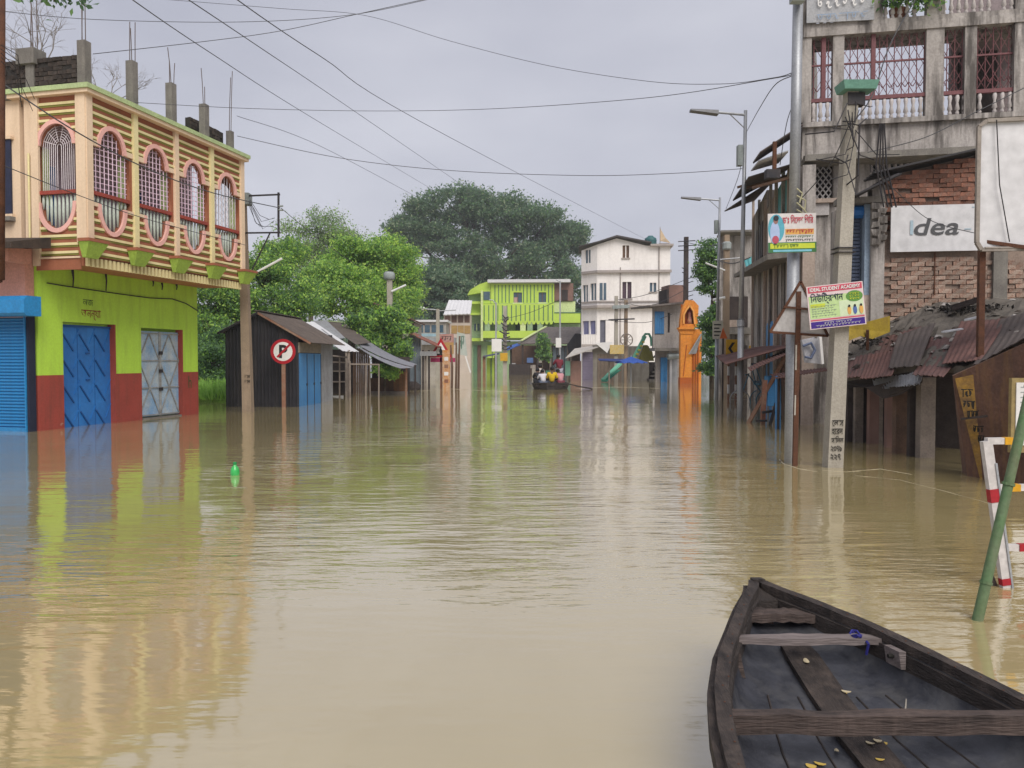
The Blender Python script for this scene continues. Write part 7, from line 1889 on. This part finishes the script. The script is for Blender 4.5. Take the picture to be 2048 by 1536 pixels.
# stations measured from the bow (distance back, left, right, gunwale, floor)
ST_ = [(0.0, 1.245, 1.285, .45, .42), (.10, 1.215, 1.335, .445, .36), (.30, 1.11, 1.475, .425, .30), (.55, 1.00, 1.625, .40, .24), (.82, .88, 1.745, .375, .19), (1.1, .79, 1.85, .355, .14),
       (1.4, .725, 1.945, .34, .11), (1.75, .675, 2.03, .33, .09), (2.2, .65, 2.09, .325, .08), (2.8, .66, 2.12, .33, .08), (3.4, .74, 2.08, .345, .1), (4.0, .9, 1.97, .37, .16), (4.5, 1.12, 1.78, .40, .28), (4.75, 1.3, 1.6, .42, .4)]
def sec(t):
    """interpolated station"""
    for a, b in zip(ST_, ST_[1:]):
        if a[0] <= t <= b[0]:
            f = (t - a[0]) / (b[0] - a[0]); return [a[i] + (b[i] - a[i]) * f for i in range(5)]
    return list(ST_[-1])
TS = [4.75 * (k / 46.0) ** 1.15 for k in range(47)]
def shell(off, zoff, prof):
    vs = []; n = len(prof)
    for t in TS:
        _, l, r, g, f = sec(t)
        c = (l + r) / 2; hw = max((r - l) / 2 - off, .004)
        for (u, w) in prof:
            vs.append((c + hw * u - bow.x, -t, f + zoff + (g - f - (zoff if w < .99 else 0)) * w))
    fs = []
    for i in range(len(TS) - 1):
        for j in range(n - 1):
            a = i * n + j; fs.append((a, a + 1, a + n + 1, a + n))
    return vs, fs
pr_in = [(-1, 1), (-.975, .72), (-.95, .45), (-.90, .2), (-.74, .07), (-.4, .02), (0, 0), (.4, .02), (.74, .07), (.90, .2), (.95, .45), (.975, .72), (1, 1)]
pr_out = [(-1, 1), (-.99, .5), (-.94, .0), (-.75, -.35), (-.3, -.55), (0, -.6), (.3, -.55), (.75, -.35), (.94, .0), (.99, .5), (1, 1)]
v1, f1 = shell(.03, 0.0, pr_in); MB().add(v1, f1).build('inner_lining', INNER, BT_, True)
v2, f2 = shell(-.012, -.02, pr_out); MB().add(v2, f2).build('hull', HULL, BT_, True)
# side planks inside, gunwale strakes and rub rails
for sd in (0, 1):
    def side(t, dx, dz):
        _, l, r, g, f = sec(t); x = (l + dx) if sd == 0 else (r - dx); return Vector((x - bow.x, -t, g + dz))
    for (nm, m_, x0, x1, z0, z1) in (('side_plank', HULL, .032, .05, -.16, -.035), ('gunwale', GUN, -.018, .038, -.03, .012), ('rub_rail', GUN, -.045, -.014, -.075, -.02), ('rub_rail', HULL, -.03, -.014, -.14, -.09)):
        vs = []; fs = []
        for t in TS:
            x1_, x0_ = x1, x0
            _, l, r, g, f = sec(t); lim = (r - l) / 2 - .006
            x1_ = min(x1, lim); x0_ = min(x0, lim - .003)
            j = random.uniform(-.002, .002)
            zz0 = max(z0, f - g + .03) if x0 > .02 else z0
            vs += [side(t, x0_, zz0), side(t, x1_, zz0), side(t, x1_, z1 + j), side(t, x0_, z1 - j)]
        for i in range(len(TS) - 1):
            for j in range(4): fs.append((i*4 + j, i*4 + (j+1) % 4, i*4 + 4 + (j+1) % 4, i*4 + 4 + j))
        fs += [(3, 2, 1, 0), tuple(range(len(vs) - 4, len(vs)))]
        MB().add(vs, fs).build(nm, m_, BT_)
    # nails along the rail
    me_n = MB().lathe([(.004, 0), (.004, .002), (.002, .003)], (0, 0, 0), 6).mesh('nail', RUST)
    for k in range(22):
        t = .25 + k * .1 + random.uniform(-.03, .03); p = side(t, .02 + random.uniform(-.01, .015), .012); link('nail', me_n, BT_, p)
# keel plank with side battens
vs = []; fs = []
for t in TS[6:]:
    _, l, r, g, f = sec(t); c = (l + r) / 2 - bow.x
    w_ = min(.075, (r - l) * .12)
    vs += [(c - w_, -t, f + .004), (c + w_, -t, f + .004), (c + w_, -t, f + .03), (c - w_, -t, f + .03)]
for i in range(len(vs) // 4 - 1):
    for j in range(4): fs.append((i*4 + j, i*4 + (j+1) % 4, i*4 + 4 + (j+1) % 4, i*4 + 4 + j))
fs += [(3, 2, 1, 0), tuple(range(len(vs) - 4, len(vs)))]
MB().add(vs, fs).build('keel_plank', GUN, BT_)
def thwart(t, dz, depth, thick, m_, skew=0.0, inset=.035):
    _, l, r, g, f = sec(t); _, l2, r2, g2, f2 = sec(t + depth)
    zt = g + dz
    v_ = [(l + inset - bow.x, -t + skew, zt), (r - inset - bow.x, -t - skew, zt), (r2 - inset - bow.x, -t - depth - skew, zt), (l2 + inset - bow.x, -t - depth + skew, zt)]
    n = 10; mb = MB(); top = []; 
    for i in range(n + 1):
        u = i / n
        a = Vector(v_[0]).lerp(Vector(v_[1]), u); b = Vector(v_[3]).lerp(Vector(v_[2]), u)
        ja, jb = random.uniform(-.004, .004), random.uniform(-.004, .004)
        top.append((a + Vector((0, ja, ja)), b + Vector((0, jb, jb))))
    for i in range(n):
        (a0, b0), (a1, b1) = top[i], top[i + 1]; d = Vector((0, 0, -thick))
        mb.hexa([b0 + d, b1 + d, a1 + d, a0 + d], [b0, b1, a1, a0])
    return mb.build('thwart', m_, BT_)
thwart(.235, -.045, .10, .04, THW, 0, .03)
thwart(.58, -.02, .055, .03, THP, .0, .03)
thwart(1.26, -.012, .05, .07, THW, 0.0, .012)
thwart(2.0, -.01, .22, .05, THW, 0, .03)
thwart(3.1, -.01, .24, .05, THW, 0, .03)
# knee and oar plate on the side planks
_, l, r, g, f = sec(.70); _, l2, r2, g2, f2 = sec(.77)
MB().hexa([(r - .075 - bow.x, -.70, g - .09), (r - .055 - bow.x, -.70, g - .09), (r2 - .055 - bow.x, -.77, g2 - .09), (r2 - .075 - bow.x, -.77, g2 - .09)], [(r - .085 - bow.x, -.70, g - .015), (r - .055 - bow.x, -.70, g - .015), (r2 - .055 - bow.x, -.77, g2 - .015), (r2 - .085 - bow.x, -.77, g2 - .015)]).build('oar_plate', THP, BT_)
MB().tube([((r + r2) / 2 - .1 - bow.x, -.737, g - .05), ((r + r2) / 2 - .07 - bow.x, -.735, g - .05)], .009, 8).build('oar_hole', BLACKW, BT_)
_, l, r, g, f = sec(.75)
MB().hexa([(l + .05 - bow.x, -.7, g - .2), (l + .1 - bow.x, -.7, g - .2), (l + .1 - bow.x, -.74, g - .2), (l + .05 - bow.x, -.74, g - .2)], [(l + .035 - bow.x, -.66, g - .04), (l + .07 - bow.x, -.66, g - .04), (l + .07 - bow.x, -.72, g - .04), (l + .035 - bow.x, -.72, g - .04)]).build('knee', THW, BT_)
# seams where the tarred felt is lapped over the planks
for u in (-.62, -.3, .32, .64):
    pts_ = []
    for t in TS[10:]:
        _, l, r, g, f = sec(t); c = (l + r) / 2 - bow.x; hw = (r - l) / 2 - .04
        pts_.append((c + hw * u + random.uniform(-.004, .004), -t, f + (g - f) * (.012 if abs(u) < .5 else .05) + .001))
    MB().tube(pts_, .005, 5).build('seam', HULL, BT_)
# bow block and stem
MB().hexa([(-.03, -.16, .30), (.07, -.16, .30), (.05, -.02, .34), (-.005, -.02, .34)], [(-.035, -.16, .40), (.08, -.16, .40), (.05, -.03, .435), (-.01, -.03, .435)]).build('bow_block', HULL, BT_)
MB().hexa([(-.02, -.01, -.2), (.045, -.01, -.2), (.045, .015, -.2), (-.02, .015, -.2)], [(-.02, -.03, .47), (.045, -.03, .47), (.04, .03, .465), (-.015, .03, .465)]).build('stem_post', GUN, BT_)
for k in range(10):
    x = random.uniform(-.02, .06); y = -random.uniform(.05, .28); MB().bar((x, y, .40 - abs(y) * .3), (x + random.uniform(-.05, .05), y + random.uniform(-.05, .05), .41 - abs(y) * .3), .008).build('twig', WOODB, BT_)
# things lying in the boat
_, l, r, g, f = sec(.6)
RP = thing('blue_cord', 'blue cord knotted round the pale thwart of the near boat', 'cord', (r - .12, bow.y - .6, g - .02))
kn = MB(); BC = pm('blue_cord', (.03, .03, .22), None, 5, .7)
for k in range(4):
    a = k * .8; kn.tube([(.02 * math.cos(a + i * .7), .036 * math.sin(a + i * .7), .003 + .012 * math.sin(i * 1.3 + k)) for i in range(9)], .0045, 5)
kn.tube([(.03, 0, .0), (.035, -.05, -.02), (.03, -.04, -.07)], .006, 5).build('knot', BC, RP)
LEAFY = pm('fallen_yellow_leaf', (.62, .45, .10), (.55, .35, .08), 20, .6, .05); LEAFP = pm('fallen_pale_leaf', (.62, .52, .34), None, 20, .6)
sp_ = [((1688, 1418), 0), ((1692, 1395 + 30), 1), ((1670, 1482), 0), ((1673, 1506), 1), ((1640, 1528), 0), ((1622, 1532), 0), ((1740, 1504), 1), ((1765, 1494), 0), ((1755, 1500), 1), ((1760, 1532), 0), ((1622, 1312), 1), ((1612, 1380), 1)]
for i, ((px, py), kk) in enumerate(sp_):
    p = G(px, py, .135)
    a = random.uniform(0, 3.1); s_ = random.uniform(.010, .018)
    pts = []
    for j in range(9):
        t = 2*math.pi*j/9; pts.append((s_ * 1.4 * math.cos(t), s_ * .8 * math.sin(t), .002 * math.cos(2 * t)))
    t_back = bow.y - p.y; _, l, r, g, f = sec(min(max(t_back, 0), 4.7)); c = (l + r) / 2
    z = f + .036 if abs(p.x - c) < .08 else f + .012
    o = MB().prism(pts, (0, 0, .0025)).build('fallen_leaf', LEAFP if kk else LEAFY); o.location = (p.x, p.y, z); o.rotation_euler = (random.uniform(-.2, .2), random.uniform(-.2, .2), a)
    tag(o, 'small yellow leaf lying on the tarred floor of the near boat' if not kk else 'small pale dry leaf lying on the tarred floor of the near boat', 'leaf', 'yellow leaves in the boat' if not kk else 'pale leaves in the boat')
_, l, r, g, f = sec(1.05)
WT_ = MB().tube([((r - .2), bow.y - .85, f + .05), ((r - .27), bow.y - .98, f + .028), ((r - .36), bow.y - 1.08, f + .02)], [.003, .005, .008], 5).build('dripped_tar_streak', OLDW); tag(WT_, 'thin whitish twig lying on the floor of the near boat', 'twig')

# ---------------------------------------------------------------- people
SKIN = pm('brown_skin', (.16, .085, .055), (.13, .07, .045), 8, .6, .05); HAIR = pm('black_hair', (.012, .011, .011), None, 8, .6, .1)
def skin_mesh(name, verts, edges, radii, m, sub=1):
    me = bpy.data.meshes.new('tmp'); me.from_pydata(verts, edges, [])
    o = bpy.data.objects.new('tmp', me); COL.objects.link(o)
    sk = o.modifiers.new('skin', 'SKIN'); sk.use_smooth_shade = True
    if not me.skin_vertices: 
        bm = bmesh.new(); bm.from_mesh(me); bm.verts.layers.skin.verify(); bm.to_mesh(me); bm.free()
    for i, r in enumerate(radii):
        r = r if isinstance(r, tuple) else (r, r)
        me.skin_vertices[0].data[i].radius = r
        me.skin_vertices[0].data[i].use_root = (i == 0)
    ss = o.modifiers.new('sub', 'SUBSURF'); ss.levels = sub; ss.render_levels = sub
    dg = bpy.context.evaluated_depsgraph_get()
    out = bpy.data.meshes.new_from_object(o.evaluated_get(dg))
    bpy.data.objects.remove(o); bpy.data.meshes.remove(me)
    out.name = name; out.materials.clear(); out.materials.append(m)
    return out
POSES = {
 'sit': dict(pel=(0,0,0), spine=(0,-.02,.2), chest=(0,.0,.38), neck=(0,.03,.52), hb=(0,.05,.58), ht=(0,.07,.72), sl=(-.18,.0,.45), sr=(.18,.0,.45), el=(-.25,.06,.2), er=(.25,.06,.2), wl=(-.14,.28,.12), wr=(.14,.28,.12), hl=(-.11,.37,.1), hr=(.11,.37,.1), hipl=(-.1,.03,-.02), hipr=(.1,.03,-.02), kl=(-.14,.42,.1), kr=(.14,.42,.1), al=(-.13,.48,-.3), ar=(.13,.48,-.3), tl=(-.13,.62,-.33), tr=(.13,.62,-.33)),
 'hunch': dict(pel=(0,0,0), spine=(0,.05,.19), chest=(0,.17,.34), neck=(0,.28,.45), hb=(0,.32,.49), ht=(0,.40,.61), sl=(-.17,.17,.39), sr=(.17,.17,.39), el=(-.24,.3,.2), er=(.24,.3,.2), wl=(-.1,.46,.16), wr=(.1,.46,.16), hl=(-.06,.52,.15), hr=(.06,.52,.15), hipl=(-.1,.03,-.02), hipr=(.1,.03,-.02), kl=(-.15,.42,.16), kr=(.15,.42,.16), al=(-.13,.42,-.28), ar=(.13,.42,-.28), tl=(-.13,.56,-.31), tr=(.13,.56,-.31)),
 'stand': dict(pel=(0,0,0), spine=(0,.01,.18), chest=(0,.03,.38), neck=(0,.07,.55), hb=(0,.09,.6), ht=(0,.12,.75), sl=(-.19,.02,.48), sr=(.19,.02,.48), el=(-.28,.12,.27), er=(.28,.14,.26), wl=(-.12,.34,.22), wr=(.06,.36,.12), hl=(-.06,.41,.2), hr=(.0,.42,.1), hipl=(-.1,0,-.04), hipr=(.1,0,-.04), kl=(-.15,.06,-.46), kr=(.13,-.04,-.46), al=(-.16,.0,-.86), ar=(.15,-.08,-.86), tl=(-.17,.14,-.9), tr=(.17,.06,-.9)),
}
def person(label, loc, rz, pose, shirt, pants, sleeve=True, wrap=None, scale=1.0):
    J = POSES[pose]; t = thing('person', label, 'person', loc, rz); t.scale = (scale,) * 3
    names = list(J); ix = {n: i for i, n in enumerate(names)}
    E = [('pel','spine'),('spine','chest'),('chest','neck'),('neck','hb'),('hb','ht'),('chest','sl'),('chest','sr'),('sl','el'),('sr','er'),('el','wl'),('er','wr'),('wl','hl'),('wr','hr'),('pel','hipl'),('pel','hipr'),('hipl','kl'),('hipr','kr'),('kl','al'),('kr','ar'),('al','tl'),('ar','tr')]
    Rr = dict(pel=.12, spine=.115, chest=(.12,.11), neck=.05, hb=.075, ht=.085, sl=.06, sr=.06, el=.042, er=.042, wl=.03, wr=.03, hl=.032, hr=.032, hipl=.09, hipr=.09, kl=.06, kr=.06, al=.04, ar=.04, tl=.03, tr=.03)
    body = link('body', skin_mesh('body', [J[n] for n in names], [(ix[a], ix[b]) for a, b in E], [Rr[n] for n in names], SKIN, 2), t)
    def sub(keys, edges, grow, m, name):
        k2 = {n: i for i, n in enumerate(keys)}
        rad = [tuple(x + grow for x in Rr[n]) if isinstance(Rr[n], tuple) else Rr[n] + grow for n in keys]
        return link(name, skin_mesh(name, [J[n] for n in keys], [(k2[a], k2[b]) for a, b in edges], rad, m, 1), t)
    sub(['pel','spine','chest','sl','sr','el','er'], [('pel','spine'),('spine','chest'),('chest','sl'),('chest','sr'),('sl','el'),('sr','er')], .03, shirt, 'shirt')
    sub(['pel','hipl','hipr','kl','kr','al','ar'], [('pel','hipl'),('pel','hipr'),('hipl','kl'),('hipr','kr'),('kl','al'),('kr','ar')], .022, pants, 'trousers')
    h = Vector(J['hb']).lerp(Vector(J['ht']), .62)
    hm = MB(); n = 12; rings = []
    for i in range(6):
        a = math.pi / 2 * i / 5 * 1.25
        hm_r = .104 * math.sin(a + .05) if i else .012
        rings.append((hm_r, .115 * math.cos(a)))
    hm.lathe([(max(r, .01), z) for r, z in reversed(rings)], (0, 0, 0), n)
    hr_ = hm.build('hair', HAIR, t, True); hr_.location = h + Vector((0, -.018, .015))
    up_ = (Vector(J['ht']) - Vector(J['hb'])).normalized()
    f = Vector((0, 1, 0)); f = (f - up_ * f.dot(up_)).normalized()
    MB().tube([h + f * .075 - up_ * .02, h + f * .112 - up_ * .045], [.012, .016], 6).build('nose', SKIN, t, True)
    for s_ in (-1, 1):
        MB().lathe([(.01, -.03), (.022, 0), (.01, .03)], h + Vector((s_ * .092, 0, -.02)), 6).build('ear', SKIN, t, True)
        MB().lathe([(.004, -.008), (.01, 0), (.004, .008)], h + f * .085 + Vector((s_ * .032, 0, 0)) , 6).build('eye', HAIR, t)
    MB().bar(h + f * .086 - up_ * .075 + Vector((-.025, 0, 0)), h + f * .086 - up_ * .075 + Vector((.025, 0, 0)), .012).build('mouth', RPOST, t)
    for s_, k in ((-1, 'l'), (1, 'r')):             # fingers curl from each palm
        a = Vector(J['h' + k]); w_ = Vector(J['w' + k]); d = (a - w_).normalized(); sd_ = d.cross(Vector((0, 0, 1))).normalized()
        fm = MB()
        for i in range(4):
            o0 = a + sd_ * (i - 1.5) * .017; L_ = (.05, .06, .055, .042)[i]
            fm.tube([o0, o0 + d * L_ * .6, o0 + d * L_ * .8 + Vector((0, 0, -L_ * .5))], [.009, .008, .006], 5)
        fm.tube([w_.lerp(a, .5) + sd_ * s_ * -.02, a + sd_ * s_ * -.045, a + d * .03 + sd_ * s_ * -.04], [.011, .01, .007], 5)
        fm.build('fingers', SKIN, t)
    if wrap:
        c = Vector(J['chest']); wv = MB()
        wv.lathe([(.27, -.3), (.26, -.1), (.22, .08), (.12, .17), (.06, .2)], c + Vector((0, -.02, 0)), 14)
        wv.build('shawl', wrap, t, True)
    return t
cl = lambda n_, c: pm('cloth_' + n_, c, tuple(x * .8 for x in c), 6, .85, .2, 12)
FB = G(1102, 779.5)
FBT = thing('rowing_boat', 'dark wooden rowing boat full of people in the middle of the street', 'boat', FB)
st = [(0, .22, .34), (.25, .55, .33), (.7, .85, .30), (1.4, 1.0, .27), (2.2, 1.04, .26), (3.0, .95, .27), (3.7, .7, .32), (4.2, .3, .42), (4.4, .04, .48)]
vs = []; fs = []; pr = [(-1, 1), (-.97, .4), (-.85, -.3), (-.5, -.7), (0, -.85), (.5, -.7), (.85, -.3), (.97, .4), (1, 1)]
vi = []
for (t_, hw, g) in st:
    for (u, w_) in pr: vs.append((hw * u, t_, g * w_))
    for (u, w_) in pr: vi.append((max(hw - .05, .01) * u, t_ + (.04 if t_ < .1 else 0), .06 + (g - .06) * (w_ + .85) / 1.85))
n = len(pr)
for i in range(len(st) - 1):
    for j in range(n - 1): a = i*n + j; fs.append((a, a+1, a+n+1, a+n))
HU = MB().add(vs, fs).add(vs[:n], [tuple(range(n))]).build('hull', HULL, FBT, True)
MB().add(vi, fs).build('inner_lining', INNER, FBT, True)
for s_ in (-1, 1): MB().tube([(s_ * (hw - .01), t_, g + .01) for t_, hw, g in st], .04, 6).build('gunwale', GUN, FBT)
MB().box(-.23, .23, -.03, .02, .2, .36).build('transom_rail', GUN, FBT)
for y_ in (.55, 1.3, 2.1, 2.9): box('thwart', THW, FBT, -.8 if y_ < 1 else -.92, .8 if y_ < 1 else .92, y_ - .12, y_ + .12, .2, .235)
FBT.rotation_euler = (0, 0, R(-2))
def inb(x, y, z): 
    c, s_ = math.cos(R(-2)), math.sin(R(-2)); return (FB.x + c * x - s_ * y, FB.y + s_ * x + c * y, z)
person('man in a yellow shirt seated in the rowing boat with his back turned', inb(.06, .45, .36), R(-6), 'sit', cl('yellow', (.72, .48, .02)), cl('dark', (.05, .05, .06)), scale=1.12)
person('person in a white shirt seated left of the yellow shirt in the boat', inb(-.40, .55, .34), R(8), 'hunch', cl('white', (.70, .68, .72)), cl('greyblue', (.12, .14, .2)), scale=1.1)
person('person in dark clothes hunched at the left end of the rowing boat', inb(-.66, 1.25, .40), R(8), 'hunch', cl('black', (.03, .028, .03)), cl('dark', (0, 0, 0)), scale=1.1)
person('person in a pink shirt seated right of the yellow shirt in the boat', inb(.54, .85, .36), R(20), 'hunch', cl('pink', (.62, .30, .33)), cl('maroon', (.2, .04, .06)), scale=1.1)
person('person under a cream and black shawl at the left side of the boat', inb(-.60, 2.0, .5), R(-15), 'sit', cl('cream', (.62, .55, .48)), cl('dark', (0, 0, 0)), wrap=cl('cream', (0, 0, 0)), scale=1.1)
person('man in maroon shirt and pale trousers standing at the far end of the boat', inb(.50, 2.9, 1.04), R(25), 'stand', cl('maroonshirt', (.20, .03, .045)), cl('pale', (.42, .42, .48)), scale=1.08)
OR_ = thing('oar', 'long dark oar trailing to the right of the rowing boat', 'oar', inb(.75, .8, .3))
MB().tube([(-.9, .3, .3), (0, 0, .04), (1.1, -.25, -.2), (1.5, -.32, -.28)], .03, 6).build('shaft', WOODD, OR_)
MB().hexa([(.55, -.2, -.13), (1.45, -.42, -.27), (1.5, -.25, -.3), (.6, -.05, -.15)], [(.55, -.2, -.08), (1.45, -.42, -.22), (1.5, -.25, -.25), (.6, -.05, -.1)]).build('blade', WOODD, OR_)
# ---------------------------------------------------------------- overhead wires, branches
WIRE = pm('wire_black', (.085, .085, .09), None, 3, .6, 0)
def wire(label, pts, r=.012, name='overhead_wire'):
    """pts (px, py, Y): supports and low points; a smooth hanging line through them"""
    w = [P(*p) for p in pts]
    out = []
    n = len(w)
    for i in range(n - 1):
        p0, p1, p2, p3 = w[max(i-1, 0)], w[i], w[i+1], w[min(i+2, n-1)]
        for k in range(8):
            t = k / 8
            out.append(0.5 * ((2*p1) + (p2-p0)*t + (2*p0-5*p1+4*p2-p3)*t*t + (3*p1-p0-3*p2+p3)*t**3))
    out.append(w[-1])
    o = MB().tube([p - w[0] for p in out], r * .68, 5, False).build(name, WIRE); o.location = w[0]
    return tag(o, label, 'wire', 'overhead wires')
wire('highest nearly level wire crossing the sky at the upper left', [(-20, 20, 19), (190, 39, 21), (480, 44, 22), (700, 30, 23), (860, -2, 24)])
wire('wire rising gently to the right above the roof columns', [(186, 108, 17.4), (400, 84, 20), (560, 62, 21), (720, 27, 22), (870, -6, 22)])
wire('long wire sagging from the upper left to the tall building', [(320, -2, 24), (560, 17, 24), (730, 31, 24), (900, 82, 23), (1100, 132, 22), (1300, 163, 20), (1440, 168, 17), (1545, 156, 13.2), (1583, 146, 12.45)], .010)
wire('outermost diagonal wire running to the great tree from the top left', [(230, -25, 12), (420, 105, 18), (640, 245, 32), (880, 388, 70)], .014)
wire('middle diagonal wire running down from the top edge to the great tree', [(340, -25, 12), (520, 95, 18), (720, 230, 32), (965, 398, 70)], .014)
wire('rightmost diagonal wire running down towards the white house', [(440, -25, 12), (640, 112, 18), (900, 275, 32), (1290, 478, 78)], .014)
wire('level wire across the middle of the sky from the roof columns', [(270, 205, 19), (500, 217, 20), (760, 222, 21), (1000, 217, 20), (1300, 195, 17), (1545, 157, 13.2), (1583, 148, 12.45)], .010)
wire('lower wire sagging across the sky towards the nearer street lamp', [(474, 272, 22.9), (680, 316, 24), (900, 341, 24), (1160, 351, 23.5), (1340, 347, 23), (1490, 337, 22.3)], .013)
wire('thin slack wire falling from the last roof column towards the trees', [(474, 232, 22.9), (640, 292, 30), (830, 392, 45)], .012)
wire('thick service cable across the front of the striped balcony', [(-20, 150, 14), (150, 262, 15), (300, 340, 17.5), (430, 387, 20.5), (560, 416, 24.2)], .02, 'service_cable')
wire('lower service cable crossing the balcony front', [(-20, 320, 13), (150, 388, 15), (300, 440, 17.2), (490, 490, 22)], .012, 'service_cable')
wire('wire running on from the iron frame into the trees', [(562, 416, 24.2), (640, 480, 30), (720, 535, 40)], .014)
wire('slack wire dropping from the tall building to the nearer street lamp', [(1583, 152, 12.45), (1550, 170, 13.5), (1520, 215, 16.5), (1494, 262, 22.2)], .012)
wire('short slack wire between the two street lamps', [(1488, 300, 22.3), (1476, 355, 26), (1452, 418, 33.5)], .014)
wire('wire from the concrete pole to the blank hoarding', [(1735, 305, 12), (1850, 275, 12), (1950, 225, 12), (2060, 170, 12)], .01)
wire('dark cable bundle from the steel pole top down to the concrete pole', [(1830, 0, 12), (1780, 90, 12), (1745, 190, 12), (1710, 240, 11.8)], .014, 'service_cable')
wire('long cable slanting along the steel pole to the brick house', [(1700, 245, 11.7), (1660, 330, 12.2), (1600, 400, 13.5)], .012, 'service_cable')
wire('sagging cable over the white name board', [(1740, 330, 14), (1790, 380, 14.6), (1860, 440, 14.8), (1965, 470, 13)], .010, 'service_cable')
wire('cable running down the left flank of the tall building', [(1600, 180, 18), (1575, 240, 18.5), (1560, 330, 19.5)], .014, 'service_cable')
for i, (a, b, c) in enumerate((((1210, 640, 60), (1290, 645, 59), (1345, 628, 57)), ((1232, 600, 60), (1290, 590, 59), (1370, 560, 56.5)), ((1252, 606, 60), (1300, 612, 58), (1370, 580, 56.5)), ((1371, 484, 56.4), (1410, 492, 45), (1450, 486, 36)), ((1434, 520, 34), (1465, 527, 30), (1500, 515, 27)), ((1000, 640, 76), (1060, 625, 70), (1118, 600, 66)))):
    wire(('lowest slack wire before the white house', 'topmost slack wire before the white house', 'middle slack wire before the white house', 'wire from the latticed pole to the brown pole', 'pale looped wire between the lamp and the row', 'wire before the green house stripes')[i], (a, b, c), .03)
# dark post at the very left edge and overhanging leaves
b = Vector((P(2, 700, 9.5).x, 9.5, 0))
EP = thing('edge_post', 'rusty dark pole cut by the left picture edge', 'pole', b)
MB().tube([P(2, 560, 9.5) - b, P(3, -60, 9.5) - b], .042, 8).build('shaft', RUST, EP, True)
gl = MB()
for k in range(5): gl.tube([P(2, 90 + k * 8, 9.4) - b, P(18 + random.uniform(0, 30), 110 + k * 12, 9.6) - b, P(30 + random.uniform(0, 40), 190 + k * 8, 10) - b], .005, 4, False)
gl.build('cable_tangle', DKIRON, EP)
wall_m = P(2, 560, 9.5) - b
MB().tube([wall_m, wall_m + Vector((-.6, 0, -.2))], .03, 6).build('wall_bracket', RUST, EP)
def twig_tree(name, label, base, n, seed, up=1.0, r0=.03, L=1.2):
    rg = random.Random(seed); base = Vector(base)
    t = thing(name, label, 'tree', base)
    mb = MB()
    def grow(p, d, l, r, depth):
        e = p + d * l; m_ = p.lerp(e, .5) + Vector((rg.uniform(-.08, .08), rg.uniform(-.08, .08), 0)) * l
        mb.tube([p, m_, e], [r, r * .8, r * .6], 5, False)
        if depth:
            for k in range(rg.randint(2, 3)):
                dd = (d + Vector((rg.gauss(0, .55), rg.gauss(0, .35), rg.gauss(.05, .45)))).normalized()
                grow(p.lerp(e, rg.uniform(.5, 1.0)), dd, l * rg.uniform(.6, .85), r * .6, depth - 1)
    for k in range(n): grow(Vector((0, 0, 0)), Vector((rg.gauss(0, .55), rg.gauss(0, .3), up)).normalized(), L, r0, 4)
    mb.build('branches', pm('pale_twig', (.26, .23, .2), (.18, .16, .14), 5, .9), t)
    return t
twig_tree('bare_tree', 'leafless pale twigs rising behind the brick parapet of the striped house', P(70, 160, 22), 5, 3, 1.0, .022, 1.0)
twig_tree('bare_tree', 'leafless twigs between the roof columns of the striped house', P(215, 210, 25), 4, 5, .6, .02, .8)
c = P(112, -8, 9)
OV = thing('hanging_branch', 'dark leafy branch tip hanging in from the top left edge', 'branch', c)
MB().tube([(0, 0, .9), (.05, 0, .3), (-.02, 0, -.05)], [.02, .014, .006], 6).build('branch', BARK, OV)
v, k = leaves(260, lambda n, r: r.normal(size=(n, 3)) * np.array([.16, .1, .07]) + np.array([[.0, 0, .06]]), .07, 81); link('foliage', leaf_mesh('foliage', v, k, [L_DARK, L_MID], [.7, .3]), OV)

# ---------------------------------------------------------------- damp monsoon air
hm = bpy.data.materials.new('haze'); hm.use_nodes = True
hn = hm.node_tree.nodes; hl = hm.node_tree.links
hn.clear()
ho = hn.new('ShaderNodeOutputMaterial'); hv = hn.new('ShaderNodeVolumePrincipled')
hv.inputs['Color'].default_value = (0.86, 0.88, 0.93, 1); hv.inputs['Density'].default_value = 0.00065; hv.inputs['Anisotropy'].default_value = 0.0
hl.new(hv.outputs[0], ho.inputs['Volume'])
hz_ = MB().box(-260, 260, -40, 290, -2.4, 34).build('haze', hm)
tag(hz_, kind='stuff')
